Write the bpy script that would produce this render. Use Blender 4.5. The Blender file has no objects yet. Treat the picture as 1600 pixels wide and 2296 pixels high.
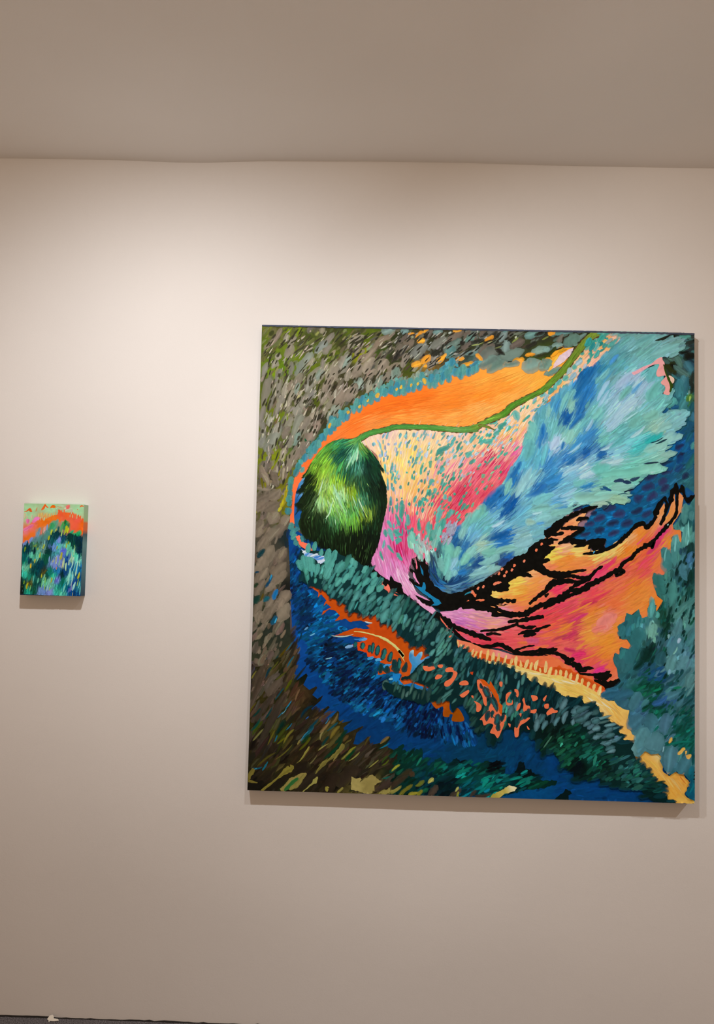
import bpy, bmesh, math, random
import numpy as np
from mathutils import Matrix, Vector
from mathutils.geometry import delaunay_2d_cdt

# ------------------------------------------------------------------ camera, light, exposure
scn = bpy.context.scene
COL = scn.collection
CEIL = 2.7285          # ceiling height, floor at 0, picture wall at y = 0
cd = bpy.data.cameras.new('camera')
cam = bpy.data.objects.new('camera', cd); COL.objects.link(cam)
cd.sensor_fit = 'VERTICAL'; cd.sensor_height = 24.0
cd.lens = 1797.25 / 2296 * 24.0
cr, cu, cf = Vector([0.999525, 0.019108, 0.024174]), Vector([-0.023037, -0.057649, 0.998071]), Vector([-0.020465, 0.998154, 0.057181])
cam.matrix_world = Matrix(((cr.x, cu.x, -cf.x, 0), (cr.y, cu.y, -cf.y, -2.55), (cr.z, cu.z, -cf.z, 1.4436), (0, 0, 0, 1)))
scn.camera = cam

world = bpy.data.worlds.new('room_ambient'); scn.world = world
world.use_nodes = True
world.node_tree.nodes['Background'].inputs[0].default_value = (1.0, 0.63, 0.37, 1)
world.node_tree.nodes['Background'].inputs[1].default_value = 0.44

def spot(loc, target, watt, size_deg, blend, rgb, radius=0.02):
    l = bpy.data.lights.new('track_or_fill_spot', 'SPOT')
    l.energy = watt; l.spot_size = math.radians(size_deg); l.spot_blend = blend
    l.color = rgb; l.shadow_soft_size = radius
    o = bpy.data.objects.new('track_or_fill_spot', l); COL.objects.link(o)
    o.location = loc
    o.rotation_euler = (Vector(target) - Vector(loc)).to_track_quat('-Z', 'Y').to_euler()
    return o
LAMP = (1.0, 0.968, 0.947)
spot((-0.60, -1.20, 2.60), (-0.582, 0, 0.62), 68, 145, 1.0, (1.0, 0.978, 0.975))
spot((0.10, -1.20, 2.60), (1.238, 0, 0.60), 43, 133, 0.95, LAMP)
spot((2.52, -1.20, 2.60), (0.89, 0, 0.30), 76, 41, 0.83, LAMP)
# added fill spot, unseen behind the camera, aimed up to brighten the ceiling
spot((0.1, -3.3, 1.15), (0.1, -1.2, 2.73), 60, 125, 1.0, (1.0, 0.86, 0.74), 0.12)

vs = scn.view_settings
vs.view_transform = 'Standard'; vs.look = 'None'; vs.gamma = 1.0; vs.use_curve_mapping = False
vs.exposure = 0.0

# ------------------------------------------------------------------ helpers
def lin(h):
    c = np.array([float(a) for a in (h.split() if isinstance(h, str) else h)]) / 255.0
    return np.where(c <= .04045, c / 12.92, ((c + .055) / 1.055) ** 2.4)

def mesh_obj(name, verts, faces, mat, parent=None, smooth=False):
    me = bpy.data.meshes.new(name); me.from_pydata([tuple(v) for v in verts], [], [tuple(f) for f in faces])
    me.update(); me.materials.append(mat)
    if smooth: me.polygons.foreach_set('use_smooth', [True] * len(me.polygons))
    o = bpy.data.objects.new(name, me); COL.objects.link(o)
    if parent is not None: o.parent = parent
    return o

def new_mat(name, rough=.6, spec=.3):
    m = bpy.data.materials.new(name); m.use_nodes = True
    b = m.node_tree.nodes['Principled BSDF']
    b.inputs['Roughness'].default_value = rough
    b.inputs['Specular IOR Level'].default_value = spec
    return m, m.node_tree, b

def plaster(name, rgb, rough=.75, var=.03, bump=.12):
    m, nt, b = new_mat(name, rough, .2)
    tc = nt.nodes.new('ShaderNodeTexCoord')
    n1 = nt.nodes.new('ShaderNodeTexNoise'); n1.inputs['Scale'].default_value = 1.3; n1.inputs['Detail'].default_value = 3
    n2 = nt.nodes.new('ShaderNodeTexNoise'); n2.inputs['Scale'].default_value = 260; n2.inputs['Detail'].default_value = 3
    n3 = nt.nodes.new('ShaderNodeTexNoise'); n3.inputs['Scale'].default_value = 14; n3.inputs['Detail'].default_value = 4
    for n in (n1, n2, n3): nt.links.new(tc.outputs['Object'], n.inputs['Vector'])
    ra = nt.nodes.new('ShaderNodeValToRGB')
    ra.color_ramp.elements[0].position = .3; ra.color_ramp.elements[1].position = .7
    ra.color_ramp.elements[0].color = [c * (1 - var) for c in rgb] + [1]
    ra.color_ramp.elements[1].color = [c * (1 + var) for c in rgb] + [1]
    nt.links.new(n1.outputs['Fac'], ra.inputs['Fac']); nt.links.new(ra.outputs['Color'], b.inputs['Base Color'])
    ad = nt.nodes.new('ShaderNodeMath'); ad.operation = 'MULTIPLY_ADD'; ad.inputs[1].default_value = .35
    nt.links.new(n2.outputs['Fac'], ad.inputs[0]); nt.links.new(n3.outputs['Fac'], ad.inputs[2])
    bp = nt.nodes.new('ShaderNodeBump'); bp.inputs['Strength'].default_value = bump; bp.inputs['Distance'].default_value = .004
    nt.links.new(ad.outputs[0], bp.inputs['Height']); nt.links.new(bp.outputs['Normal'], b.inputs['Normal'])
    return m

# ------------------------------------------------------------------ room shell
def wave_ceiling(x):       # the old plaster edge is not straight
    ks = [(-3.2, 0), (-1.08, 0.0), (-.85, .001), (-.75, .004), (-.66, .0062), (-.57, .0058), (-.48, .001), (-.38, -.0035), (-.15, -.005), (0, -.0065), (.28, -.006), (.55, -.0015), (.85, .0005), (3.2, 0)]
    return float(np.interp(x, [k[0] for k in ks], [k[1] for k in ks]))
def grid(name, xs, ys, f, mat, kind=True):
    vs_ = [f(x, y) for y in ys for x in xs]
    nx = len(xs)
    fs = [(j * nx + i, j * nx + i + 1, (j + 1) * nx + i + 1, (j + 1) * nx + i) for j in range(len(ys) - 1) for i in range(nx - 1)]
    o = mesh_obj(name, vs_, fs, mat, smooth=True)
    o['kind'] = 'structure'
    return o
def hump(x, z): return .0016 * math.sin(2.1 * x + .7) * math.sin(1.7 * z + .4) + .0008 * math.sin(5.3 * x - 1.2 + 2 * z)
def wall_f(x, z):          # hand-trowelled plaster: shallow waves low on the wall, flatter where the pictures hang
    k = max(0.0, min(1.0, (.66 - z) / .3)); k = k * k * (3 - 2 * k)
    wv = math.sin(11.5 * z + 1.1 * math.sin(1.7 * x + .6) + .5 * x) * (.6 + .4 * math.sin(2.3 * x + 5 * z)) + .5 * math.sin(3.1 * x - 6 * z + 1)
    return (x, max(0.0, hump(x, z)) * .6 + k * (.0016 + .0011 * wv), z)
M_wall = plaster('wall_paint', (.78, .765, .745), .7)
M_ceil = plaster('ceiling_paint', (.82, .80, .775), .8)
xs = list(np.linspace(-3.2, 3.2, 161))
grid('wall_back', xs, list(np.linspace(-.02, CEIL + .05, 96)), wall_f, M_wall)
ysd = [0.02, 0, -.006, -.012, -.02, -.03, -.045, -.07, -.1, -.15, -.22, -.3, -.45, -.7, -1, -1.5, -2, -3, -4.2]
xs2 = list(np.linspace(-3.2, 3.2, 241))
def ceil_f(x, y):
    d = -y
    return (x, y, CEIL - wave_ceiling(x) * math.exp(-max(d, 0) / .12) + .0 + .004 * math.exp(-(d / .03) ** 2) - .004 * math.exp(-((d - .09) / .07) ** 2))
grid('ceiling', xs2, ysd, ceil_f, M_ceil)
m, nt, b = new_mat('dark_floor_screed', .8, .2); M_floor = m
tc = nt.nodes.new('ShaderNodeTexCoord'); n = nt.nodes.new('ShaderNodeTexNoise'); n.inputs['Scale'].default_value = 300; n.inputs['Detail'].default_value = 6
ra = nt.nodes.new('ShaderNodeValToRGB'); ra.color_ramp.elements[0].color = (.02, .02, .024, 1); ra.color_ramp.elements[1].color = (.27, .255, .27, 1)
ra.color_ramp.elements[0].position = .35; ra.color_ramp.elements[1].position = .72
nt.links.new(tc.outputs['Object'], n.inputs['Vector']); nt.links.new(n.outputs['Fac'], ra.inputs['Fac']); nt.links.new(ra.outputs['Color'], b.inputs['Base Color'])
bp = nt.nodes.new('ShaderNodeBump'); bp.inputs['Strength'].default_value = .5; nt.links.new(n.outputs['Fac'], bp.inputs['Height']); nt.links.new(bp.outputs['Normal'], b.inputs['Normal'])
grid('floor', list(np.linspace(-3.2, 3.2, 33)), [0.02, -.5, -1, -2, -3, -4.2], lambda x, y: (x, y, 0), M_floor)
# ragged dark joint where the plaster stops at the floor
m, nt, b = new_mat('joint_dirt', .9, .1); M_dirt = m
n = nt.nodes.new('ShaderNodeTexNoise'); n.inputs['Scale'].default_value = 60
ra = nt.nodes.new('ShaderNodeValToRGB'); ra.color_ramp.elements[0].color = (.006, .006, .006, 1); ra.color_ramp.elements[1].color = (.05, .045, .04, 1)
nt.links.new(n.outputs['Fac'], ra.inputs['Fac']); nt.links.new(ra.outputs['Color'], b.inputs['Base Color'])
rnd = random.Random(4)
vv, ff = [], []
N = 420
for i in range(N + 1):
    x = -3.2 + 6.4 * i / N
    hgt = (.0022 + .0012 * rnd.random()) if x < -.955 else max(0.0003, rnd.gauss(.0008, .0012))
    vv += [(x, .01, 0), (x, -.0035 - .002 * rnd.random(), 0), (x, -.003 - .001 * rnd.random(), hgt), (x, .01, hgt)]
for i in range(N):
    a, c_ = 4 * i, 4 * i + 4
    ff += [(a + 1, c_ + 1, c_ + 2, a + 2), (a + 2, c_ + 2, c_ + 3, a + 3), (a, c_, c_ + 1, a + 1)]
o = mesh_obj('trim_1', vv, ff, M_dirt); o['kind'] = 'structure'

# ------------------------------------------------------------------ paint engine
def paint_mat():
    m, nt, b = new_mat('acrylic_paint', .55, .06)
    at = nt.nodes.new('ShaderNodeAttribute'); at.attribute_name = 'paint'
    nt.links.new(at.outputs['Color'], b.inputs['Base Color'])
    tc = nt.nodes.new('ShaderNodeTexCoord')
    n = nt.nodes.new('ShaderNodeTexNoise'); n.inputs['Scale'].default_value = 900; n.inputs['Detail'].default_value = 2
    nt.links.new(tc.outputs['Object'], n.inputs['Vector'])
    ad = nt.nodes.new('ShaderNodeMath'); ad.operation = 'MULTIPLY_ADD'; ad.inputs[1].default_value = .35
    nt.links.new(n.outputs['Fac'], ad.inputs[0]); nt.links.new(at.outputs['Alpha'], ad.inputs[2])
    bp = nt.nodes.new('ShaderNodeBump'); bp.inputs['Strength'].default_value = .25; bp.inputs['Distance'].default_value = .0006
    nt.links.new(ad.outputs[0], bp.inputs['Height']); nt.links.new(bp.outputs['Normal'], b.inputs['Normal'])
    return m
M_paint = paint_mat()

def inpoly(px, py, poly):
    c = np.zeros(px.shape, bool)
    n = len(poly); j = n - 1
    for i in range(n):
        (xi, yi), (xj, yj) = poly[i], poly[j]
        if yi != yj:
            c ^= ((yi > py) != (yj > py)) & (px < (xj - xi) * (py - yi) / (yj - yi) + xi)
        j = i
    return c
def nums(s): return np.array([float(t) for t in s.split()])
def ctrl(s):
    t = s.split()
    if len(t) == 3: return None, lin(t)[None]
    return np.array([[float(t[i]), float(t[i + 1])] for i in range(0, len(t), 5)]), np.array([lin(t[i + 2:i + 5]) for i in range(0, len(t), 5)])
def idw(xy, P, V, p, k=0):
    if P is None: return np.repeat(V, len(xy), 0)
    out = np.empty((len(xy), V.shape[1]))
    for a in range(0, len(xy), 4000):
        d = ((xy[a:a+4000, None] - P[None]) ** 2).sum(2) + 1e-3
        w = d ** (-p / 2)
        out[a:a+4000] = (w @ V) / w.sum(1, keepdims=True)
    return out

class Canvas:
    """Lays strokes over one another on a W x H sheet (integer units of `unit` metres); each stroke sits a few microns
    above whatever it covers, so the layers are real relief."""
    def __init__(s, W, H, unit, seed):
        s.W, s.H, s.unit = W / unit, H / unit, unit
        s.rng = np.random.default_rng(seed)
        s.mmu = .001 / unit                      # units per millimetre
        s.cell = 4 * s.mmu
        s.lv = np.zeros((int(s.H / s.cell) + 3, int(s.W / s.cell) + 3), np.int32)
        s.under = np.full(s.lv.shape + (3,), .2)      # what is on the sheet so far, for wet-in-wet edges
        s.soft = 0.0
        s.parts = []; s.cur = None
    def part(s, name, stuff, soft=0.0):
        s.soft = soft
        if any(p['name'] == name for p in s.parts):
            s.cur = next(p for p in s.parts if p['name'] == name); return
        s.cur = dict(name=name, stuff=stuff, v=[], c=[], f3=[], f4=[], n=0); s.parts.append(s.cur)
    def level(s, xy):
        ix = np.clip((xy[:, 0] / s.cell).astype(int), 0, s.lv.shape[1] - 2); iy = np.clip((xy[:, 1] / s.cell).astype(int), 0, s.lv.shape[0] - 2)
        y0, y1, x0, x1 = iy.min(), iy.max(), ix.min(), ix.max()
        if (y1 - y0) < 7 and (x1 - x0) < 7:
            b = s.lv[max(y0 - 1, 0):y1 + 2, max(x0 - 1, 0):x1 + 2]
            l = int(b.max()) + 1; b[:] = l
            return l
        l = 0
        for dy in (-1, 0, 1):
            for dx in (-1, 0, 1): l = max(l, int(s.lv[np.maximum(iy + dy, 0), np.maximum(ix + dx, 0)].max()))
        l += 1
        for dy in (-1, 0, 1):
            for dx in (-1, 0, 1): s.lv[np.maximum(iy + dy, 0), np.maximum(ix + dx, 0)] = l
        return l
    def cells(s, xy):
        return (np.clip((xy[:, 1] / s.cell).astype(int), 0, s.lv.shape[0] - 2), np.clip((xy[:, 0] / s.cell).astype(int), 0, s.lv.shape[1] - 2))
    def add(s, xy, col, h, faces, tri, edge=None):
        xy = xy.copy(); l = s.level(xy)
        iy, ix = s.cells(xy)
        if edge is not None: col = col * (1 - edge[:, None]) + s.under[iy, ix] * edge[:, None]
        s.under[iy, ix] = col
        xy[:, 0] = np.clip(xy[:, 0], 0, s.W); xy[:, 1] = np.clip(xy[:, 1], 0, s.H)
        c = s.cur
        c['v'].append(np.column_stack([xy * s.unit, np.full(len(xy), l)]))
        c['c'].append(np.column_stack([np.clip(col, .0008, .95), h]))
        (c['f3'] if tri else c['f4']).append(faces + c['n']); c['n'] += len(xy)
    # filled shape
    def G(s, pts, cs, jag, smooth, mott):
        a = nums(pts).reshape(-1, 2); P, V = ctrl(cs)
        if smooth:
            n = len(a); o = []
            for i in range(n):
                p0, p1, p2, p3 = a[i - 1], a[i], a[(i + 1) % n], a[(i + 2) % n]
                for t in (0, .34, .67):
                    o.append(.5 * (2 * p1 + (p2 - p0) * t + (2 * p0 - 5 * p1 + 4 * p2 - p3) * t * t + (3 * p1 - p0 - 3 * p2 + p3) * t ** 3))
            a = np.array(o)
        st = 5 * s.mmu if jag else 9 * s.mmu
        o = []
        for i in range(len(a)):
            p, q = a[i], a[(i + 1) % len(a)]; L = np.hypot(*(q - p)); k = max(1, int(L / st))
            nv = np.array([-(q - p)[1], (q - p)[0]]) / (L + 1e-6)
            for t in range(k):
                e = p + (q - p) * t / k
                if jag and t: e = e + nv * s.rng.normal() * jag * 1.1 * s.mmu * min(1, L / (8 * s.mmu))
                o.append(e)
        a = np.array(o)
        if ((a[:, 0] * np.roll(a[:, 1], -1) - a[:, 1] * np.roll(a[:, 0], -1)).sum()) < 0: a = a[::-1]
        gp = 8 * s.mmu
        gx, gy = np.meshgrid(np.arange(a[:, 0].min(), a[:, 0].max(), gp), np.arange(a[:, 1].min(), a[:, 1].max(), gp))
        g = np.column_stack([gx.ravel(), gy.ravel()]) + s.rng.uniform(-.3, .3, (gx.size, 2)) * gp
        g = g[inpoly(g[:, 0], g[:, 1], a)] if len(g) else g
        vv = [Vector(map(float, p)) for p in np.vstack([a, g])]
        r = delaunay_2d_cdt(vv, [], [list(range(len(a)))], 1, 1e-4)
        xy = np.array([tuple(v) for v in r[0]]); fc = np.array([f for f in r[2] if len(f) == 3])
        if not len(fc): return
        col = idw(xy, P, V, 3.0) * np.exp(s.rng.normal(size=(len(xy), 1)) * mott)
        s.add(xy, col, s.rng.uniform(.3, .5, len(xy)), fc, True)
        x0, y0 = np.maximum((a.min(0) / s.cell).astype(int), 0); x1, y1 = (a.max(0) / s.cell).astype(int) + 1
        cy, cx = np.mgrid[y0:min(y1, s.lv.shape[0] - 1), x0:min(x1, s.lv.shape[1] - 1)]
        cc = np.column_stack([cx.ravel() + .5, cy.ravel() + .5]) * s.cell
        m = inpoly(cc[:, 0], cc[:, 1], a)
        if m.any(): s.under[cy.ravel()[m], cx.ravel()[m]] = idw(cc[m], P, V, 3.0)
    # ribbons: centre lines (n,k,2), widths (n,k), colours (n,3)
    def ribbon(s, cl, wd, col, cols, streak, rim):
        n, k, _ = cl.shape
        t = np.gradient(cl, axis=1); t /= np.linalg.norm(t, axis=2, keepdims=True) + 1e-9
        nr = np.stack([-t[..., 1], t[..., 0]], 2)
        u = np.linspace(-1, 1, cols)
        xy = cl[:, :, None] + nr[:, :, None] * (wd[:, :, None] * .5 * u)[..., None]
        st = np.exp(s.rng.normal(size=(n, 1, cols)) * streak) * np.exp(s.rng.normal(size=(n, k, cols)) * streak * .35)
        sh = st
        if rim:
            e = 1 - rim * np.clip(np.abs(u), 0, 1) ** 2
            al = 1 - .55 * rim * np.abs(np.linspace(-.8, 1, k)) ** 1.5
            sh = st * e[None, None] * al[None, :, None]
        cc = col[:, None, None] * sh[..., None]
        if cols > 2:                                  # the two long edges wander independently
            e = s.rng.normal(size=(n, k + 2, 2)); e = (e[:, :-2] + e[:, 1:-1] * 2 + e[:, 2:]) * .25
            ed = e * .075 * wd[:, :, None]
            xy[:, :, 0] += nr * ed[:, :, :1]; xy[:, :, -1] += nr * ed[:, :, 1:]
        eg = None
        if s.soft:
            au = np.where(np.abs(u) > .95, 1.0, np.where(np.abs(u) > .55, .38, .0)) if cols > 2 else np.array([.5, .5])
            at_ = np.clip(np.abs(np.linspace(-1, 1, k)) * 1.6 - .75, 0, .9)
            at_ = at_[None] * s.rng.uniform(.4, 1.1, (n, 1))
            eg = np.clip(1 - (1 - au[None, None]) * (1 - at_[:, :, None]), 0, 1) * s.soft
            eg = np.broadcast_to(eg, (n, k, cols)).reshape(n, -1)
        idx = np.arange(k * cols).reshape(k, cols)
        q = np.stack([idx[:-1, :-1], idx[:-1, 1:], idx[1:, 1:], idx[1:, :-1]], -1).reshape(-1, 4)
        hh = np.clip(.5 + 1.6 * (st - 1), 0, 1) * (.6 + .4 * (1 - u ** 2))[None, None]
        xy = xy.reshape(n, -1, 2); cc = cc.reshape(n, -1, 3); hh = hh.reshape(n, -1)
        for i in range(n): s.add(xy[i], cc[i], hh[i], q, False, None if eg is None else eg[i])
    def prof(s, shape, k, n):
        """(n, k) relative widths: blunt, uneven strokes (0), fuller leaves (1), hairs (2)"""
        t = np.linspace(-1, 1, k)[None]
        if shape == 2: return np.repeat(np.maximum(np.minimum((1 + t) * 2.2, (1 - t) * 1.1), .06).clip(0, 1), n, 0)
        e = s.rng.uniform(2.2, 4.5, (n, 1)) if shape == 0 else s.rng.uniform(1.9, 3.0, (n, 1))
        sk = s.rng.normal(size=(n, 1)) * (.28 if shape == 0 else .2)            # heavier at one end
        w = np.maximum(1 - np.abs(t) ** e, 0) ** .5 * (1 + sk * t)
        w = w * (1 + .10 * np.sin(2.6 * t + s.rng.uniform(0, 6.3, (n, 1))))
        return w * .98 + .03
    def F(s, reg, fl, cs, cov, ln, wd, jit, inside, lv, rim, mix, shape):
        a = nums(reg).reshape(-1, 2); P, V = ctrl(cs); f = nums(fl).reshape(-1, 3)
        A2 = np.radians(f[:, 2]) * 2; FV = np.column_stack([np.cos(A2), np.sin(A2)])
        area = abs((a[:, 0] * np.roll(a[:, 1], -1) - a[:, 1] * np.roll(a[:, 0], -1)).sum()) / 2
        n = int(cov * area / (ln * wd * .75)) + 1
        lo, hi = a.min(0), a.max(0)
        p = np.empty((0, 2))
        while len(p) < n:
            c = s.rng.uniform(lo, hi, (n * 2, 2)); p = np.vstack([p, c[inpoly(c[:, 0], c[:, 1], a)]])
        p = p[:n]
        def ang(q):
            v = idw(q, f[:, :2], FV, 2.5); return .5 * np.arctan2(v[:, 1], v[:, 0])
        k = 7 if shape < 2 else 5
        L = ln * np.exp(s.rng.normal(size=n) * lv); Wd = wd * np.exp(s.rng.normal(size=n) * lv * .6)
        aj = s.rng.normal(size=n) * (.13 if shape < 2 else .06)
        h = (k - 1) // 2; ctr = [p]
        for sg in (1, -1):
            q = p.copy()
            for i in range(h):
                t = ang(q) + aj; q = q + sg * (L / (k - 1))[:, None] * np.column_stack([np.cos(t), np.sin(t)])
                ctr = ctr + [q] if sg > 0 else [q] + ctr
        cl = np.stack(ctr, 1)
        keep = np.ones(n, bool)
        if inside:
            for e in (0, -1): keep &= inpoly(cl[:, e, 0], cl[:, e, 1], a)
        cp = p + s.rng.normal(size=p.shape) * mix * (26 * s.mmu if s.W > 1000 * s.mmu else 8 * s.mmu)
        col = idw(cp, P, V, 6.0) * np.exp(s.rng.normal(size=(n, 1)) * jit * 1.4 + s.rng.normal(size=(n, 3)) * jit * .35)
        w = s.prof(shape, k, n) * Wd[:, None]
        cl, w, col = cl[keep], w[keep], col[keep]
        s.ribbon(cl, w, col, 5 if shape < 2 else 2, .13 if shape < 2 else .05, rim)
    def S(s, pts, cs, rough):
        a = nums(pts).reshape(-1, 3); P, V = ctrl(cs)
        o = []
        for i in range(len(a) - 1):
            p0, p1, p2, p3 = a[max(i - 1, 0)], a[i], a[i + 1], a[min(i + 2, len(a) - 1)]
            k = max(2, int(np.hypot(*(p2 - p1)[:2]) / (3.2 * s.mmu)))
            for t in np.arange(k) / k:
                o.append(.5 * (2 * p1 + (p2 - p0) * t + (2 * p0 - 5 * p1 + 4 * p2 - p3) * t * t + (3 * p1 - p0 - 3 * p2 + p3) * t ** 3))
        o.append(a[-1]); o = np.array(o); k = len(o)
        w = np.maximum(o[:, 2], .5 * s.mmu)
        z = s.rng.normal(size=k + 2); z = (z[:-2] + z[1:-1] * 1.4 + z[2:]) * .42
        w = w * np.exp(z * rough * .6)
        d = np.minimum(np.arange(k), np.arange(k)[::-1]); w = w * np.where(d == 0, .35, np.where(d == 1, .85, 1))
        z = s.rng.normal(size=(k + 2, 2)); cl = o[:, :2] + (z[:-2] + z[1:-1] + z[2:]) * .5 * rough * 1.3 * s.mmu
        if P is None:
            keep = s.soft; s.soft = 0.0; s.ribbon(cl[None], w[None], V, 4, .12, 0); s.soft = keep
        else:
            t = np.gradient(cl, axis=0); t /= np.linalg.norm(t, axis=1, keepdims=True) + 1e-9
            nr = np.stack([-t[:, 1], t[:, 0]], 1); u = np.linspace(-1, 1, 5)
            xy = (cl[:, None] + nr[:, None] * (w[:, None] * .5 * u)[..., None]).reshape(-1, 2)
            c = idw(xy, P, V, 3) * np.exp(np.tile(s.rng.normal(size=5) * .1, k) + s.rng.normal(size=5 * k) * .07)[:, None]
            idx = np.arange(k * 5).reshape(k, 5)
            q = np.stack([idx[:-1, :-1], idx[:-1, 1:], idx[1:, 1:], idx[1:, :-1]], -1).reshape(-1, 4)
            s.add(xy, c, s.rng.uniform(.3, .7, len(xy)), q, False)
    def D(s, ds, rim, shape):
        t = ds.split(); n = len(t) // 8
        v = np.array([[float(x) for x in t[i * 8:i * 8 + 5]] for i in range(n)]); col = np.array([lin(t[i * 8 + 5:i * 8 + 8]) for i in range(n)])
        k = 11; th = np.radians(v[:, 2]); bend = s.rng.normal(size=n) * .22
        tt = np.linspace(-.5, .5, k)
        ax = np.column_stack([np.cos(th), np.sin(th)]); ay = np.column_stack([-np.sin(th), np.cos(th)])
        cl = v[:, None, :2] + ax[:, None] * (tt[None] * v[:, 3:4])[..., None] + ay[:, None] * ((tt[None] ** 2 - .08) * (bend * v[:, 3])[:, None])[..., None]
        w = s.prof(shape, k, n) * v[:, 4:5] * np.exp(s.rng.normal(size=(n, k)) * .06)
        s.ribbon(cl, w, col, 6, .13, rim)
    def run(s, ops):
        for o in ops:
            if o[0] == 'M': s.part(*o[1:])
            else: getattr(s, o[0])(*o[1:])
    def build(s, parent, dy, step=.000006):
        face = None                                   # the painted face is a part, its motifs sub-parts
        for c in s.parts:
            v = np.vstack(c['v']); v[:, 2] = v[:, 2] * step
            co = np.column_stack([v[:, 0], -v[:, 2], v[:, 1]]).astype(np.float32)      # x, out of the wall, up
            f3 = np.vstack(c['f3']) if c['f3'] else np.empty((0, 3), int); f4 = np.vstack(c['f4']) if c['f4'] else np.empty((0, 4), int)
            me = bpy.data.meshes.new(c['name'])
            me.vertices.add(len(co)); me.vertices.foreach_set('co', co.ravel())
            nl = f3.size + f4.size; me.loops.add(nl); me.loops.foreach_set('vertex_index', np.concatenate([f3.ravel(), f4.ravel()]).astype(np.int32))
            npoly = len(f3) + len(f4); me.polygons.add(npoly)
            ls = np.concatenate([np.arange(len(f3)) * 3, f3.size + np.arange(len(f4)) * 4]).astype(np.int32)
            me.polygons.foreach_set('loop_start', ls)
            me.update(calc_edges=True)
            at = me.color_attributes.new('paint', 'FLOAT_COLOR', 'POINT')
            at.data.foreach_set('color', np.vstack(c['c']).astype(np.float32).ravel())
            me.materials.append(M_paint)
            o = bpy.data.objects.new(c['name'], me); COL.objects.link(o)
            o.parent = parent if face is None else face
            if face is None: face = o
            if c['stuff']: o['kind'] = 'stuff'
        face.location.y = dy

# ------------------------------------------------------------------ canvases
def canvas_mat(name):
    m, nt, b = new_mat(name, .7, .2)
    at = nt.nodes.new('ShaderNodeAttribute'); at.attribute_name = 'paint'
    nt.links.new(at.outputs['Color'], b.inputs['Base Color'])
    w = nt.nodes.new('ShaderNodeTexNoise'); w.inputs['Scale'].default_value = 1200
    tc = nt.nodes.new('ShaderNodeTexCoord'); nt.links.new(tc.outputs['Object'], w.inputs['Vector'])
    bp = nt.nodes.new('ShaderNodeBump'); bp.inputs['Strength'].default_value = .3; bp.inputs['Distance'].default_value = .0005
    nt.links.new(w.outputs['Fac'], bp.inputs['Height']); nt.links.new(bp.outputs['Normal'], b.inputs['Normal'])
    return m
M_canvas = canvas_mat('stretched_canvas')

def stretched_canvas(root, W, H, T, right, left, top, bottom):
    """box with slightly rounded front edges; the sides carry the paint that runs round the edge"""
    N = 40; r = .0022
    bm = bmesh.new(); cl = bm.verts.layers.float_color.new('paint')
    def sample(stops, t): return [np.interp(t, [a for a, _ in stops], [lin(h)[k] for _, h in stops]) for k in range(3)] + [.5]
    def V(x, y, z, c):
        v = bm.verts.new((x, y, z)); v[cl] = c; return v
    def strip(pts_fn, stops):
        prev = None
        for i in range(N + 1):
            t = i / N; c = sample(stops, t); row = [V(*q, c) for q in pts_fn(t)]
            if prev:
                for a in range(len(row) - 1): bm.faces.new((prev[a], row[a], row[a + 1], prev[a + 1]))
            prev = row
    F0 = -T
    strip(lambda t: [(W, 0, t * H), (W, F0 + r, t * H), (W - r * .3, F0 + r * .3, t * H), (W - r, F0, t * H)], right)
    strip(lambda t: [(0, 0, t * H), (0, F0 + r, t * H), (r * .3, F0 + r * .3, t * H), (r, F0, t * H)], left)
    strip(lambda t: [(t * W, 0, H), (t * W, F0 + r, H), (t * W, F0 + r * .3, H - r * .3), (t * W, F0, H - r)], top)
    strip(lambda t: [(t * W, 0, 0), (t * W, F0 + r, 0), (t * W, F0 + r * .3, r * .3), (t * W, F0, r)], bottom)
    g = [.5, .5, .5, .5]
    bm.faces.new([V(r, F0, r, g), V(W - r, F0, r, g), V(W - r, F0, H - r, g), V(r, F0, H - r, g)])
    bm.faces.new([V(0, 0, 0, g), V(0, 0, H, g), V(W, 0, H, g), V(W, 0, 0, g)])
    bmesh.ops.recalc_face_normals(bm, faces=bm.faces)
    me = bpy.data.meshes.new('canvas'); bm.to_mesh(me); bm.free(); me.materials.append(M_canvas)
    o = bpy.data.objects.new('canvas', me); COL.objects.link(o); o.parent = root
    return o

def thing(name, loc, label, cat, group=None, rot=0.0):
    e = bpy.data.objects.new(name, None); COL.objects.link(e); e.empty_display_size = .1
    e.location = loc; e.rotation_euler = (0, rot, 0); e['label'] = label; e['category'] = cat
    if group: e['group'] = group
    return e

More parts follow.
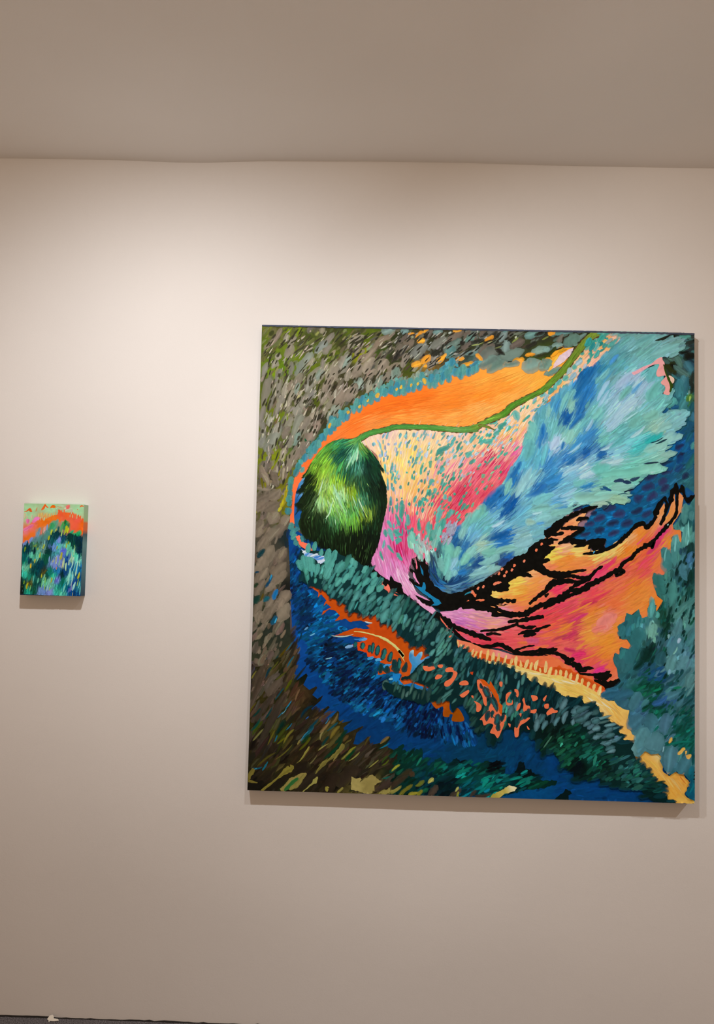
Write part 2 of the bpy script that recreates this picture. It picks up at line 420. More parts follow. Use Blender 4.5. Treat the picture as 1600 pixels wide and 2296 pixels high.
T = .033             # depth of the large canvas
TS = .040            # the small one sits on a deeper stretcher
GAP = .0015
BIG = {'x': -0.3695, 'z': 0.7185, 'w': 1.3701, 'h': 1.4606}
big = thing('abstract_painting', (BIG['x'], -GAP, BIG['z']), 'large square unframed canvas with orange band, green bud and blue plume, hung on the right', 'painting')
cv = stretched_canvas(big, BIG['w'], BIG['h'], T - GAP, [(0, '36 67 100'), (.5, '34 76 94'), (1, '66 72 91')], [(0, '62 61 59'), (1, '81 80 78')], [(0, '67 68 79'), (1, '65 80 113')], [(0, '37 35 36'), (1, '8 41 74')])
c = Canvas(BIG['w'], BIG['h'], .001, 11)
BIG_OPS = [
('M','painted_face',0,0),
('G','0 1462 1370 1459 1370 0 0 0','22 1358 71 70 43 446 1424 54 52 34 15 649 82 76 67 60 99 56 52 35 604 525 31 70 87 333 243 3 64 135 749 119 3 67 113 1226 66 3 67 126 1294 406 27 88 107 1292 1241 33 68 79 1293 959 22 97 164 732 1229 230 152 63 736 946 234 169 166',0,0,0.06),
('M','blue_water',1,0.6),
('G','94 833 113 652 125 485 134 416 109 333 140 211 282 79 448 29 614 -6 887 -1 1227 0 1321 109 1158 239 939 206 883 313 607 388 463 619 265 753 151 792','142 432 8 78 166 156 367 3 73 159 204 341 3 70 150 236 295 3 71 149 284 266 3 70 146 316 221 3 65 131 379 192 3 64 130 456 209 3 61 121 442 163 3 64 131 476 164 3 70 143 522 196 3 69 142 600 183 3 69 136 570 121 3 62 107 663 123 3 65 106 740 141 3 66 107 801 188 3 66 115 847 174 3 65 109 832 128 3 63 114 909 115 3 67 126 879 84 3 66 119 931 116 3 72 140 975 81 3 67 121 944 115 3 68 137 1067 46 3 73 145 1189 43 3 70 142 1006 10 3 70 132 1220 8 3 70 132 818 14 3 81 146 895 22 3 85 151 787 80 3 63 118',0,0,0.1),
('F','142 448 169 368 221 295 254 234 348 191 473 149 570 106 694 94 817 98 910 100 893 161 847 190 755 157 693 140 600 167 476 195 441 224 315 267 252 311 188 371','220 326 35 694 124 20 847 159 40','156 386 3 73 153 253 265 3 70 142 379 192 3 64 130 539 135 3 66 131 663 123 3 62 104 755 157 3 69 109 847 144 3 66 116',0.7,36.3,11.2,0.1,0,0.35,0,0.25,0),
('F','724 140 785 188 878 191 909 131 940 116 943 132 990 84 1097 52 1204 44 1220 5 945 0 848 66 787 95','816 158 60 1067 27 5','785 173 3 69 115 928 107 3 71 138 1006 41 3 71 140 1128 23 3 72 139 894 83 3 68 123',0.6,33.5,11.2,0.09,0,0.35,0,0.25,0),
('M','blue_brush_marks',1,0.5),
('F','108 732 133 754 148 670 155 629 203 609 229 578 214 546 271 548 255 525 297 498 247 481 311 455 358 429 406 399 431 375 469 370 466 348 566 317 442 301 536 279 567 274 627 229 667 231 699 192 699 158 662 157 619 168 554 178 482 192 444 209 441 224 403 229 340 252 309 276 268 287 245 317 226 351 187 378 171 393 179 439 153 479 129 541 118 606','128 701 70 150 592 45 185 464 28 279 451 15 250 358 45 344 345 40 408 285 35 346 268 45 505 257 60 568 212 60 646 199 100 686 185 112 309 499 15','127 732 3 55 100 136 654 3 60 111 150 607 3 74 131 138 560 3 49 97 181 614 3 87 148 198 571 3 79 141 176 577 3 31 69 230 531 4 93 153 246 547 3 75 134 164 530 3 42 85 245 581 14 108 167 124 622 3 31 68 149 639 3 64 111 278 520 4 86 144 216 490 4 95 156 185 464 3 79 130 248 466 3 33 69 294 470 3 61 102 202 418 3 67 119 248 435 3 30 65 311 437 3 30 61 296 414 3 80 133 343 410 3 53 96 234 391 3 30 67 187 393 3 34 72 359 382 3 78 125 266 358 3 45 83 238 357 4 82 125 313 353 3 35 73 282 328 3 31 69 360 330 3 32 74 422 362 7 98 152 408 300 3 36 90 361 290 3 66 120 346 268 12 95 151 424 285 4 81 146 455 255 3 72 132 403 232 18 105 163 385 346 3 60 108 458 283 3 66 121 474 256 3 67 122 505 266 3 27 71 536 279 3 56 116 552 243 3 28 67 515 226 3 43 93 583 243 3 37 93 584 219 5 73 133 559 197 3 22 57 630 220 5 68 134 661 215 8 77 145 662 191 3 34 83 637 184 8 84 145 686 191 5 63 119 668 160 15 107 182 643 169 8 88 156',2.4,21.0,7.7,0.4,0,0.35,0,0.25,0),
('F','179 439 248 466 358 416 422 362 470 302 567 274 661 230 693 161 619 168 538 187 444 240 403 229 340 252 268 287 235 357','249 419 20 376 345 40 505 257 60 646 199 100','218 419 4 92 150 359 382 9 98 153 362 280 13 92 153 474 271 4 75 136 646 199 14 91 164',0.16,16.8,5.6,0.35,0,0.35,0,0.25,0),
('F','202 418 248 450 358 416 422 347 470 286 567 274 661 230 693 170 618 183 538 187 444 240 362 268 268 287 235 357','249 419 20 376 345 40 505 257 60 646 199 100','248 435 3 27 64 360 330 3 29 70 505 266 3 21 65 630 208 3 31 84',0.35,19.6,6.3,0.3,0,0.35,0,0.25,0),
('D','422 239 60 14.2 5.66 30 118 202 447 237 60 12.6 5.03 22 103 184 406 232 40 15.7 7.86 30 118 203 340 255 40 15.7 6.92 22 102 182 355 283 30 18.9 8.18 29 116 199 459 237 50 15.7 6.92 22 103 184 361 317 40 22 8.8 29 114 196 238 357 60 28.3 15.7 20 98 175 421 279 60 18.9 6.29 29 116 200 440 264 60 18.9 6.29 22 102 183 643 172 90 28.3 7.86 30 120 206 665 160 100 22 8.8 22 105 187 689 191 110 25.2 8.18 30 120 206 658 212 130 22 8.18 22 104 186 674 218 130 25.2 6.92 30 120 205 593 225 110 25.2 8.18 22 104 186 627 223 100 18.9 6.92 30 119 205 516 214 60 15.7 8.18 22 103 185 450 240 40 22 9.43 30 118 203 475 247 40 15.7 9.43 22 103 184 499 272 60 15.7 6.29 30 117 201',0,1),
('M','rust_island',0,0.1),
('G','177 635 196 639 209 632 243 625 307 596 402 567 465 534 500 504 545 474 570 443 574 422 503 371 504 349 573 322 544 335 504 348 476 339 463 345 469 367 450 372 469 371 437 376 419 368 394 364 395 375 434 379 421 396 401 403 399 413 361 419 358 432 331 437 328 453 308 449 315 457 357 472 357 476 297 483 254 480 294 497 325 508 347 504 369 507 354 515 373 522 340 530 303 526 290 535 257 527 272 544 269 548 259 558 239 563 214 543 219 556 245 569 229 581 221 573 229 590 212 609 202 598 203 615 177 631','187 635 210 87 27 228 600 202 83 14 276 564 200 81 10 309 527 193 80 8 403 501 202 77 14 436 424 209 85 17 358 425 229 75 17 486 457 202 87 12 472 357 212 93 25',0.6,0,0.06),
('G','561 290 589 287 617 291 619 266 630 254 642 270 658 252 663 230 627 229 629 248 620 249 617 241 599 244 599 273 577 265','583 280 194 92 14 645 245 167 86 3',0.2,1,0.06),
('G','465 348 488 353 535 337 571 322 545 324 504 343 476 336','473 342 219 100 33',0,0,0.06),
('D','362 525 -10 25.2 4.4 205 224 229 346 472 10 28.3 8.18 87 174 249 335 474 12 37.7 5.03 43 129 210 304 449 15 28.3 9.43 122 177 230 371 415 20 22 9.43 67 168 240 396 411 10 22 9.43 78 179 249 282 481 5 72.3 3.77 185 214 208 241 411 15 22 3.77 133 196 226 438 353 10 18.9 6.29 137 215 249 188 483 30 18.9 5.03 108 191 243 168 501 40 15.7 5.03 97 161 218 424 393 20 28.3 9.43 57 158 231',0,1),
('S','317 496 2.52 341 495 3.77 382 486 3.77 410 477 7.55 435 462 8.18 458 442 8.18 474 422 6.29 458 440 6.92 468 422 3.77 478 406 1.26','219 224 142',0.2),
('G','491 434 499 443 505 443 505 428 511 423 521 435 531 439 531 427 525 414 533 415 549 426 568 426 568 415 555 407 534 402 518 389 512 372 495 369 500 395 491 413','496 426 51 140 211 502 439 158 220 249 530 436 158 220 249 521 427 68 170 248 503 401 63 159 231 558 418 39 128 192 506 383 57 147 207',0,1,0.06),
('G','441 369 466 370 460 351 476 336 504 342 544 328 576 319 560 311 520 321 473 332 442 338','450 360 27 142 227 504 334 28 131 217 551 319 46 150 237',0.5,0,0.06),
('D','323 455 80 22 13.2 13 59 65 345 452 85 23.6 15.7 13 60 66 367 444 85 25.2 12.6 13 60 66 377 446 85 37.7 11.3 13 60 66 392 439 80 34.6 16.4 14 60 67 411 428 75 40.9 17.3 14 61 67 432 421 75 34.6 15.7 14 61 67 446 395 80 37.7 18.9 14 61 68 460 397 80 34.6 13.8 14 62 68 403 383 85 31.4 14.5 14 61 68 423 381 85 25.2 18.9 14 62 68 443 400 85 28.3 13.8 14 61 68 460 402 85 34.6 12.6 14 61 68 478 390 70 34.6 15.7 14 62 68 453 382 80 25.2 15.7 14 62 68',0,1),
('D','323 455 80 17.3 8.18 29 113 115 347 452 85 18.9 9.43 38 125 123 368 444 85 18.9 7.55 30 114 116 378 446 85 31.4 6.29 38 126 124 393 439 80 25.2 9.43 30 114 117 413 428 75 33 10.1 39 127 125 433 421 75 26.7 9.43 30 115 118 462 397 80 25.2 6.92 39 129 127 460 402 85 22 4.4 31 116 119',0,1),
('D','419 334 80 34.6 18.9 81 130 125 445 326 80 40.9 22 64 119 113 460 317 80 40.9 18.9 99 144 133 470 320 80 34.6 18.9 81 131 126 448 320 75 37.7 18.9 64 119 113 467 311 75 34.6 18.9 99 144 133 486 311 75 34.6 18.9 82 132 127 504 312 75 37.7 18.9 64 119 114 526 306 75 40.9 18.9 99 145 134 545 304 75 37.7 18.9 82 132 127 567 301 75 37.7 18.9 65 120 114',0.6,1),
('M','olive_brush_marks',1,0.55),
('G','-1 98 -1 289 16 399 106 429 127 416 138 423 144 417 139 367 132 348 145 342 172 363 177 356 164 327 183 312 204 324 208 319 193 297 209 285 227 297 218 279 191 254 204 233 243 265 248 260 222 233 210 224 236 209 272 250 278 247 276 223 288 214 315 221 310 214 292 199 299 180 351 206 354 203 333 184 324 150 343 148 370 176 377 149 408 156 435 177 439 170 421 147 449 136 473 149 481 111 476 -2 0 0','12 475 35 35 20 60 445 31 43 31 123 432 48 44 10 46 383 41 40 15 94 353 32 37 22 33 290 51 48 17 126 339 54 54 11 157 349 12 23 14 158 293 68 53 33 206 279 28 27 15 112 261 38 44 17 36 197 53 52 16 191 233 33 37 15 162 170 39 32 21 255 188 57 57 24 69 137 43 37 27 194 141 40 33 18 287 143 42 37 18 365 145 48 41 31 427 147 29 43 21 72 59 50 48 22 42 12 21 20 13 227 48 38 31 22 351 67 43 39 29 444 55 26 39 25 367 31 109 104 55',0,0,0.2),
('F','4 538 141 463 144 367 158 293 222 233 286 189 365 145 442 142 474 88 476 10 5 8 -2 227','60 445 62 65 291 60 159 262 50 224 172 45 381 115 42 72 44 42 351 52 38 22 166 62','21 497 92 86 76 59 477 76 72 66 106 484 55 52 40 30 407 80 72 61 79 322 88 81 70 16 351 67 63 50 96 276 70 65 54 131 370 70 61 43 67 229 65 61 51 50 259 69 64 55 152 293 79 60 41 190 263 38 36 23 110 354 50 51 19 157 340 18 27 19 238 234 73 64 43 37 167 48 45 35 161 201 50 44 36 99 184 53 58 18 209 141 49 41 28 271 173 79 77 39 349 160 54 46 37 319 114 51 45 33 70 128 47 43 38 71 74 52 48 29 26 18 28 25 19 134 61 41 34 22 258 49 46 40 29 197 26 46 40 28 350 97 51 46 36 413 84 49 46 33 445 39 52 47 36',1.35,44.7,9.8,0.34,0,0.35,0,0.2,0),
('D','24 488 65 121 21.4 88 83 75 42 520 65 95 24.2 91 86 79 7 519 80 56.9 13.5 81 77 68 63 464 60 45.3 18.9 91 86 78 106 481 60 45.3 16 82 78 69 124 494 50 41.5 10.7 67 62 55 22 407 70 60.7 32.4 81 73 63 40 383 60 60.7 16 82 72 61 25 351 65 75.8 24.2 76 68 56 63 334 55 75.8 18.9 90 85 78 79 325 55 90.9 24.2 91 83 73 127 360 65 60.7 16 77 62 47 15 280 65 98.7 13.5 78 71 62 56 269 60 75.8 16 67 60 53 97 270 65 68.2 18.9 66 58 49 67 211 62 137 21.4 61 56 48 35 244 65 75.8 16 65 59 51 20 314 70 75.8 16 73 64 53',0,1),
('D','87 484 55 45.3 6.29 94 101 34 45 430 60 75.8 4.72 87 74 20 104 431 50 56.9 9.75 81 70 8 68 377 50 56.9 4.72 77 83 26 9 354 60 30.2 4.72 116 115 47 117 323 60 45.3 8.18 84 94 9 146 296 70 41.5 6.29 118 95 68 94 353 40 45.3 6.29 77 83 26 6 249 60 49.1 5.66 90 87 22 28 170 50 52.8 5.66 123 128 73 24 191 55 56.9 9.75 61 81 10 121 169 55 56.9 8.18 123 123 46 69 162 65 52.8 6.29 96 96 29 159 155 50 30.2 6.29 150 143 77 175 146 50 56.9 8.18 83 90 18 100 153 40 34 6.29 96 101 18 224 175 70 34 6.29 139 136 87 236 200 50 52.8 8.18 130 112 71 264 185 55 52.8 11.3 117 108 45 266 225 60 41.5 8.18 111 97 59 285 217 40 22.6 4.72 94 80 28 241 234 40 56.9 8.18 80 60 47 231 139 35 41.5 4.09 150 152 81 245 99 35 68.2 4.72 116 120 47 275 115 55 45.3 6.29 145 139 78 306 119 45 52.8 8.18 133 139 62 321 135 35 30.2 6.29 124 134 40 328 111 40 49.1 4.09 151 157 82 388 91 40 41.5 4.09 145 150 78 420 165 40 37.7 9.75 123 108 61 425 95 40 30.2 4.72 89 110 30 110 117 42 75.8 4.09 97 98 36 170 109 55 64.5 3.77 121 120 57 195 92 45 60.7 4.09 116 117 74 227 83 50 60.7 3.77 126 131 63 459 84 40 45.3 4.09 133 149 62 367 161 60 37.7 6.29 78 71 29 144 247 45 41.5 6.29 90 73 54 55 97 38 75.8 6.29 85 84 30',0,1),
('D','70 521 65 45.3 6.29 11 75 105 54 476 60 34 4.09 11 72 98 54 420 60 45.3 9.75 9 68 96 83 418 60 34 6.29 9 65 65 121 397 60 45.3 5.66 16 95 120 117 444 55 37.7 3.77 16 94 123 53 362 65 41.5 8.18 7 55 70 150 473 70 34 6.29 6 50 67 91 298 55 49.1 4.72 7 78 91 120 264 55 34 4.09 23 138 184 107 243 50 22.6 2.83 103 175 206 95 233 50 26.4 3.14 23 107 139 60 238 60 45.3 6.29 7 66 70 22 237 50 37.7 8.18 7 58 54 21 200 55 52.8 8.18 8 71 61 96 193 60 60.7 16.4 3 42 35 124 197 50 30.2 3.77 24 122 160 84 160 70 22.6 4.09 18 115 153 180 177 50 68.2 9.75 11 96 121 174 174 50 49.1 2.52 52 155 201 175 161 50 41.5 9.75 14 57 29 198 205 50 52.8 9.75 7 70 86 242 219 60 26.4 3.14 32 131 176 258 201 40 45.3 6.29 14 88 105 286 171 50 60.7 12.9 5 56 39 266 133 48 90.9 11.3 5 60 40 316 117 50 52.8 11.3 3 62 36 237 157 55 41.5 9.75 8 57 56 421 147 30 37.7 4.72 18 123 161 28 68 10 34 6.29 8 93 126 53 75 60 34 6.29 19 118 147 22 65 30 14.8 2.52 71 175 209 175 248 45 56.9 9.75 4 46 63 310 217 35 26.4 4.09 7 36 54 179 226 40 14.8 3.14 32 102 187 438 54 20 49.1 6.29 14 116 105 461 134 30 37.7 11.3 5 67 65 421 106 50 30.2 6.29 52 83 30 129 30 40 60.7 6.29 30 74 31 117 8 50 41.5 8.18 54 119 64 357 0 5 22.6 3.77 3 44 84',0,1),
('D','88 23 40 101 47.2 36 33 24 57 43 42 104 25.2 40 35 26 23 15 20 62.9 28.3 26 25 19 190 38 40 107 28.3 46 41 32 429 33 35 94.3 25.2 70 60 53 305 53 40 94.3 47.2 51 44 35 259 28 60 75.5 37.7 49 41 32 165 71 30 62.9 37.7 37 32 24',0,1),
('S','44 0 9.43 67 19 6.92 94 41 6.29 115 60 18.9 134 73 15.7 130 82 3.14','134 130 56',0.3),
('S','105 0 15.7 135 30 18.9 165 46 18.9 181 57 6.29','149 141 78',0.3),
('S','126 9 18.9 154 25 15.7 175 53 9.43','141 137 73',0.2),
('S','114 2 9.43 135 24 12.6 156 43 7.55','54 123 64',0.3),
('S','170 -1 3.14 197 23 5.66 209 35 12.6 215 48 6.29','161 163 89',0.3),
('S','158 92 3.14 176 117 5.03 188 139 6.29','142 142 68',0.3),
('S','209 57 3.14 233 88 12.6 248 98 6.29 287 135 12.6 290 151 6.29','131 128 64',0.4),
('G','320 51 336 45 348 49 346 33 376 56 385 59 414 41 392 26 393 10 371 -2 340 9 320 11','368 25 160 152 89 337 18 181 174 107',1.5,0,0.06),
('S','405 -1 6.29 430 8 15.7 473 22 9.43','159 155 87',0.4),
('S','247 3 6.29 244 15 12.6 253 15 6.29','139 138 64',0.4),
('S','278 1 6.29 296 18 8.18','139 137 70',0.3),
('S','32 24 3.14 10 27 9.43 1 35 12.6 18 66 12.6','120 114 51',0.4),
('G','460 124 446 134 477 155 481 152 477 135 499 132 514 145 513 133 536 143 539 133 536 109 555 91 570 101 595 120 601 108 617 99 644 118 654 106 674 112 675 101 713 93 734 112 756 106 779 114 783 95 794 89 790 68 807 65 828 89 833 108 851 110 854 91 873 90 888 64 910 55 941 57 953 56 950 48 914 32 910 32 880 29 834 20 788 7 778 1 696 2 616 -3 449 -5','478 101 5 53 46 540 88 3 56 57 602 74 5 64 69 664 76 3 67 74 663 107 3 22 31 725 84 3 60 60 762 100 3 13 22 833 81 3 23 28 864 82 3 20 25 787 49 3 54 64 633 30 3 29 37 895 46 3 47 41 726 48 5 83 86 695 16 3 54 69',2,0,0.06),
('F','446 131 536 133 571 95 663 107 780 104 793 68 848 100 895 59 941 54 880 31 788 13 748 6 615 2 449 -3','509 102 45 664 76 30 848 66 20','462 125 8 66 54 523 130 8 73 57 509 87 5 60 60 583 95 8 93 78 657 76 8 125 116 639 91 3 60 71 725 78 5 80 72 735 45 11 159 152 695 53 3 74 79 781 58 8 100 100 858 61 8 114 107 756 97 3 9 18 842 97 3 17 22 633 45 3 40 49 603 26 3 26 34 680 16 3 80 100 818 41 3 61 65 910 44 5 61 44 556 58 3 54 72 494 56 8 54 43 879 76 3 23 28',1.3,28.0,8.4,0.35,0,0.35,0,0.2,0),
('D','732 45 60 34.6 12.6 14 169 158 660 75 25 34.6 12.6 14 132 120 855 57 15 47.2 9.43 14 127 117 864 55 80 25.2 12.6 17 120 114 738 21 30 22 9.43 8 146 183 586 98 30 28.3 12.6 11 95 78 479 56 40 75.5 22 59 54 38 467 40 40 75.5 18.9 62 54 41 572 13 55 50.3 22 81 73 64 640 9 38 50.3 17.6 71 65 55 726 5 10 53.5 12.6 66 59 52 695 10 50 31.4 11.3 66 59 52 456 82 40 34.6 8.18 158 171 58 565 46 45 25.2 12.6 183 191 100 486 13 42 62.9 12.6 118 121 41 458 15 32 44 11.3 167 168 84 514 5 12 37.7 10.7 159 157 55 532 36 35 34.6 12.6 111 127 44 646 22 60 18.9 7.55 183 198 114 649 6 80 22 8.18 147 159 58 544 15 20 31.4 12.6 23 101 72 532 8 50 25.2 12.6 135 140 44 506 65 45 18.9 18.9 74 60 43',0,1),
('G','748 -3 757 12 781 22 806 39 830 32 823 22 788 10 776 -2','757 3 183 175 79 788 19 207 198 100 824 29 243 244 197',1,0,0.06),
('G','942 -2 954 9 972 22 978 34 993 28 998 19 987 13 989 -2','975 16 3 30 33',1,0,0.06),
('M','grey_brush_marks',1,0.5),
('G','0 1462 1067 1462 1012 1377 857 1360 731 1343 591 1283 450 1252 380 1236 296 1177 227 1112 172 1047 118 975 113 904 101 819 113 666 117 513 122 457 85 415 -2 396 -1 930','8 1421 86 105 22 23 1451 100 110 38 100 1446 119 144 11 45 1454 81 81 38 159 1424 67 81 22 134 1398 62 61 43 32 1357 85 109 16 40 1302 112 142 10 78 1319 85 118 10 102 1368 104 128 11 177 1330 89 108 16 174 1457 86 84 69 222 1454 58 62 28 286 1449 72 91 17 350 1437 77 96 17 234 1370 81 99 16 255 1400 58 61 28 297 1397 77 105 11 314 1369 136 143 17 384 1380 53 71 22 432 1374 39 47 22 289 1323 52 51 32 344 1298 48 46 32 252 1287 57 55 32 227 1247 66 65 43 183 1214 72 85 17 149 1188 67 66 43 31 1182 99 114 17 86 1164 109 134 11 26 1140 86 95 38 71 1122 82 91 44 115 1165 67 66 38 188 1163 44 42 33 149 1092 25 92 60 49 1019 121 137 17 19 1276 71 79 48 6 1259 80 94 16 75 1212 62 61 43 131 1278 66 60 48 434 1429 44 52 23 498 1398 54 55 44 474 1330 62 76 17 539 1425 50 48 34 559 1383 40 40 34 515 1350 138 106 39 438 1371 53 57 38 667 1398 31 30 27 736 1435 42 42 36 762 1390 37 34 33 698 1421 56 60 30 800 1439 53 53 43 857 1421 54 63 38 896 1380 59 84 26 879 1450 39 39 38 706 1370 85 131 126 946 1445 50 48 39 931 1390 59 74 27 29 952 65 69 18 87 921 114 116 18 79 873 106 110 19 46 904 71 62 52 20 730 34 44 39 48 645 36 45 41 40 592 36 46 42 68 605 36 46 42 24 598 83 78 22 94 788 27 41 43 67 524 37 48 43 8 588 36 46 42 102 622 24 26 24 34 793 83 77 67 68 699 86 79 70',0,0,0.12),
('F','0 1462 1053 1461 1011 1392 927 1383 857 1382 730 1372 590 1312 449 1281 379 1258 296 1199 220 1133 165 1068 117 1003 -2 986','30 1438 55 159 1408 50 351 1411 42 36 1244 75 163 1246 58 354 1282 60 42 1051 78 136 1085 65 482 1414 48 642 1401 35 832 1404 22 30 920 60 35 730 62 56 574 62','30 1438 100 103 59 127 1423 86 91 49 255 1426 72 78 36 383 1428 87 87 55 33 1340 99 109 58 161 1343 112 118 88 289 1345 122 118 103 384 1347 113 109 94 36 1244 117 115 103 163 1246 122 118 103 291 1249 124 117 104 39 1147 114 115 99 166 1150 119 114 100 42 1051 120 120 109 137 1053 116 110 98 466 1414 96 95 83 578 1416 103 109 98 705 1402 90 101 93 832 1404 83 99 85 579 1351 106 122 114 930 1422 90 118 110 28 983 107 100 88 30 904 103 95 84 64 825 105 98 84 35 762 104 97 84 69 668 102 93 80 21 682 99 93 79 39 604 78 78 64 93 590 102 94 80 41 542 106 100 87',0.42,30.7,11.2,0.16,0,0.35,0,0.3,0),
('F','-3 1015 124 1017 92 904 83 819 92 665 103 512 112 457 79 401 -2 385 -6 649','30 1438 55 159 1408 50 351 1411 42 36 1244 75 163 1246 58 354 1282 60 42 1051 78 136 1085 65 482 1414 48 642 1401 35 832 1404 22 30 920 60 35 730 62 56 574 62','30 1438 100 103 59 127 1423 86 91 49 255 1426 72 78 36 383 1428 87 87 55 33 1340 99 109 58 161 1343 112 118 88 289 1345 122 118 103 384 1347 113 109 94 36 1244 117 115 103 163 1246 122 118 103 291 1249 124 117 104 39 1147 114 115 99 166 1150 119 114 100 42 1051 120 120 109 137 1053 116 110 98 466 1414 96 95 83 578 1416 103 109 98 705 1402 90 101 93 832 1404 83 99 85 579 1351 106 122 114 930 1422 90 118 110 28 983 107 100 88 30 904 103 95 84 64 825 105 98 84 35 762 104 97 84 69 668 102 93 80 21 682 99 93 79 39 604 78 78 64 93 590 102 94 80 41 542 106 100 87',1.0,33.5,11.9,0.16,0,0.35,0,0.3,0),
('F','4 1456 941 1455 801 1388 589 1369 449 1309 309 1249 198 1133 117 1003 93 861 9 859','30 1438 55 159 1408 50 351 1411 42 36 1244 75 163 1246 58 354 1282 60 42 1051 78 136 1085 65 482 1414 48 642 1401 35','31 1405 76 81 38 161 1343 85 94 48 290 1281 98 94 80 37 1211 94 95 68 135 1117 92 87 72 514 1414 69 68 55 705 1402 56 58 47',0.35,22.4,7.0,0.3,0,0.35,0,0.25,0),
('D','40 1415 52 91.2 18.9 137 126 114 79 1419 80 28.3 17.3 151 149 134 98 1410 55 40.9 22 137 134 119 89 1377 60 50.3 28.3 131 126 113 55 1359 50 22 18.9 163 160 146 44 1334 60 34.6 18.9 145 144 130 14 1317 70 50.3 18.9 131 132 123 97 1322 85 47.2 17.3 117 118 108 55 1296 75 53.5 18.9 126 124 117 142 1346 50 75.5 34.6 131 142 133 126 1323 70 62.9 25.2 121 132 122 158 1343 45 40.9 12.6 144 142 123 207 1412 45 75.5 25.2 137 134 124 191 1392 45 56.6 28.3 127 139 134 211 1386 50 44 18.9 132 129 119 158 1456 60 47.2 15.7 105 101 95 192 1447 80 22 18.9 133 130 110 300 1414 40 69.2 25.2 137 133 120 310 1388 60 50.3 15.7 127 120 109 380 1412 42 84.9 18.9 128 116 100 342 1369 50 69.2 22 132 122 107 263 1339 60 72.3 37.7 135 134 123 273 1345 60 53.5 18.9 126 147 138 175 1295 50 84.9 40.9 139 136 125 181 1298 50 62.9 22 125 141 132 226 1299 65 81.8 34.6 134 129 115 198 1340 80 37.7 15.7 121 118 110 277 1303 75 40.9 18.9 139 136 122 308 1317 50 62.9 25.2 135 127 113 343 1337 60 62.9 31.4 140 133 118 388 1338 55 50.3 34.6 136 128 114 423 1332 40 47.2 25.2 134 126 109 313 1275 70 47.2 34.6 126 146 137 202 1234 80 50.3 28.3 136 131 118 217 1273 60 56.6 28.3 130 122 109 160 1272 60 62.9 25.2 135 137 127 118 1278 70 69.2 25.2 130 127 112 118 1258 75 40.9 15.7 121 137 127 20 1243 75 101 28.3 122 121 108 55 1254 75 72.3 25.2 131 130 118 80 1251 80 59.7 18.9 149 147 132 96 1264 75 47.2 18.9 126 118 103 63 1202 70 72.3 18.9 127 126 116 94 1219 70 75.5 18.9 136 133 118 127 1197 60 59.7 28.3 136 138 127 145 1223 55 62.9 31.4 131 131 118 164 1237 55 47.2 18.9 122 123 118 37 1211 75 56.6 18.9 113 112 103 9 1166 80 75.5 18.9 118 116 109 14 1131 95 56.6 18.9 116 117 109 35 1150 80 34.6 18.9 150 153 139 46 1099 65 104 37.7 128 135 125 58 1132 70 37.7 18.9 142 142 130 96 1148 60 44 22 137 137 122 122 1139 70 81.8 31.4 128 135 122 123 1101 70 62.9 18.9 120 146 136 101 1088 75 44 22 129 128 116 87 1116 60 47.2 22 117 111 100 12 1089 75 50.3 22 128 133 125 80 1046 80 44 18.9 153 152 127 103 1027 65 81.8 31.4 126 120 107 35 1061 80 37.7 18.9 119 121 113 21 1003 75 47.2 28.3 112 106 97 172 1172 45 47.2 18.9 147 142 125 147 1143 60 62.9 31.4 129 124 112 173 1124 60 75.5 37.7 125 114 103 213 1196 60 44 18.9 132 129 114 228 1215 50 62.9 25.2 134 132 114 235 1183 50 62.9 28.3 128 140 128 253 1242 50 78.6 47.2 128 119 106 240 1245 80 28.3 11 158 157 143 291 1249 60 69.2 37.7 126 118 106 345 1269 80 47.2 18.9 135 137 123 370 1276 60 47.2 22 126 142 128 386 1286 70 50.3 22 117 142 133 427 1309 60 47.2 31.4 126 147 138 401 1302 60 37.7 25.2 126 121 108 353 1308 50 44 18.9 135 128 113 404 1455 30 53.5 28.3 120 146 142 127 1053 60 81.8 28.3 121 113 102 149 1066 60 50.3 18.9 116 110 100',0,1),
('D','456 1449 20 28.3 22 111 146 147 453 1426 50 44 15.7 96 89 81 466 1404 45 53.5 28.3 115 106 93 505 1392 45 88 34.6 115 122 117 458 1355 70 53.5 25.2 128 123 112 438 1384 50 56.6 25.2 109 104 92 544 1350 60 47.2 28.3 120 119 111 565 1415 40 62.9 31.4 117 123 115 561 1451 30 34.6 22 108 144 143 533 1444 60 37.7 18.9 102 98 90 616 1433 40 72.3 34.6 113 105 94 610 1403 45 72.3 37.7 103 129 122 601 1384 60 47.2 28.3 88 138 139 669 1443 60 62.9 37.7 114 106 97 663 1427 40 40.9 25.2 95 136 128 682 1457 35 40.9 22 95 111 106 704 1454 60 37.7 18.9 101 93 85 674 1388 20 62.9 18.9 104 135 134 654 1407 40 47.2 18.9 94 88 81 715 1396 30 62.9 34.6 107 101 93 721 1373 40 81.8 40.9 105 116 111 747 1354 25 94.3 44 105 137 130 797 1381 20 81.8 34.6 112 139 132 768 1439 60 47.2 22 117 139 139 778 1407 80 40.9 31.4 117 144 143 813 1414 30 56.6 25.2 103 95 89 857 1445 20 47.2 28.3 104 148 146 886 1396 15 62.9 28.3 129 164 155 739 1454 10 47.2 15.7 96 100 99 777 1458 20 25.2 12.6 97 140 143 430 1316 80 37.7 18.9 99 123 113 984 1430 30 59.7 34.6 101 141 131 940 1413 10 37.7 18.9 126 161 156 962 1455 10 62.9 15.7 91 140 142 905 1399 10 25.2 18.9 120 159 156 949 1436 60 34.6 15.7 111 113 104',0,1),
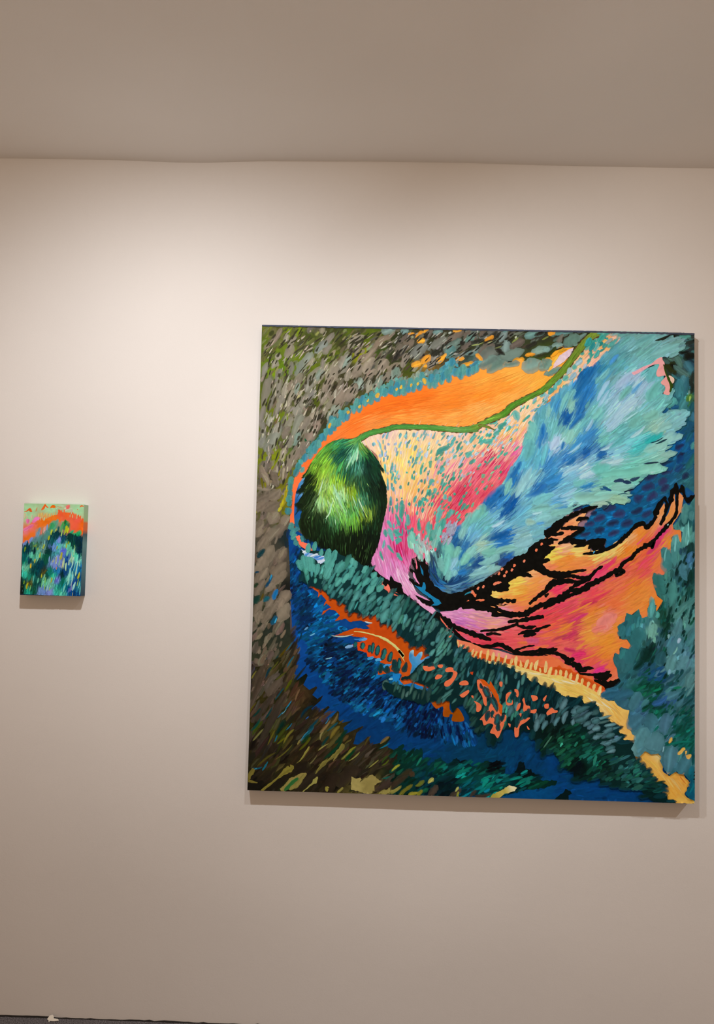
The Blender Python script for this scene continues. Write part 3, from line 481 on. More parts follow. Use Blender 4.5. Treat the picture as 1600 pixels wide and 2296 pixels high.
('D','641 1414 40 18.9 12.6 38 38 32 667 1398 20 37.7 12.6 46 51 27 759 1390 -40 40.9 15.7 33 32 28 553 1383 40 34.6 18.9 37 38 31 539 1421 50 37.7 18.9 45 50 27 523 1434 60 18.9 12.6 31 30 27 736 1438 50 44 15.7 39 40 33 800 1433 40 28.3 12.6 48 53 29 882 1449 20 34.6 12.6 34 34 30 857 1411 30 44 15.7 40 41 34 889 1380 20 44 15.7 49 54 30 756 1406 20 31.4 9.43 33 32 28 686 1421 20 44 12.6 38 39 32 590 1440 40 18.9 12.6 46 51 27 432 1368 60 37.7 15.7 30 29 26',0,1),
('D','686 1411 15 40.9 4.4 143 161 95 806 1427 40 28.3 6.29 128 146 76 727 1419 10 18.9 4.4 164 179 128 753 1403 20 25.2 4.4 106 118 75 901 1435 30 25.2 6.29 120 133 67 479 1430 30 12.6 8.18 139 151 122 808 1436 60 9.43 6.29 197 214 186 599 1447 30 11.3 6.29 180 195 188 687 1453 60 15.7 3.77 202 213 207',0,1),
('D','523 1454 50 25.2 11 229 164 48 501 1440 40 34.6 9.43 220 151 44 508 1418 10 28.3 17.3 227 163 48 477 1442 10 22 6.92 220 151 44 623 1455 10 31.4 14.2 232 166 49 724 1431 30 34.6 14.2 228 157 46 496 1343 20 37.7 18.9 224 160 47 525 1360 45 40.9 22 218 150 43 575 1364 45 44 15.7 228 163 48 629 1363 10 37.7 12.6 222 153 44 658 1345 15 53.5 14.2 230 165 49 693 1369 -50 31.4 15.7 225 155 45 817 1362 15 40.9 18.9 239 172 51 854 1381 10 34.6 12.6 233 161 48 908 1364 10 34.6 15.7 244 176 53 920 1454 30 25.2 15.7 238 165 49 522 1339 0 15.7 12.6 225 161 47 589 1335 30 15.7 12.6 220 151 44 926 1380 40 18.9 12.6 245 177 53 921 1454 50 28.3 18.9 238 165 49 910 1364 20 25.2 15.7 244 176 53',0,1),
('F','12 1445 729 1444 660 1371 449 1309 295 1220 171 1104 104 989 37 860 13 930','30 1438 55 159 1408 50 351 1411 42 36 1244 78 163 1246 62 354 1282 62 42 1051 80 136 1085 68 482 1414 48 642 1401 35','34 1308 170 166 149 195 1279 163 160 144 40 1115 167 166 150 353 1314 159 155 140 546 1415 149 156 148',0.07,18.2,3.6,0.12,0,0.35,0,0.25,0),
('F','12 1445 870 1446 660 1371 449 1309 295 1220 171 1104 104 989 37 860 13 930','30 1438 55 159 1408 50 351 1411 42 36 1244 78 163 1246 62 354 1282 62 42 1051 80 136 1085 68 482 1414 48 642 1401 35','34 1308 51 50 31 195 1279 48 47 29 40 1115 53 53 38 353 1314 43 42 29 546 1415 35 36 29 705 1418 32 33 28',0.14,21.0,4.8,0.15,0,0.35,0,0.25,0),
('D','21 983 -65 62.9 25.2 122 112 98 82 988 85 50.3 15.7 111 103 88 57 968 -70 56.6 25.2 105 97 84 20 939 -10 56.6 18.9 117 110 96 57 844 55 47.2 31.4 126 117 103 11 818 65 44 25.2 115 107 93 80 813 55 75.5 34.6 109 101 89 46 787 50 62.9 31.4 122 115 100 11 796 60 34.6 22 128 119 104 22 761 60 56.6 28.3 117 109 95 83 731 60 59.7 31.4 112 104 91 42 730 60 69.2 31.4 124 117 102 21 698 60 69.2 31.4 131 123 108 78 681 50 69.2 31.4 120 112 97 12 657 60 50.3 22 115 107 94 31 667 60 50.3 25.2 127 120 105 63 646 45 56.6 25.2 134 125 110 82 659 50 56.6 25.2 121 113 98 17 626 60 62.9 28.3 116 108 95 51 627 45 37.7 25.2 128 121 107 96 593 55 62.9 34.6 136 127 112 15 563 65 69.2 25.2 125 117 102 48 542 60 69.2 28.3 119 112 98 95 550 60 69.2 37.7 131 125 110 81 574 55 50.3 25.2 137 128 113 20 532 75 44 25.2 126 119 104 66 561 60 44 18.9 118 111 98 53 580 55 44 18.9 130 123 109 15 881 40 56.6 31.4 125 115 101 47 879 30 56.6 28.3 113 105 91 30 910 20 62.9 28.3 106 98 86 58 920 40 50.3 31.4 118 110 96 92 839 60 37.7 22 126 117 103',0,1),
('D','82 985 85 40.9 8.18 160 154 132 28 967 -60 47.2 9.43 141 135 115 60 851 55 31.4 15.7 134 129 111 17 812 60 34.6 9.43 137 130 112 86 734 60 40.9 12.6 130 123 104 99 836 60 37.7 8.18 146 140 122 59 794 50 56.6 6.29 130 125 109 0 862 90 9.43 5.03 145 153 30 66 775 75 28.3 6.29 126 119 105',0,1),
('D','75 873 60 18.9 9.43 183 183 41 87 899 75 40.9 12.6 154 147 12 92 921 80 37.7 9.43 162 156 24 81 892 70 25.2 9.43 168 162 30 16 954 -80 37.7 9.43 99 99 12 26 948 -80 18.9 8.18 108 109 12 46 1003 60 12.6 6.29 140 148 29 69 987 80 22 5.03 131 129 18 94 940 80 18.9 5.03 171 166 30',0,1),
('D','20 733 50 37.7 15.7 11 58 67 51 649 70 34.6 9.43 11 82 126 43 636 60 25.2 9.43 12 66 98 68 605 70 37.7 15.7 16 117 186 41 589 40 25.2 15.7 18 95 112 9 673 10 15.7 6.29 11 59 85 67 524 60 34.6 15.7 12 86 121 72 524 70 18.9 5.03 64 183 240 7 632 50 18.9 12.6 29 55 34 11 588 60 31.4 22 18 61 53 27 595 70 25.2 8.18 89 78 22 94 788 85 44 12.6 25 41 45 99 763 85 25.2 12.6 23 41 52 103 795 85 31.4 9.43 16 49 87 53 658 75 18.9 4.4 40 153 205',0,1),
('M','orange_band',0,0.3),
('G','107 826 124 827 120 852 122 896 123 922 133 954 152 986 167 1012 170 1022 194 1058 216 1079 238 1092 263 1099 298 1102 320 1111 358 1125 405 1139 452 1146 424 1144 472 1148 551 1145 608 1140 652 1141 687 1148 709 1161 750 1181 787 1208 815 1231 859 1257 890 1277 934 1310 900 1274 928 1307 953 1339 991 1404 991 1407 962 1404 940 1397 925 1374 900 1338 928 1313 906 1335 877 1338 845 1350 826 1366 801 1352 776 1355 750 1342 725 1344 703 1360 693 1340 655 1330 630 1320 611 1326 586 1306 558 1299 526 1295 510 1279 469 1268 453 1262 422 1258 450 1268 425 1258 387 1241 346 1227 324 1211 292 1197 261 1168 249 1145 230 1132 215 1109 187 1089 169 1057 153 1038 135 1008 135 1011 120 982 112 941 114 896 108 852','115 839 246 115 66 118 890 241 106 58 118 954 240 115 62 145 996 239 111 56 163 1028 238 111 45 200 1074 237 116 48 250 1113 239 121 50 294 1143 237 122 43 340 1186 234 113 32 387 1209 233 111 28 357 1147 236 135 58 420 1171 234 131 45 432 1226 233 112 26 454 1220 233 111 26 455 1181 234 135 49 517 1244 235 118 32 550 1206 237 129 41 519 1170 237 146 60 612 1271 238 141 50 613 1223 239 134 42 614 1166 241 155 68 706 1315 242 160 60 707 1273 243 152 56 708 1241 243 147 49 708 1193 244 166 78 801 1323 248 176 73 786 1275 247 161 61 802 1243 248 169 73 896 1309 249 177 72 900 1300 248 179 55 931 1381 246 176 50',0,0,0.03),
('F','169 1028 216 1080 263 1107 326 1121 452 1153 472 1153 583 1146 652 1147 709 1168 787 1214 834 1241 922 1310 865 1325 801 1336 738 1316 643 1294 580 1277 454 1236 419 1226 324 1182 262 1139','200 1070 45 262 1120 35 357 1160 22 455 1188 8 581 1207 8 676 1240 14 771 1242 30 770 1291 20 865 1299 35 709 1177 28','200 1067 237 118 53 263 1113 239 125 54 294 1143 237 116 37 357 1157 235 143 66 356 1192 234 111 30 420 1162 235 141 59 419 1203 233 113 28 454 1214 233 111 26 455 1172 234 152 65 517 1244 235 116 28 550 1206 237 131 43 535 1170 237 156 71 612 1271 238 141 48 613 1230 239 132 38 614 1175 240 165 78 707 1305 242 168 68 707 1270 243 156 58 707 1248 243 141 41 708 1200 244 178 92 801 1317 247 182 79 786 1275 247 155 53 802 1243 248 177 84 896 1309 249 181 76 677 1160 243 161 69',1.6,47.5,2.4,0.07,1,0.35,0,0.35,2),
('M','teal_fringe',1,0.25),
('F','421 1284 468 1304 516 1327 579 1332 598 1358 643 1333 699 1360 693 1334 656 1320 611 1316 586 1297 558 1290 526 1286 510 1272 469 1259 422 1248 418 1251 346 1221 292 1191 249 1139 215 1103 169 1051 138 1021 126 995 137 1047 193 1102 223 1157 261 1190 301 1223 355 1250 411 1283 449 1303','200 1086 70 485 1285 80 643 1327 40','153 1038 65 138 144 230 1142 66 136 144 324 1217 64 139 139 418 1264 80 143 140 453 1265 76 143 139 469 1297 122 143 127 532 1324 119 145 136 548 1293 77 145 143 598 1319 64 142 158 659 1324 69 144 160',1.3,18.2,11.2,0.16,0,0.35,0,0.25,0),
('D','129 1008 82 29.9 18.2 67 144 153 142 999 60 22 12.6 82 151 147 150 1037 82 29.9 18.2 57 136 160 166 1047 82 29.9 18.2 74 146 150 181 1064 82 29.9 18.2 66 143 152 193 1083 82 29.9 18.2 82 150 145 202 1103 82 29.9 18.2 56 135 159 215 1119 82 29.9 18.2 73 145 148 224 1138 82 29.9 18.2 66 141 150 235 1148 82 29.9 18.2 81 148 144 230 1126 82 29.9 18.2 56 135 159 252 1152 82 29.9 18.2 73 144 147 261 1174 82 29.9 18.2 65 140 149 277 1187 82 29.9 18.2 80 146 142 280 1171 82 29.9 18.2 56 133 157 302 1194 82 29.9 18.2 72 142 146 318 1198 82 29.9 18.2 64 139 148 308 1217 82 29.9 18.2 79 145 141 327 1227 82 29.9 18.2 55 132 155 336 1218 82 29.9 18.2 72 141 145 355 1240 82 29.9 18.2 64 138 146 355 1224 82 29.9 18.2 79 145 141 374 1234 82 29.9 18.2 55 131 155 386 1251 82 29.9 18.2 71 141 144 399 1251 82 29.9 18.2 64 138 146 415 1274 82 29.9 18.2 78 144 140 418 1258 82 29.9 18.2 55 131 154 437 1277 82 29.9 18.2 71 141 144 444 1255 82 29.9 18.2 64 138 147 431 1252 82 29.9 18.2 79 145 141 434 1271 82 29.9 18.2 54 131 154 431 1252 82 29.9 18.2 71 141 145 453 1278 82 29.9 18.2 64 138 146 457 1255 82 29.9 18.2 79 145 141 472 1265 82 29.9 18.2 55 132 155 478 1285 82 29.9 18.2 71 141 145 488 1266 82 29.9 18.2 64 139 148 497 1288 82 29.9 18.2 79 146 141 507 1272 82 29.9 18.2 55 133 156 513 1305 82 29.9 18.2 72 142 146 526 1289 82 29.9 18.2 65 140 148 539 1279 82 29.9 18.2 80 147 143 542 1299 82 29.9 18.2 55 133 157 555 1280 82 29.9 18.2 73 143 147 561 1299 82 29.9 18.2 65 140 149 577 1293 82 29.9 18.2 80 148 144 580 1306 82 29.9 18.2 56 134 158 592 1316 82 29.9 18.2 73 145 149 599 1300 82 29.9 18.2 66 141 150 605 1332 82 29.9 18.2 81 149 145 618 1320 82 29.9 18.2 56 135 160 627 1320 82 29.9 18.2 74 146 150 637 1310 82 29.9 18.2 66 143 152 649 1324 82 29.9 18.2 82 150 146 662 1321 82 29.9 18.2 57 137 161 675 1327 82 29.9 18.2 74 147 152 687 1334 82 29.9 18.2 67 145 154 643 1333 82 29.9 18.2 82 150 146 607 1352 82 29.9 18.2 57 136 160',0,1),
('D','722 1354 30 69.2 34.6 107 135 129 750 1340 25 75.5 28.3 105 138 129 795 1349 10 56.6 18.9 111 142 134 861 1347 20 72.3 40.9 113 146 140 902 1348 25 53.5 31.4 109 142 135 915 1326 25 40.9 18.9 104 137 133 909 1351 60 37.7 37.7 109 146 136 931 1329 20 62.9 22 102 144 136',0,1),
('D','448 1270 70 12.6 6.92 209 171 58 480 1275 70 12.6 6.92 205 163 49 501 1280 70 12.6 6.92 210 173 59 434 1261 70 12.6 6.92 204 162 48 521 1289 110 22 11.3 211 173 59 225 1141 70 18.9 9.43 209 166 50 318 1204 60 12.6 8.18 210 173 59 283 1184 60 12.6 9.43 207 164 49 344 1224 60 12.6 6.29 210 172 59 374 1241 60 18.9 11.3 205 162 48 447 1268 60 12.6 8.18 209 171 58',0,1),
('D','129 1005 60 28.3 17.3 61 131 132 123 989 70 28.3 17.3 55 124 135 108 963 80 29.9 17.6 70 142 137 105 941 85 28.3 16.4 62 132 134 105 921 85 22 18.9 56 126 136 102 906 85 25.2 18.9 71 144 139 104 892 80 22 15.7 62 134 135 101 867 75 23.6 22 57 127 138 112 820 80 25.2 18.9 73 147 143 119 801 60 28.3 18.9 64 137 139 131 814 60 25.2 17.3 58 129 141 122 786 40 25.2 15.7 73 148 144 137 773 30 37.7 18.9 65 138 140 148 783 10 28.3 17.3 58 131 142 145 764 60 25.2 15.7 74 149 145',0,1),
('M','pink_fan',0,0.15),
('G','317 1092 358 1122 405 1134 452 1141 472 1143 551 1142 602 1138 646 1134 693 1142 750 1178 787 1208 828 1231 865 1248 928 1294 932 1297 957 1330 997 1382 1038 1437 1076 1456 1120 1452 1145 1443 1120 1413 1101 1393 1064 1354 1020 1334 1001 1298 970 1275 920 1236 925 1252 882 1197 867 1158 848 1116 836 1068 805 1014 802 1026 775 968 731 926 703 897 669 868 648 842 620 813 583 768 558 743 546 720 537 708 512 735 493 727 484 694 483 669 488 647 514 619 539 598 574 565 587 556 568 552 530 573 499 597 470 618 460 648 448 635 435 658 460 646 450 638 428 675 422 656 399 671 377 690 362 719 379 749 388 776 398 821 408 871 412 903 409 949 389 1004 392 1027 375 1052 343 1080','333 1089 224 201 189 374 1090 228 201 183 421 1117 222 194 187 391 1059 232 202 143 423 1028 235 207 123 359 1068 230 197 174 456 1124 229 209 166 520 1128 228 201 189 630 1121 233 205 193 709 1132 236 198 191 489 1077 233 206 133 568 1094 234 204 165 647 1080 237 202 158 709 1113 239 193 149 772 1162 241 200 150 803 1195 239 206 178 850 1228 244 213 174 897 1255 246 211 166 804 1131 243 192 119 458 1028 234 212 123 537 1030 237 205 135 616 1048 237 192 158 679 1049 237 179 149 726 1034 235 134 141 773 1067 231 135 163 820 1090 232 157 175 947 1320 249 201 123 1010 1376 249 203 146 1051 1376 249 196 172 1088 1425 249 193 114 1120 1442 245 201 189 916 1252 249 190 122 995 1321 218 216 216 399 985 237 210 125 424 999 236 204 114 419 913 239 203 137 441 929 235 182 147 411 849 225 154 193 442 866 233 154 160 413 786 223 147 208 444 787 224 73 143 398 739 221 138 200 445 740 217 85 156 430 693 219 130 204 383 707 208 129 191 459 999 236 209 124 538 1001 239 201 126 617 1009 236 173 159 476 946 237 191 137 554 963 239 183 127 633 965 229 123 129 711 999 221 93 119 768 1016 223 84 121 455 891 232 153 149 508 915 232 163 138 571 916 219 113 129 649 924 207 51 87 712 942 218 84 110 462 835 216 103 151 525 861 231 114 130 588 869 222 94 120 634 886 223 83 110 454 762 205 52 111 479 788 224 126 165 526 820 233 115 132 443 708 224 151 214 466 678 224 153 211 498 638 228 156 210 546 580 235 171 222 568 562 242 184 230',0,0,0.05),
('F','327 1089 405 1129 452 1137 551 1139 646 1131 709 1145 787 1204 866 1244 928 1284 932 1294 997 1379 1038 1428 1088 1451 1120 1439 1095 1393 1051 1354 1020 1334 1001 1302 963 1275 920 1236 916 1236 866 1164 842 1100 821 1058 799 1017 799 1026 774 975 731 929 703 900 648 849 620 820 583 775 546 724 527 723 511 742 493 729 484 694 483 669 488 647 511 626 539 601 568 568 530 576 499 600 470 622 448 637 435 661 450 641 399 673 364 719 388 776 399 827 410 897 409 947 392 998 391 1033','359 1074 120 421 1107 75 439 1028 82 488 1109 66 490 1029 74 615 1095 55 616 1032 58 740 1162 48 742 1050 52 835 1196 60 897 1245 50 1010 1376 48 1088 1425 35 932 1294 52 453 993 82 455 866 92 452 709 108 523 931 65 526 805 80 618 933 54 711 983 52 619 854 52 774 1016 52 498 647 122 536 586 138 403 928 96 429 771 100 415 692 106 392 991 105','374 1090 231 204 183 421 1117 227 199 187 391 1059 234 202 123 439 1044 234 208 112 456 1118 229 209 161 520 1125 228 204 184 630 1121 233 205 193 489 1077 233 208 112 568 1094 234 204 155 647 1080 237 202 147 709 1113 239 193 138 772 1162 241 205 161 850 1222 244 214 164 897 1255 246 205 155 804 1131 243 197 108 458 1028 234 212 102 537 1030 237 205 125 538 1008 224 130 157 616 1048 237 192 147 648 1017 227 133 160 695 1040 228 133 161 711 1018 210 61 97 742 1038 201 40 98 789 1051 232 136 131 758 1019 212 51 109 820 1084 227 115 175 811 1052 213 84 154 947 1320 249 201 123 1010 1376 249 203 146 1051 1376 249 196 172 1088 1425 249 193 114 916 1252 249 190 122 399 976 238 205 114 440 986 232 189 135 419 913 231 172 159 441 929 238 192 116 411 849 210 113 172 443 850 220 113 161 413 786 213 126 197 444 771 190 30 110 450 819 212 51 130 398 739 216 128 195 446 709 213 97 169 431 677 226 152 216 383 707 218 139 197 446 993 236 204 103 490 1006 237 209 114 553 1008 224 151 168 538 979 240 197 105 617 1009 217 112 159 476 946 237 197 105 555 948 242 184 85 601 971 237 153 139 649 965 215 61 108 696 992 211 51 97 727 999 241 146 131 768 1016 213 52 99 455 891 227 122 159 508 921 237 183 106 534 893 195 40 107 571 916 210 51 108 586 932 244 175 86 649 924 202 35 71 634 908 197 29 65 712 942 213 62 99 696 957 242 115 109 462 828 196 40 108 440 834 221 103 162 509 861 230 82 108 550 875 240 176 87 563 850 223 73 98 603 879 222 73 109 631 877 223 84 99 666 890 238 116 121 455 756 190 24 89 444 787 214 62 121 479 772 225 106 166 526 820 238 105 121 542 789 236 85 111 588 822 225 63 100 443 708 224 140 208 465 709 209 86 158 466 671 225 153 212 498 638 228 161 212 546 580 237 177 225',1.15,41.9,3.1,0.1,0,0.35,0,0.5,2),
('F','343 1083 405 1123 453 1130 551 1126 646 1125 709 1132 787 1195 866 1238 928 1274 932 1287 1004 1369 897 1213 842 1107 789 1036 743 968 650 877 588 822 525 836 462 866 427 866 412 976','359 1074 120 421 1107 75 439 1028 82 488 1109 66 490 1029 74 615 1095 55 616 1032 58 740 1162 48 742 1050 52 835 1196 60 897 1245 50 1010 1376 48 1088 1425 35 932 1294 52 453 993 82 455 866 92 452 709 108 523 931 65 526 805 80 618 933 54 711 983 52 619 854 52 774 1016 52 498 647 122 536 586 138 403 928 96 429 771 100 415 692 106 392 991 105','390 1075 233 214 184 520 1093 234 212 164 710 1097 240 209 176 835 1196 246 218 190 616 1016 241 198 170 491 962 239 206 157 649 934 221 83 120 711 999 226 114 141 426 897 237 193 180',0.5,36.3,2.8,0.06,1,0.35,0,0.4,2),
('F','434 708 481 709 485 669 511 626 539 598 530 579 470 625 434 671 399 692 373 713 397 770 429 755','452 709 108 498 647 122 414 708 106 536 586 138','453 693 243 211 244 398 723 242 203 240',0.3,44.7,1.8,0.08,1,0.35,0,0.25,2),
('M','teal_specks',1,0.3),
('F','343 1083 405 1123 453 1130 551 1126 646 1125 709 1132 787 1195 866 1238 928 1274 932 1287 1004 1369 1038 1424 1101 1448 1133 1439 1057 1360 1004 1327 963 1282 920 1242 907 1229 863 1164 842 1107 799 1036 768 984 731 939 651 858 582 806 542 774 464 772 433 740 429 740 409 802 413 890 408 976 391 1052','359 1074 120 421 1107 75 439 1028 82 488 1109 66 490 1029 74 615 1095 55 616 1032 58 740 1162 48 742 1050 52 835 1196 60 897 1245 50 1010 1376 48 1088 1425 35 932 1294 52 453 993 82 455 866 92 452 709 108 523 931 65 526 805 80 618 933 54 711 983 52 619 854 52 774 1016 52 498 647 122 536 586 138 403 928 96 429 771 100 415 692 106 392 991 105','422 1075 101 161 173 520 1093 107 167 169 553 1053 99 159 135 647 1096 80 166 163 725 1101 72 169 155 803 1195 77 170 156 881 1251 88 173 170 458 1028 88 163 164 1025 1408 61 164 161 419 929 85 162 163 422 802 78 162 164 491 978 65 150 141 554 979 61 152 137 477 867 72 159 156 541 852 73 172 158 618 917 63 156 136 712 967 108 162 137',0.2,16.1,6.4,0.14,0,0.35,0,0.3,1),
('F','343 1083 405 1123 453 1130 646 1125 787 1195 928 1274 863 1164 842 1107 773 1067 711 983 586 964 460 930 425 929 412 976','359 1074 120 421 1107 75 439 1028 82 488 1109 66 490 1029 74 615 1095 55 616 1032 58 740 1162 48 742 1050 52 835 1196 60 897 1245 50 1010 1376 48 1088 1425 35 932 1294 52 453 993 82 455 866 92 452 709 108 523 931 65 526 805 80 618 933 54 711 983 52 619 854 52 774 1016 52 498 647 122 536 586 138 403 928 96 429 771 100 415 692 106 392 991 105','422 1075 153 176 209 520 1093 159 187 210 709 1113 168 199 218 834 1212 162 197 223 458 1028 178 177 195 522 994 181 181 209',0.09,14.0,5.9,0.1,0,0.35,0,0.25,1),
('D','584 1072 30 50.3 18.9 65 155 146 769 1153 35 34.6 15.7 57 152 140 725 1101 20 28.3 15.7 81 169 160 813 1186 110 34.6 22 92 176 173 844 1177 45 34.6 8.18 68 162 153 740 1165 40 31.4 12.6 57 151 138 750 1127 30 22 12.6 82 169 161 894 1255 50 25.2 12.6 94 179 176 582 1015 70 18.9 11.3 66 156 147 634 1086 60 34.6 9.43 56 149 136 666 1058 50 25.2 15.7 81 168 159 678 1109 50 34.6 11.3 90 172 169 1035 1415 50 40.9 18.9 71 170 162 1016 1392 100 22 15.7 61 161 149 994 1345 60 22 15.7 86 178 171 1063 1412 60 37.7 15.7 98 187 186 1107 1416 30 28.3 15.7 73 173 165 1045 1386 90 28.3 9.43 61 162 151 966 1307 40 22 18.9 85 177 169 935 1281 80 25.2 15.7 95 181 178 1073 1441 40 34.6 12.6 72 171 163 1051 1425 60 28.3 12.6 61 162 151 548 970 60 22 11.3 81 167 159 582 1008 50 22 12.6 90 172 169 583 970 75 25.2 10.1 67 158 149 545 935 80 25.2 10.1 57 151 139 561 941 80 22 9.43 82 169 160 593 923 90 18.9 12.6 92 175 172 609 917 80 18.9 13.8 68 160 152 514 902 80 18.9 11.3 57 151 139 544 824 95 44 15.7 84 173 165 575 863 75 50.3 15.7 93 177 175 588 838 80 37.7 18.9 69 163 154 557 799 75 44 18.9 59 157 144 569 825 80 37.7 13.8 84 174 166 610 870 70 31.4 12.6 93 178 175 650 893 60 28.3 12.6 68 162 154 458 876 85 50.3 18.9 57 151 139 478 848 95 37.7 15.7 82 170 162 444 806 100 28.3 15.7 93 177 174 448 781 70 25.2 12.6 69 163 154 513 830 95 34.6 12.6 58 155 142 452 734 -60 28.3 9.43 85 176 168 425 802 -70 40.9 13.8 93 178 175 447 806 -30 34.6 13.8 68 162 153 446 847 -70 40.9 11.3 57 152 140 450 784 10 22 15.7 84 173 165 404 770 80 28.3 8.18 94 179 176 426 755 -50 34.6 9.43 69 164 155 398 733 -70 34.6 8.18 60 158 145 455 728 -40 25.2 8.18 85 177 168 421 834 -60 28.3 12.6 92 176 173 409 805 -80 25.2 12.6 68 162 153',0,1),
('F','479 788 510 798 542 805 582 812 589 787 567 762 549 724 543 711 534 717 515 723 508 748 489 757','511 757 -75 558 790 78 543 727 95','488 794 119 195 187 508 773 140 202 194 527 742 147 204 197 533 773 206 138 167 551 799 95 175 161 573 790 110 187 179 558 761 131 198 186 543 723 133 190 182',1.8,28.0,8.4,0.14,0,0.35,0,0.3,0),
('M','green_stem',0,0.1),
('S','1071 1461 28.3 1038 1437 23.9 1016 1411 24.5 997 1385 23.9 978 1359 23.3 957 1330 22.6 928 1300 22 900 1272 20.1 865 1251 18.9 828 1232 20.1 796 1213 21.4 775 1191 22.6 740 1174 20.1 709 1159 18.2 687 1145 22.6 662 1138 22.6 630 1136 20.1 583 1139 18.9 519 1142 18.9 456 1142 18.2 424 1139 18.2 405 1132 18.9 358 1121 19.5 326 1105 21.4 308 1089 22.6','91 70 41',0.12),
('S','1071 1461 24.5 1038 1437 20.1 1016 1411 20.8 997 1385 20.1 978 1359 19.5 957 1330 18.9 928 1300 18.2 900 1272 16.4 865 1251 15.1 828 1232 16.4 796 1213 17.6 775 1191 18.9 740 1174 16.4 709 1159 14.5 687 1145 18.9 662 1138 18.9 630 1136 16.4 583 1139 15.1 519 1142 15.1 456 1142 14.5 424 1139 14.5 405 1132 15.1 358 1121 15.7 326 1105 17.6 308 1089 18.9','1057 1447 124 154 58 1010 1401 114 144 51 963 1339 105 148 50 900 1274 99 149 53 865 1251 90 146 49 787 1201 75 139 42 740 1175 96 148 53 693 1151 100 143 52 646 1136 89 150 73 551 1142 72 143 59 424 1139 65 137 60 389 1129 68 136 58 326 1102 69 142 66',0.1),
('F','1047 1457 1025 1431 985 1382 956 1339 916 1300 900 1280 897 1280 828 1237 771 1198 709 1164 646 1144 551 1148 424 1144 358 1125 358 1117 424 1134 551 1137 646 1131 709 1152 772 1182 828 1226 897 1264 907 1268 963 1326 1003 1382 1057 1444','1010 1401 57 932 1307 45 834 1237 32 740 1175 25 646 1137 -3 519 1142 -3 389 1129 14','1010 1401 106 141 46 803 1217 77 132 42 646 1137 113 170 94 519 1142 77 137 60 740 1175 115 168 63',0.7,28.0,2.5,0.16,1,0.35,0,0.25,2),
('S','693 1151 9.43 718 1149 8.18 734 1143 5.66 749 1136 1.26','100 93 41',0.1),
('S','696 1151 5.03 718 1148 4.4 733 1143 2.52','105 142 52',0.1),
('G','671 1135 696 1140 689 1135 697 1132 678 1129','678 1132 90 141 73',0,0,0.06),
('G','991 1407 975 1400 947 1381 936 1365 922 1343 906 1328 928 1339 959 1359 978 1378','978 1394 225 205 227 947 1368 227 212 225 919 1337 235 201 211',0.5,0,0.06),
('D','940 1394 40 50.3 12.6 247 176 44 931 1364 60 37.7 9.43 247 187 67 919 1338 50 28.3 7.55 249 180 67 956 1397 20 28.3 6.29 202 161 45 940 1400 20 47.2 5.03 39 40 27 918 1390 40 50.3 12.6 49 63 26',0,1),
('M','green_leaf_bud',0,0.3),
('G','123 821 120 852 120 890 123 922 132 954 152 983 158 983 166 939 154 885 149 840 141 815','140 964 65 140 198 128 938 21 85 152 129 897 26 91 159 130 859 21 87 160 147 932 105 172 226 139 973 113 180 219 131 827 27 103 140',0,0,0.06),
('G','310 1102 276 1100 241 1094 219 1083 194 1058 176 1032 157 1003 167 1012 152 989 139 973 152 975 150 964 140 944 132 928 144 927 157 935 141 913 136 906 126 884 134 878 146 875 142 853 134 827 144 802 157 783 183 773 205 756 231 749 256 739 272 729 298 717 323 706 336 690 364 710 367 725 379 748 391 783 397 821 405 859 412 897 409 951 396 979 387 1003 396 1004 385 1020 383 1015 396 1004 385 1027 372 1045 356 1061 336 1080 320 1092','295 1089 35 98 61 232 1055 55 109 51 344 1042 15 58 40 172 923 9 24 8 267 925 67 112 52 271 799 7 23 9 362 927 9 35 21 335 737 5 16 5',0.7,0,0.06),
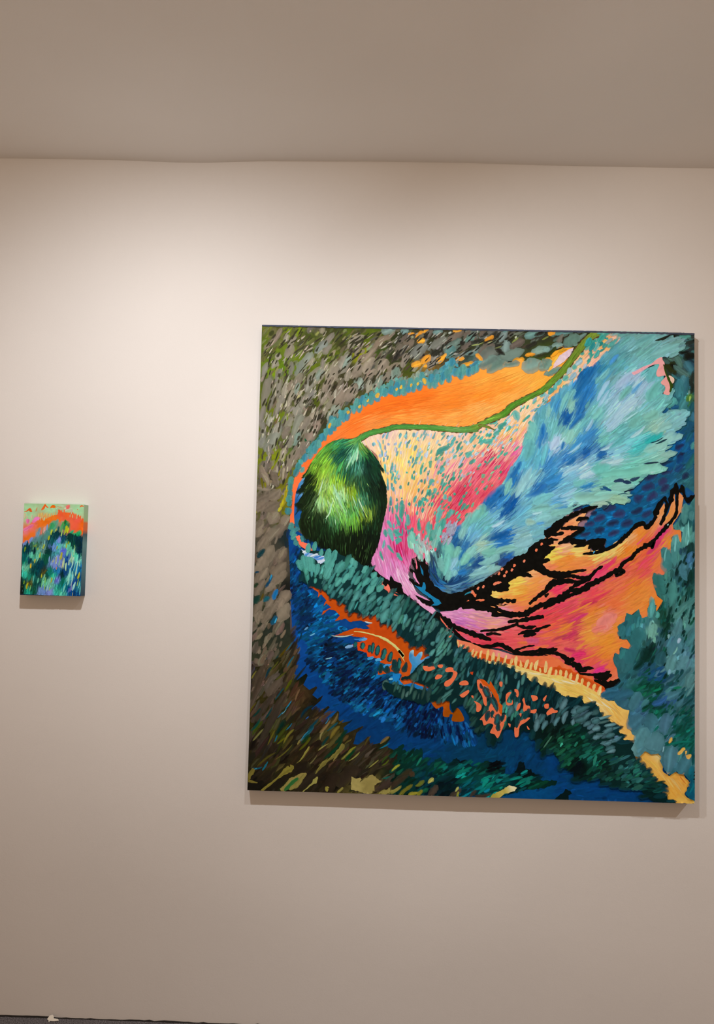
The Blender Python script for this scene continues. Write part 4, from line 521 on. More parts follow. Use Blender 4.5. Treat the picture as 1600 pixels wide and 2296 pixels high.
('F','311 1101 276 1098 241 1092 219 1080 194 1056 176 1028 161 1003 167 1006 155 980 152 964 143 944 140 930 157 932 144 913 132 887 148 875 146 853 140 827 147 802 160 783 183 775 205 758 231 752 256 742 298 721 323 709 336 696 358 713 364 725 376 748 388 783 395 821 403 859 410 897 406 947 393 979 384 1004 382 1020 372 1042 356 1058 336 1077','279 1088 20 232 1071 40 201 1035 52 264 1050 50 306 1041 72 343 1058 -50 328 1025 95 366 1033 -58 156 954 48 148 875 55 160 812 100 173 907 65 219 972 75 236 909 112 251 941 95 269 878 115 298 973 75 315 926 100 332 863 112 301 831 95 361 959 -62 394 912 -80 390 833 -100 207 797 100 271 783 92 334 769 85 351 722 80','311 1092 95 167 80 263 1088 46 134 93 232 1074 73 147 57 201 1039 106 169 57 249 1040 15 79 67 280 1056 10 69 61 306 1041 128 215 176 322 1025 21 79 61 343 1058 40 111 51 360 1032 9 48 35 376 1007 15 54 35 265 1008 64 148 82 318 1063 73 157 105 333 1070 101 140 45 217 1017 118 176 52 297 1006 26 79 67 344 1007 10 43 35 189 1000 112 165 46 152 967 10 22 8 172 923 16 34 12 155 875 21 39 16 162 828 16 29 9 171 971 18 34 11 202 987 135 183 58 219 946 163 212 119 200 955 130 171 58 184 946 36 60 18 226 915 143 196 72 221 886 154 203 97 208 892 154 209 145 251 957 130 178 46 282 989 26 90 62 313 1006 86 170 141 298 964 46 90 52 292 938 136 172 34 305 917 126 168 40 261 916 164 231 168 268 887 143 210 109 253 861 110 187 84 238 842 66 140 85 300 863 76 163 84 332 857 132 175 47 351 867 138 180 66 311 831 100 165 55 285 843 110 182 79 330 942 26 70 46 331 901 65 138 108 361 975 15 49 35 387 944 7 23 12 395 881 10 29 16 373 848 10 35 16 363 911 16 50 30 354 889 37 91 53 334 800 11 27 11 271 799 11 27 9 207 829 18 40 17 206 860 25 45 21 208 781 7 20 6 272 751 9 24 6 335 737 7 19 6 180 860 27 50 25 365 801 7 23 12 308 800 7 20 9 349 826 16 40 19 223 813 22 51 25',3.2,33.5,2.8,0.24,0,0.35,0,0.25,2),
('F','146 954 393 960 401 881 390 802 361 725 329 712 183 778 144 815','279 1088 20 232 1071 40 201 1035 52 264 1050 50 306 1041 72 343 1058 -50 328 1025 95 366 1033 -58 156 954 48 148 875 55 160 812 100 173 907 65 219 972 75 236 909 112 251 941 95 269 878 115 298 973 75 315 926 100 332 863 112 301 831 95 361 959 -62 394 912 -80 390 833 -100 207 797 100 271 783 92 334 769 85 351 722 80','172 923 56 86 41 158 875 67 97 47 175 812 48 83 42 223 798 38 73 37 271 783 33 62 31 319 768 59 94 49 350 753 44 74 38 388 896 37 76 41 364 832 32 72 42 283 926 144 193 116 252 887 160 210 160 316 879 116 174 117',0.12,19.6,1.5,0.3,0,0.35,0,0.25,2),
('D','388 1011 -50 25.2 11.3 10 40 25 140 932 20 34.6 12.6 13 28 11 134 886 -12 28.3 15.7 14 29 11 148 949 40 25.2 9.43 13 28 11 394 1004 -60 22 9.43 10 40 25',0,1),
('D','203 946 75 59.7 4.4 182 222 189 252 925 -70 72.3 5.03 159 214 175 261 912 -65 62.9 3.77 145 209 170 231 867 70 50.3 4.4 185 226 192 237 886 75 53.5 3.77 160 215 176 271 887 -60 50.3 3.77 145 210 170 331 889 -65 56.6 3.77 184 225 191 309 901 -70 44 3.77 159 214 175 306 1044 75 62.9 6.92 141 204 165 315 1051 85 50.3 5.03 179 218 186 293 1031 65 62.9 4.4 156 209 171',0,2),
('M','dark_blue_scales',1,0.6),
('G','1341 1197 1372 1207 1374 950 1341 975 1316 984 1297 939 1266 926 1242 878 1217 852 1186 849 1167 823 1130 791 1093 771 1096 803 1008 797 974 800 1008 819 1030 835 1042 867 1070 904 1042 899 989 885 992 907 1048 911 1092 904 1104 917 1154 910 1165 930 1148 953 1187 973 1201 998 1241 1012 1251 1014 1271 1030 1247 1046 1278 1053 1311 1071 1278 1081 1275 1095 1321 1125 1294 1134 1335 1165','1356 1175 33 93 123 1341 1143 27 87 136 1303 1132 27 113 190 1310 1101 17 91 162 1341 1063 25 96 140 1294 1088 21 125 192 1279 1030 21 95 152 1294 1011 28 96 142 1247 979 21 101 161 1185 946 14 100 163 1123 897 10 98 162 1061 849 10 96 157 999 810 15 100 160 1123 825 6 109 178 1170 867 17 105 163 1217 909 21 102 159 1263 954 24 100 152 1325 1012 39 103 136 1093 793 8 106 174 1357 981 44 111 129',0,0,0.12),
('F','1356 1191 1372 1191 1366 956 1313 990 1263 932 1217 859 1167 829 1124 794 1099 790 999 803 1039 861 1079 899 1170 936 1216 997 1272 1037 1316 1069 1294 1085','1185 930 25 1279 1011 40 1061 849 25','1356 1159 33 98 129 1310 1104 18 94 165 1294 1011 32 103 146 1185 946 20 107 165 1061 849 17 104 164 1124 819 11 112 181 1357 981 48 117 134',0.8,25.2,7.0,0.16,0,0.35,0,0.25,0),
('D','1285 1021 30 40.9 28.3 42 56 104 1322 1028 40 28.3 18.9 49 59 109 1341 1006 55 28.3 18.9 34 51 90 1235 1001 25 47.2 22 41 55 101 1272 986 40 34.6 25.2 49 59 109 1191 987 15 40.9 22 33 48 86 1226 969 22 44 26.7 41 55 101 1279 967 40 34.6 22 49 59 109 1166 958 15 34.6 18.9 32 48 85 1198 934 25 37.7 25.2 40 54 100 1238 938 40 44 25.2 48 58 107 1154 983 0 37.7 15.7 32 48 84 1107 900 15 44 25.2 39 52 96 1136 882 15 44 25.2 46 55 103 1192 893 25 40.9 18.9 33 49 87 1223 884 30 37.7 18.9 41 55 102 1076 868 20 40.9 22 45 54 100 1117 853 15 44 22 32 48 85 1161 854 20 40.9 23.6 40 54 99 1045 848 15 34.6 18.9 45 54 100 1077 830 20 34.6 22 32 47 84 1033 817 15 34.6 15.7 38 52 95 1120 822 25 40.9 18.9 46 56 103 1058 883 20 22 15.7 31 46 82 1008 898 20 40.9 18.9 37 50 92 1210 1010 20 31.4 15.7 47 56 104 1007 904 40 28.3 15.7 30 45 80',0,1),
('D','1300 1088 40 37.7 18.9 19 58 109 1325 1098 30 31.4 18.9 36 52 99 1328 1073 40 34.6 15.7 31 45 84 1306 1117 20 34.6 15.7 21 97 185 1300 1094 70 28.3 18.9 17 125 197 1353 1127 60 40.9 15.7 31 107 138 1366 1102 70 28.3 15.7 81 167 173 1325 1057 60 31.4 22 21 75 140 1291 1037 30 40.9 25.2 19 96 157 1341 1095 60 37.7 15.7 24 113 173 1360 1054 60 62.9 22 38 113 121 1272 1043 20 34.6 9.43 24 45 75 1235 1044 8 50.3 5.03 21 44 64 1266 1112 25 44 5.03 21 56 70 1285 1046 20 47.2 12.6 25 57 94 1322 1031 40 34.6 18.9 28 80 141 1356 1165 75 50.3 22 31 91 129',0,1),
('M','dark_foliage',1,0.5),
('G','1290 1457 1370 1458 1372 1175 1353 1181 1350 1213 1309 1218 1291 1237 1309 1273 1291 1272 1301 1301 1284 1326 1273 1352 1267 1377 1306 1385 1333 1408 1322 1423 1297 1433 1259 1432','1303 1452 29 34 24 1341 1443 75 129 127 1278 1442 31 34 27 1325 1430 48 71 79 1356 1414 43 57 64 1303 1378 60 96 95 1294 1355 41 54 25 1325 1359 32 43 36 1350 1382 27 33 28 1341 1334 67 102 104 1356 1366 49 97 111 1325 1302 44 104 125 1297 1307 42 61 31 1356 1302 45 61 61 1356 1254 40 74 67 1334 1254 49 123 142 1294 1221 21 89 142 1341 1219 59 133 145 1366 1223 38 94 122',0,0,0.15),
('F','1309 1452 1370 1456 1371 1181 1347 1222 1316 1228 1316 1295 1290 1346 1278 1371 1325 1398','1341 1430 15 1325 1366 -40 1341 1270 80 1356 1334 -20','1341 1449 84 160 154 1325 1420 63 107 107 1356 1430 47 59 59 1341 1398 52 93 98 1353 1376 25 30 28 1319 1372 77 125 121 1300 1352 32 38 19 1341 1347 69 111 112 1356 1360 51 106 127 1331 1302 51 117 138 1341 1270 61 135 149 1319 1254 56 135 152 1356 1296 49 69 66 1356 1248 56 111 80 1363 1223 38 94 116 1341 1213 64 138 148',1.5,25.2,9.8,0.25,0,0.35,0,0.25,0),
('D','1331 1435 35 22 12.6 152 188 220 1341 1449 10 47.2 15.7 91 171 164 1290 1442 30 34.6 15.7 130 197 200 1319 1417 30 53.5 18.9 129 200 204 1293 1413 15 62.9 18.9 127 200 201 1262 1438 20 34.6 8.18 31 39 29 1281 1445 30 37.7 8.18 24 29 24 1306 1457 0 62.9 9.43 38 47 32 1337 1398 10 34.6 9.43 22 27 24 1353 1385 20 40.9 22 25 30 25 1297 1349 -20 53.5 31.4 44 53 22 1306 1352 -30 28.3 18.9 22 25 16 1278 1368 -20 34.6 15.7 68 107 104 1319 1369 -60 50.3 18.9 82 129 123 1328 1337 -35 62.9 15.7 83 126 124 1353 1350 -60 47.2 25.2 67 126 147 1334 1308 75 37.7 18.9 74 141 161 1322 1282 80 62.9 25.2 63 137 154 1344 1289 80 69.2 15.7 54 118 139 1294 1237 30 47.2 34.6 89 183 185 1278 1243 40 56.6 34.6 95 191 191 1335 1228 60 47.2 22 68 143 155 1278 1208 20 28.3 28.3 26 93 144 1309 1221 20 28.3 15.7 28 89 137 1353 1254 60 31.4 15.7 79 135 53 1356 1251 80 18.9 6.29 170 220 119 1353 1270 70 15.7 6.29 124 171 170 1363 1318 80 47.2 12.6 40 51 47 1363 1283 80 37.7 12.6 33 44 40 1306 1202 20 53.5 28.3 139 214 220 1328 1196 40 53.5 34.6 132 206 218 1366 1447 0 15.7 15.7 53 66 64',0,1),
('M','blue_plume',0,0.62),
('G','586 628 567 643 552 667 545 702 551 724 562 746 580 770 614 794 651 842 688 875 731 926 774 971 802 1029 799 1017 827 1062 848 1132 866 1166 879 1209 919 1233 920 1245 970 1282 1001 1298 1020 1337 1051 1349 1095 1393 1120 1416 1145 1447 1183 1458 1246 1457 1303 1447 1334 1411 1306 1385 1265 1381 1240 1364 1184 1337 1177 1324 1215 1341 1256 1358 1253 1319 1275 1323 1265 1300 1275 1281 1269 1262 1309 1276 1291 1237 1266 1208 1278 1195 1306 1212 1347 1200 1335 1165 1294 1132 1319 1126 1278 1097 1278 1081 1310 1072 1278 1053 1247 1046 1269 1033 1263 1014 1241 1013 1201 1000 1185 974 1148 955 1163 933 1154 911 1104 919 1092 906 1048 911 992 910 986 885 961 865 924 833 905 823 902 814 911 801 871 782 852 756 809 739 763 697 695 652 654 632 617 622','1183 1434 117 187 199 1215 1412 118 195 196 1293 1413 131 200 207 1293 1439 120 176 182 1105 1381 94 173 194 1136 1356 95 180 197 1051 1335 35 121 191 1026 1312 23 104 172 1077 1322 72 155 210 1089 1342 62 156 199 1004 1270 39 119 183 1036 1270 45 132 208 1011 1215 40 120 190 971 1183 23 97 170 979 1256 91 173 198 986 1221 132 200 194 936 1214 70 155 207 917 1197 120 197 206 927 1150 110 192 202 1058 1200 120 205 210 1089 1265 104 190 218 1105 1297 115 185 195 1146 1298 160 210 246 1184 1315 171 211 249 1168 1343 117 200 211 1121 1240 159 215 245 1168 1282 102 178 213 1184 1251 166 217 249 1215 1293 161 213 249 1231 1325 104 193 205 1240 1274 111 201 202 1262 1236 118 205 211 1153 1218 169 220 249 1122 1170 165 216 247 1137 1145 102 190 195 1184 1171 115 199 199 1231 1198 128 203 197 1231 1226 122 208 221 1310 1190 137 215 230 1294 1158 132 204 218 1256 1154 158 219 207 1247 1122 51 189 201 1184 1123 121 218 237 1200 1092 78 203 215 1090 1121 116 203 209 1043 1127 62 144 211 1022 1104 77 166 227 981 1122 133 201 195 996 1142 123 202 207 1034 1076 30 100 176 1084 1069 36 108 180 934 1093 172 210 248 950 1064 81 158 217 981 1043 40 121 191 1060 1057 127 203 237 1122 1074 140 219 249 1122 1046 171 228 249 1278 1119 149 222 225 1263 1084 149 222 217 1294 1072 145 207 202 1216 1061 129 217 212 1247 1033 143 228 217 1075 1023 107 199 199 1169 1028 116 213 208 934 1023 76 164 223 1028 1022 166 216 249 1262 1332 110 201 208 1246 1419 124 197 204 997 1005 125 201 241 935 988 56 148 214 981 1020 156 216 244 1075 1019 101 194 193 1035 999 168 218 249 1122 1008 114 204 197 1185 1009 128 222 210 1247 1029 143 228 217 1023 974 116 204 215 1091 975 130 214 202 1154 970 139 208 202 1038 968 47 137 204 1060 937 140 207 201 1014 929 133 205 204 966 957 115 195 229 967 932 147 207 242 1123 929 154 213 188 923 899 131 201 211 961 884 127 198 197 924 858 121 186 196 1086 912 158 204 192 919 1019 60 141 205 951 915 84 168 224 821 1017 38 122 194 884 1009 126 199 220 853 986 141 204 220 806 975 39 117 184 784 962 125 202 200 775 937 28 112 184 822 960 141 198 208 885 955 40 115 189 916 978 50 131 196 744 930 22 95 172 728 904 28 106 178 807 906 5 86 170 775 905 65 150 214 785 880 17 86 159 854 929 112 190 217 901 924 114 198 214 823 881 102 186 223 895 892 125 199 204 697 878 110 191 183 666 852 110 191 189 692 846 105 187 202 745 867 111 183 214 729 841 106 189 198 776 842 133 207 235 839 850 109 193 221 886 860 130 200 217 886 829 115 191 219 839 806 136 195 206 761 801 18 93 168 786 811 29 110 191 651 814 126 193 196 626 807 49 128 190 633 779 29 92 153 683 808 106 183 226 708 778 154 208 195 668 777 50 119 182 777 779 40 122 198 824 780 131 196 212 740 753 120 199 193 793 758 131 201 200 834 756 127 192 203 608 760 112 200 187 603 728 113 202 195 637 751 118 196 189 590 750 60 119 136 677 752 134 208 207 668 726 124 209 197 700 721 30 83 152 684 708 62 122 176 622 713 124 198 219 638 698 83 155 198 731 728 131 201 205 747 700 137 197 202 700 683 137 202 213 653 689 41 123 188 584 706 113 186 184 571 718 92 153 160 565 743 60 86 97 553 711 29 65 98 556 680 29 72 116 575 690 72 143 151 610 681 115 188 192 588 671 18 44 70 576 659 30 100 164 622 666 12 67 130 654 660 30 79 131 598 653 18 56 106 623 641 63 113 154 585 634 95 146 177 654 642 41 91 131 778 729 36 73 131 793 739 24 96 178 762 716 52 79 113 691 668 116 180 196 716 674 95 147 179 898 1133 38 122 195 892 1178 94 174 194 913 1213 84 164 211 867 1133 109 189 187 852 1069 99 185 199 837 1021 90 175 211 883 1053 90 181 212 915 1086 131 198 230 918 1038 60 146 216 812 1023 99 180 216',0,0,0.03),
('F','586 628 567 643 552 667 545 702 551 724 562 746 580 770 614 794 651 842 688 875 731 926 774 971 802 1029 799 1017 827 1062 848 1132 866 1166 879 1209 919 1233 920 1245 970 1282 1001 1298 1020 1337 1051 1349 1095 1393 1120 1416 1145 1447 1183 1458 1246 1457 1303 1447 1334 1411 1306 1385 1265 1381 1240 1364 1184 1337 1177 1324 1215 1341 1256 1358 1253 1319 1275 1323 1265 1300 1275 1281 1269 1262 1309 1276 1291 1237 1266 1208 1278 1195 1306 1212 1347 1200 1335 1165 1294 1132 1319 1126 1278 1097 1278 1081 1310 1072 1278 1053 1247 1046 1269 1033 1263 1014 1241 1013 1201 1000 1185 974 1148 955 1163 933 1154 911 1104 919 1092 906 1048 911 992 910 986 885 961 865 924 833 905 823 902 814 911 801 871 782 852 756 809 739 763 697 695 652 654 632 617 622','1026 1296 60 1121 1266 48 1215 1364 38 1247 1204 42 1216 1092 28 996 1135 60 997 1056 35 948 1230 70 1215 1444 40 1309 1414 25 1278 1110 22 1231 1300 50 1060 975 18 1154 993 12 967 909 20 1185 1022 10 821 985 65 807 900 52 839 812 22 745 857 40 699 762 35 747 716 25 651 823 72 609 744 84 575 712 105 566 665 -50 623 635 5 685 667 28 607 681 70 886 845 15 808 780 15 899 1101 75 891 1181 75','1183 1434 117 187 199 1215 1412 118 195 196 1293 1413 131 200 207 1293 1439 120 176 182 1105 1381 94 173 194 1136 1356 95 180 197 1051 1335 35 121 191 1026 1312 23 104 172 1077 1322 72 155 210 1089 1342 62 156 199 1004 1270 39 119 183 1036 1270 45 132 208 1011 1215 40 120 190 971 1183 23 97 170 979 1256 91 173 198 986 1221 132 200 194 936 1214 70 155 207 917 1197 120 197 206 927 1150 110 192 202 1058 1200 120 205 210 1089 1265 104 190 218 1105 1297 115 185 195 1146 1298 160 210 246 1184 1315 171 211 249 1168 1343 117 200 211 1121 1240 159 215 245 1168 1282 102 178 213 1184 1251 166 217 249 1215 1293 161 213 249 1231 1325 104 193 205 1240 1274 111 201 202 1262 1236 118 205 211 1153 1218 169 220 249 1122 1170 165 216 247 1137 1145 102 190 195 1184 1171 115 199 199 1231 1198 128 203 197 1231 1226 122 208 221 1310 1190 137 215 230 1294 1158 132 204 218 1256 1154 158 219 207 1247 1122 51 189 201 1184 1123 121 218 237 1200 1092 78 203 215 1090 1121 116 203 209 1043 1127 62 144 211 1022 1104 77 166 227 981 1122 133 201 195 996 1142 123 202 207 1034 1076 30 100 176 1084 1069 36 108 180 934 1093 172 210 248 950 1064 81 158 217 981 1043 40 121 191 1060 1057 127 203 237 1122 1074 140 219 249 1122 1046 171 228 249 1278 1119 149 222 225 1263 1084 149 222 217 1294 1072 145 207 202 1216 1061 129 217 212 1247 1033 143 228 217 1075 1023 107 199 199 1169 1028 116 213 208 934 1023 76 164 223 1028 1022 166 216 249 1262 1332 110 201 208 1246 1419 124 197 204 997 1005 125 201 241 935 988 56 148 214 981 1020 156 216 244 1075 1019 101 194 193 1035 999 168 218 249 1122 1008 114 204 197 1185 1009 128 222 210 1247 1029 143 228 217 1023 974 116 204 215 1091 975 130 214 202 1154 970 139 208 202 1038 968 47 137 204 1060 937 140 207 201 1014 929 133 205 204 966 957 115 195 229 967 932 147 207 242 1123 929 154 213 188 923 899 131 201 211 961 884 127 198 197 924 858 121 186 196 1086 912 158 204 192 919 1019 60 141 205 951 915 84 168 224 821 1017 38 122 194 884 1009 126 199 220 853 986 141 204 220 806 975 39 117 184 784 962 125 202 200 775 937 28 112 184 822 960 141 198 208 885 955 40 115 189 916 978 50 131 196 744 930 22 95 172 728 904 28 106 178 807 906 5 86 170 775 905 65 150 214 785 880 17 86 159 854 929 112 190 217 901 924 114 198 214 823 881 102 186 223 895 892 125 199 204 697 878 110 191 183 666 852 110 191 189 692 846 105 187 202 745 867 111 183 214 729 841 106 189 198 776 842 133 207 235 839 850 109 193 221 886 860 130 200 217 886 829 115 191 219 839 806 136 195 206 761 801 18 93 168 786 811 29 110 191 651 814 126 193 196 626 807 49 128 190 633 779 29 92 153 683 808 106 183 226 708 778 154 208 195 668 777 50 119 182 777 779 40 122 198 824 780 131 196 212 740 753 120 199 193 793 758 131 201 200 834 756 127 192 203 608 760 112 200 187 603 728 113 202 195 637 751 118 196 189 590 750 60 119 136 677 752 134 208 207 668 726 124 209 197 700 721 30 83 152 684 708 62 122 176 622 713 124 198 219 638 698 83 155 198 731 728 131 201 205 747 700 137 197 202 700 683 137 202 213 653 689 41 123 188 584 706 113 186 184 571 718 92 153 160 565 743 60 86 97 553 711 29 65 98 556 680 29 72 116 575 690 72 143 151 610 681 115 188 192 588 671 18 44 70 576 659 30 100 164 622 666 12 67 130 654 660 30 79 131 598 653 18 56 106 623 641 63 113 154 585 634 95 146 177 654 642 41 91 131 778 729 36 73 131 793 739 24 96 178 762 716 52 79 113 691 668 116 180 196 716 674 95 147 179 898 1133 38 122 195 892 1178 94 174 194 913 1213 84 164 211 867 1133 109 189 187 852 1069 99 185 199 837 1021 90 175 211 883 1053 90 181 212 915 1086 131 198 230 918 1038 60 146 216 812 1023 99 180 216',2.4,33.5,10.5,0.11,0,0.35,0,0.22,0),
('F','586 628 567 643 552 667 545 702 551 724 562 746 580 770 614 794 651 842 688 875 731 926 774 971 802 1029 799 1017 827 1062 848 1132 866 1166 879 1209 919 1233 920 1245 970 1282 1001 1298 1020 1337 1051 1349 1095 1393 1120 1416 1145 1447 1183 1458 1246 1457 1303 1447 1334 1411 1306 1385 1265 1381 1240 1364 1184 1337 1177 1324 1215 1341 1256 1358 1253 1319 1275 1323 1265 1300 1275 1281 1269 1262 1309 1276 1291 1237 1266 1208 1278 1195 1306 1212 1347 1200 1335 1165 1294 1132 1319 1126 1278 1097 1278 1081 1310 1072 1278 1053 1247 1046 1269 1033 1263 1014 1241 1013 1201 1000 1185 974 1148 955 1163 933 1154 911 1104 919 1092 906 1048 911 992 910 986 885 961 865 924 833 905 823 902 814 911 801 871 782 852 756 809 739 763 697 695 652 654 632 617 622','1026 1296 60 1121 1266 48 1215 1364 38 1247 1204 42 1216 1092 28 996 1135 60 997 1056 35 948 1230 70 1215 1444 40 1309 1414 25 1278 1110 22 1231 1300 50 1060 975 18 1154 993 12 967 909 20 1185 1022 10 821 985 65 807 900 52 839 812 22 745 857 40 699 762 35 747 716 25 651 823 72 609 744 84 575 712 105 566 665 -50 623 635 5 685 667 28 607 681 70 886 845 15 808 780 15 899 1101 75 891 1181 75','1183 1434 117 187 199 1215 1412 118 195 196 1293 1413 131 200 207 1293 1439 120 176 182 1105 1381 94 173 194 1136 1356 95 180 197 1051 1335 35 121 191 1026 1312 23 104 172 1077 1322 72 155 210 1089 1342 62 156 199 1004 1270 39 119 183 1036 1270 45 132 208 1011 1215 40 120 190 971 1183 23 97 170 979 1256 91 173 198 986 1221 132 200 194 936 1214 70 155 207 917 1197 120 197 206 927 1150 110 192 202 1058 1200 120 205 210 1089 1265 104 190 218 1105 1297 115 185 195 1146 1298 160 210 246 1184 1315 171 211 249 1168 1343 117 200 211 1121 1240 159 215 245 1168 1282 102 178 213 1184 1251 166 217 249 1215 1293 161 213 249 1231 1325 104 193 205 1240 1274 111 201 202 1262 1236 118 205 211 1153 1218 169 220 249 1122 1170 165 216 247 1137 1145 102 190 195 1184 1171 115 199 199 1231 1198 128 203 197 1231 1226 122 208 221 1310 1190 137 215 230 1294 1158 132 204 218 1256 1154 158 219 207 1247 1122 51 189 201 1184 1123 121 218 237 1200 1092 78 203 215 1090 1121 116 203 209 1043 1127 62 144 211 1022 1104 77 166 227 981 1122 133 201 195 996 1142 123 202 207 1034 1076 30 100 176 1084 1069 36 108 180 934 1093 172 210 248 950 1064 81 158 217 981 1043 40 121 191 1060 1057 127 203 237 1122 1074 140 219 249 1122 1046 171 228 249 1278 1119 149 222 225 1263 1084 149 222 217 1294 1072 145 207 202 1216 1061 129 217 212 1247 1033 143 228 217 1075 1023 107 199 199 1169 1028 116 213 208 934 1023 76 164 223 1028 1022 166 216 249 1262 1332 110 201 208 1246 1419 124 197 204 997 1005 125 201 241 935 988 56 148 214 981 1020 156 216 244 1075 1019 101 194 193 1035 999 168 218 249 1122 1008 114 204 197 1185 1009 128 222 210 1247 1029 143 228 217 1023 974 116 204 215 1091 975 130 214 202 1154 970 139 208 202 1038 968 47 137 204 1060 937 140 207 201 1014 929 133 205 204 966 957 115 195 229 967 932 147 207 242 1123 929 154 213 188 923 899 131 201 211 961 884 127 198 197 924 858 121 186 196 1086 912 158 204 192 919 1019 60 141 205 951 915 84 168 224 821 1017 38 122 194 884 1009 126 199 220 853 986 141 204 220 806 975 39 117 184 784 962 125 202 200 775 937 28 112 184 822 960 141 198 208 885 955 40 115 189 916 978 50 131 196 744 930 22 95 172 728 904 28 106 178 807 906 5 86 170 775 905 65 150 214 785 880 17 86 159 854 929 112 190 217 901 924 114 198 214 823 881 102 186 223 895 892 125 199 204 697 878 110 191 183 666 852 110 191 189 692 846 105 187 202 745 867 111 183 214 729 841 106 189 198 776 842 133 207 235 839 850 109 193 221 886 860 130 200 217 886 829 115 191 219 839 806 136 195 206 761 801 18 93 168 786 811 29 110 191 651 814 126 193 196 626 807 49 128 190 633 779 29 92 153 683 808 106 183 226 708 778 154 208 195 668 777 50 119 182 777 779 40 122 198 824 780 131 196 212 740 753 120 199 193 793 758 131 201 200 834 756 127 192 203 608 760 112 200 187 603 728 113 202 195 637 751 118 196 189 590 750 60 119 136 677 752 134 208 207 668 726 124 209 197 700 721 30 83 152 684 708 62 122 176 622 713 124 198 219 638 698 83 155 198 731 728 131 201 205 747 700 137 197 202 700 683 137 202 213 653 689 41 123 188 584 706 113 186 184 571 718 92 153 160 565 743 60 86 97 553 711 29 65 98 556 680 29 72 116 575 690 72 143 151 610 681 115 188 192 588 671 18 44 70 576 659 30 100 164 622 666 12 67 130 654 660 30 79 131 598 653 18 56 106 623 641 63 113 154 585 634 95 146 177 654 642 41 91 131 778 729 36 73 131 793 739 24 96 178 762 716 52 79 113 691 668 116 180 196 716 674 95 147 179 898 1133 38 122 195 892 1178 94 174 194 913 1213 84 164 211 867 1133 109 189 187 852 1069 99 185 199 837 1021 90 175 211 883 1053 90 181 212 915 1086 131 198 230 918 1038 60 146 216 812 1023 99 180 216',0.9,47.5,3.6,0.12,1,0.35,0,0.3,2),
('F','1076 1459 1120 1461 1215 1460 1297 1459 1290 1442 1246 1451 1183 1451 1145 1443 1120 1453 1079 1448','1183 1455 30','1088 1456 72 155 141 1120 1458 115 167 166 1167 1454 105 164 168 1215 1454 117 177 183 1278 1452 114 175 180',2.5,28.0,11.2,0.12,0,0.35,0,0.25,0),
('D','1091 1450 30 47.2 15.7 72 166 158 1120 1453 25 34.6 12.6 125 178 183 1142 1451 30 40.9 15.7 100 168 167 1170 1451 25 47.2 15.7 110 172 175 1202 1448 30 53.5 15.7 115 180 182 1233 1454 25 53.5 15.7 120 184 190 1265 1453 20 47.2 14.5 114 176 183 1152 1430 40 50.3 14.5 101 176 179 1117 1426 45 40.9 12.6 83 167 166',0,1),
('D','1036 1315 58 104 15.7 27 107 178 1014 1276 58 94.3 15.7 31 113 183 1024 1244 62 81.8 14.5 35 118 193 971 1173 55 40.9 15.7 15 84 157 999 1170 50 69.2 15.7 33 111 184 942 1220 70 53.5 13.8 59 141 200 1011 1212 70 62.9 12.6 33 109 182 1034 1074 30 28.3 12.6 25 96 172 1083 1067 20 31.4 13.8 28 100 175 984 1043 38 53.5 13.8 34 115 188 959 1093 75 28.3 11.3 39 121 196 1040 1124 42 81.8 15.7 58 140 210 1006 1104 45 75.5 15.7 65 154 220 1117 1371 50 47.2 14.5 73 157 231 1190 1283 50 56.6 11.3 91 169 228 1244 1122 30 72.3 15.7 45 188 194 895 1133 80 62.9 15.7 34 117 194 889 1104 80 50.3 11.3 49 129 198 815 1014 60 62.9 15.7 32 114 189 806 972 65 47.2 15.7 34 115 188 747 933 45 94.3 28.3 24 102 173 728 907 45 62.9 18.9 28 108 180 804 906 52 94.3 15.7 7 89 170 779 880 55 62.9 12.6 20 91 166 885 955 40 101 18.9 42 118 195 764 804 22 81.8 18.9 15 92 166 780 789 15 62.9 22 36 117 196 630 782 60 56.6 18.9 31 95 158 626 820 40 56.6 18.9 43 119 187 661 767 60 47.2 15.7 44 113 178 649 745 65 47.2 12.6 40 120 184 703 718 25 53.5 31.4 30 87 155 665 717 35 62.9 15.7 45 119 174 650 688 20 34.6 18.9 36 118 192 790 739 40 59.7 18.9 28 95 173 778 723 40 40.9 18.9 35 70 129 895 848 10 34.6 11.3 84 168 236 920 830 40 40.9 12.6 18 109 189 916 984 35 50.3 15.7 50 133 198 935 988 32 69.2 18.9 55 143 215 1035 968 20 47.2 12.6 48 139 206 1091 956 -15 34.6 9.43 31 93 148 961 897 15 34.6 8.18 74 158 221 919 1025 40 50.3 14.5 60 141 207',0,1),
('D','1158 1311 40 104 22 169 209 249 1083 1271 60 81.8 15.7 156 206 246 1153 1215 42 104 18.9 173 220 249 1122 1167 46 78.6 18.9 168 218 249 1203 1274 50 69.2 14.5 165 212 249 1086 1246 58 69.2 12.6 159 212 249 934 1099 60 53.5 22 178 213 249 1122 1046 15 62.9 12.6 183 231 249 1103 1093 30 62.9 12.6 168 220 249 1194 1140 40 62.9 11.3 168 221 249 997 1084 40 62.9 6.29 155 211 247 1043 1159 60 47.2 12.6 154 208 240 1035 1003 25 53.5 18.9 174 221 249 985 1017 30 69.2 12.6 164 219 249 979 944 30 62.9 12.6 157 215 249 761 842 28 50.3 11.3 172 220 249 847 989 65 75.5 18.9 143 206 223 828 951 60 62.9 18.9 142 202 214 708 778 10 34.6 18.9 162 208 193 855 806 30 50.3 12.6 157 213 224 882 879 15 34.6 8.18 166 221 245 622 713 60 56.6 15.7 145 209 237 746 779 10 62.9 5.03 134 204 243',0,1),
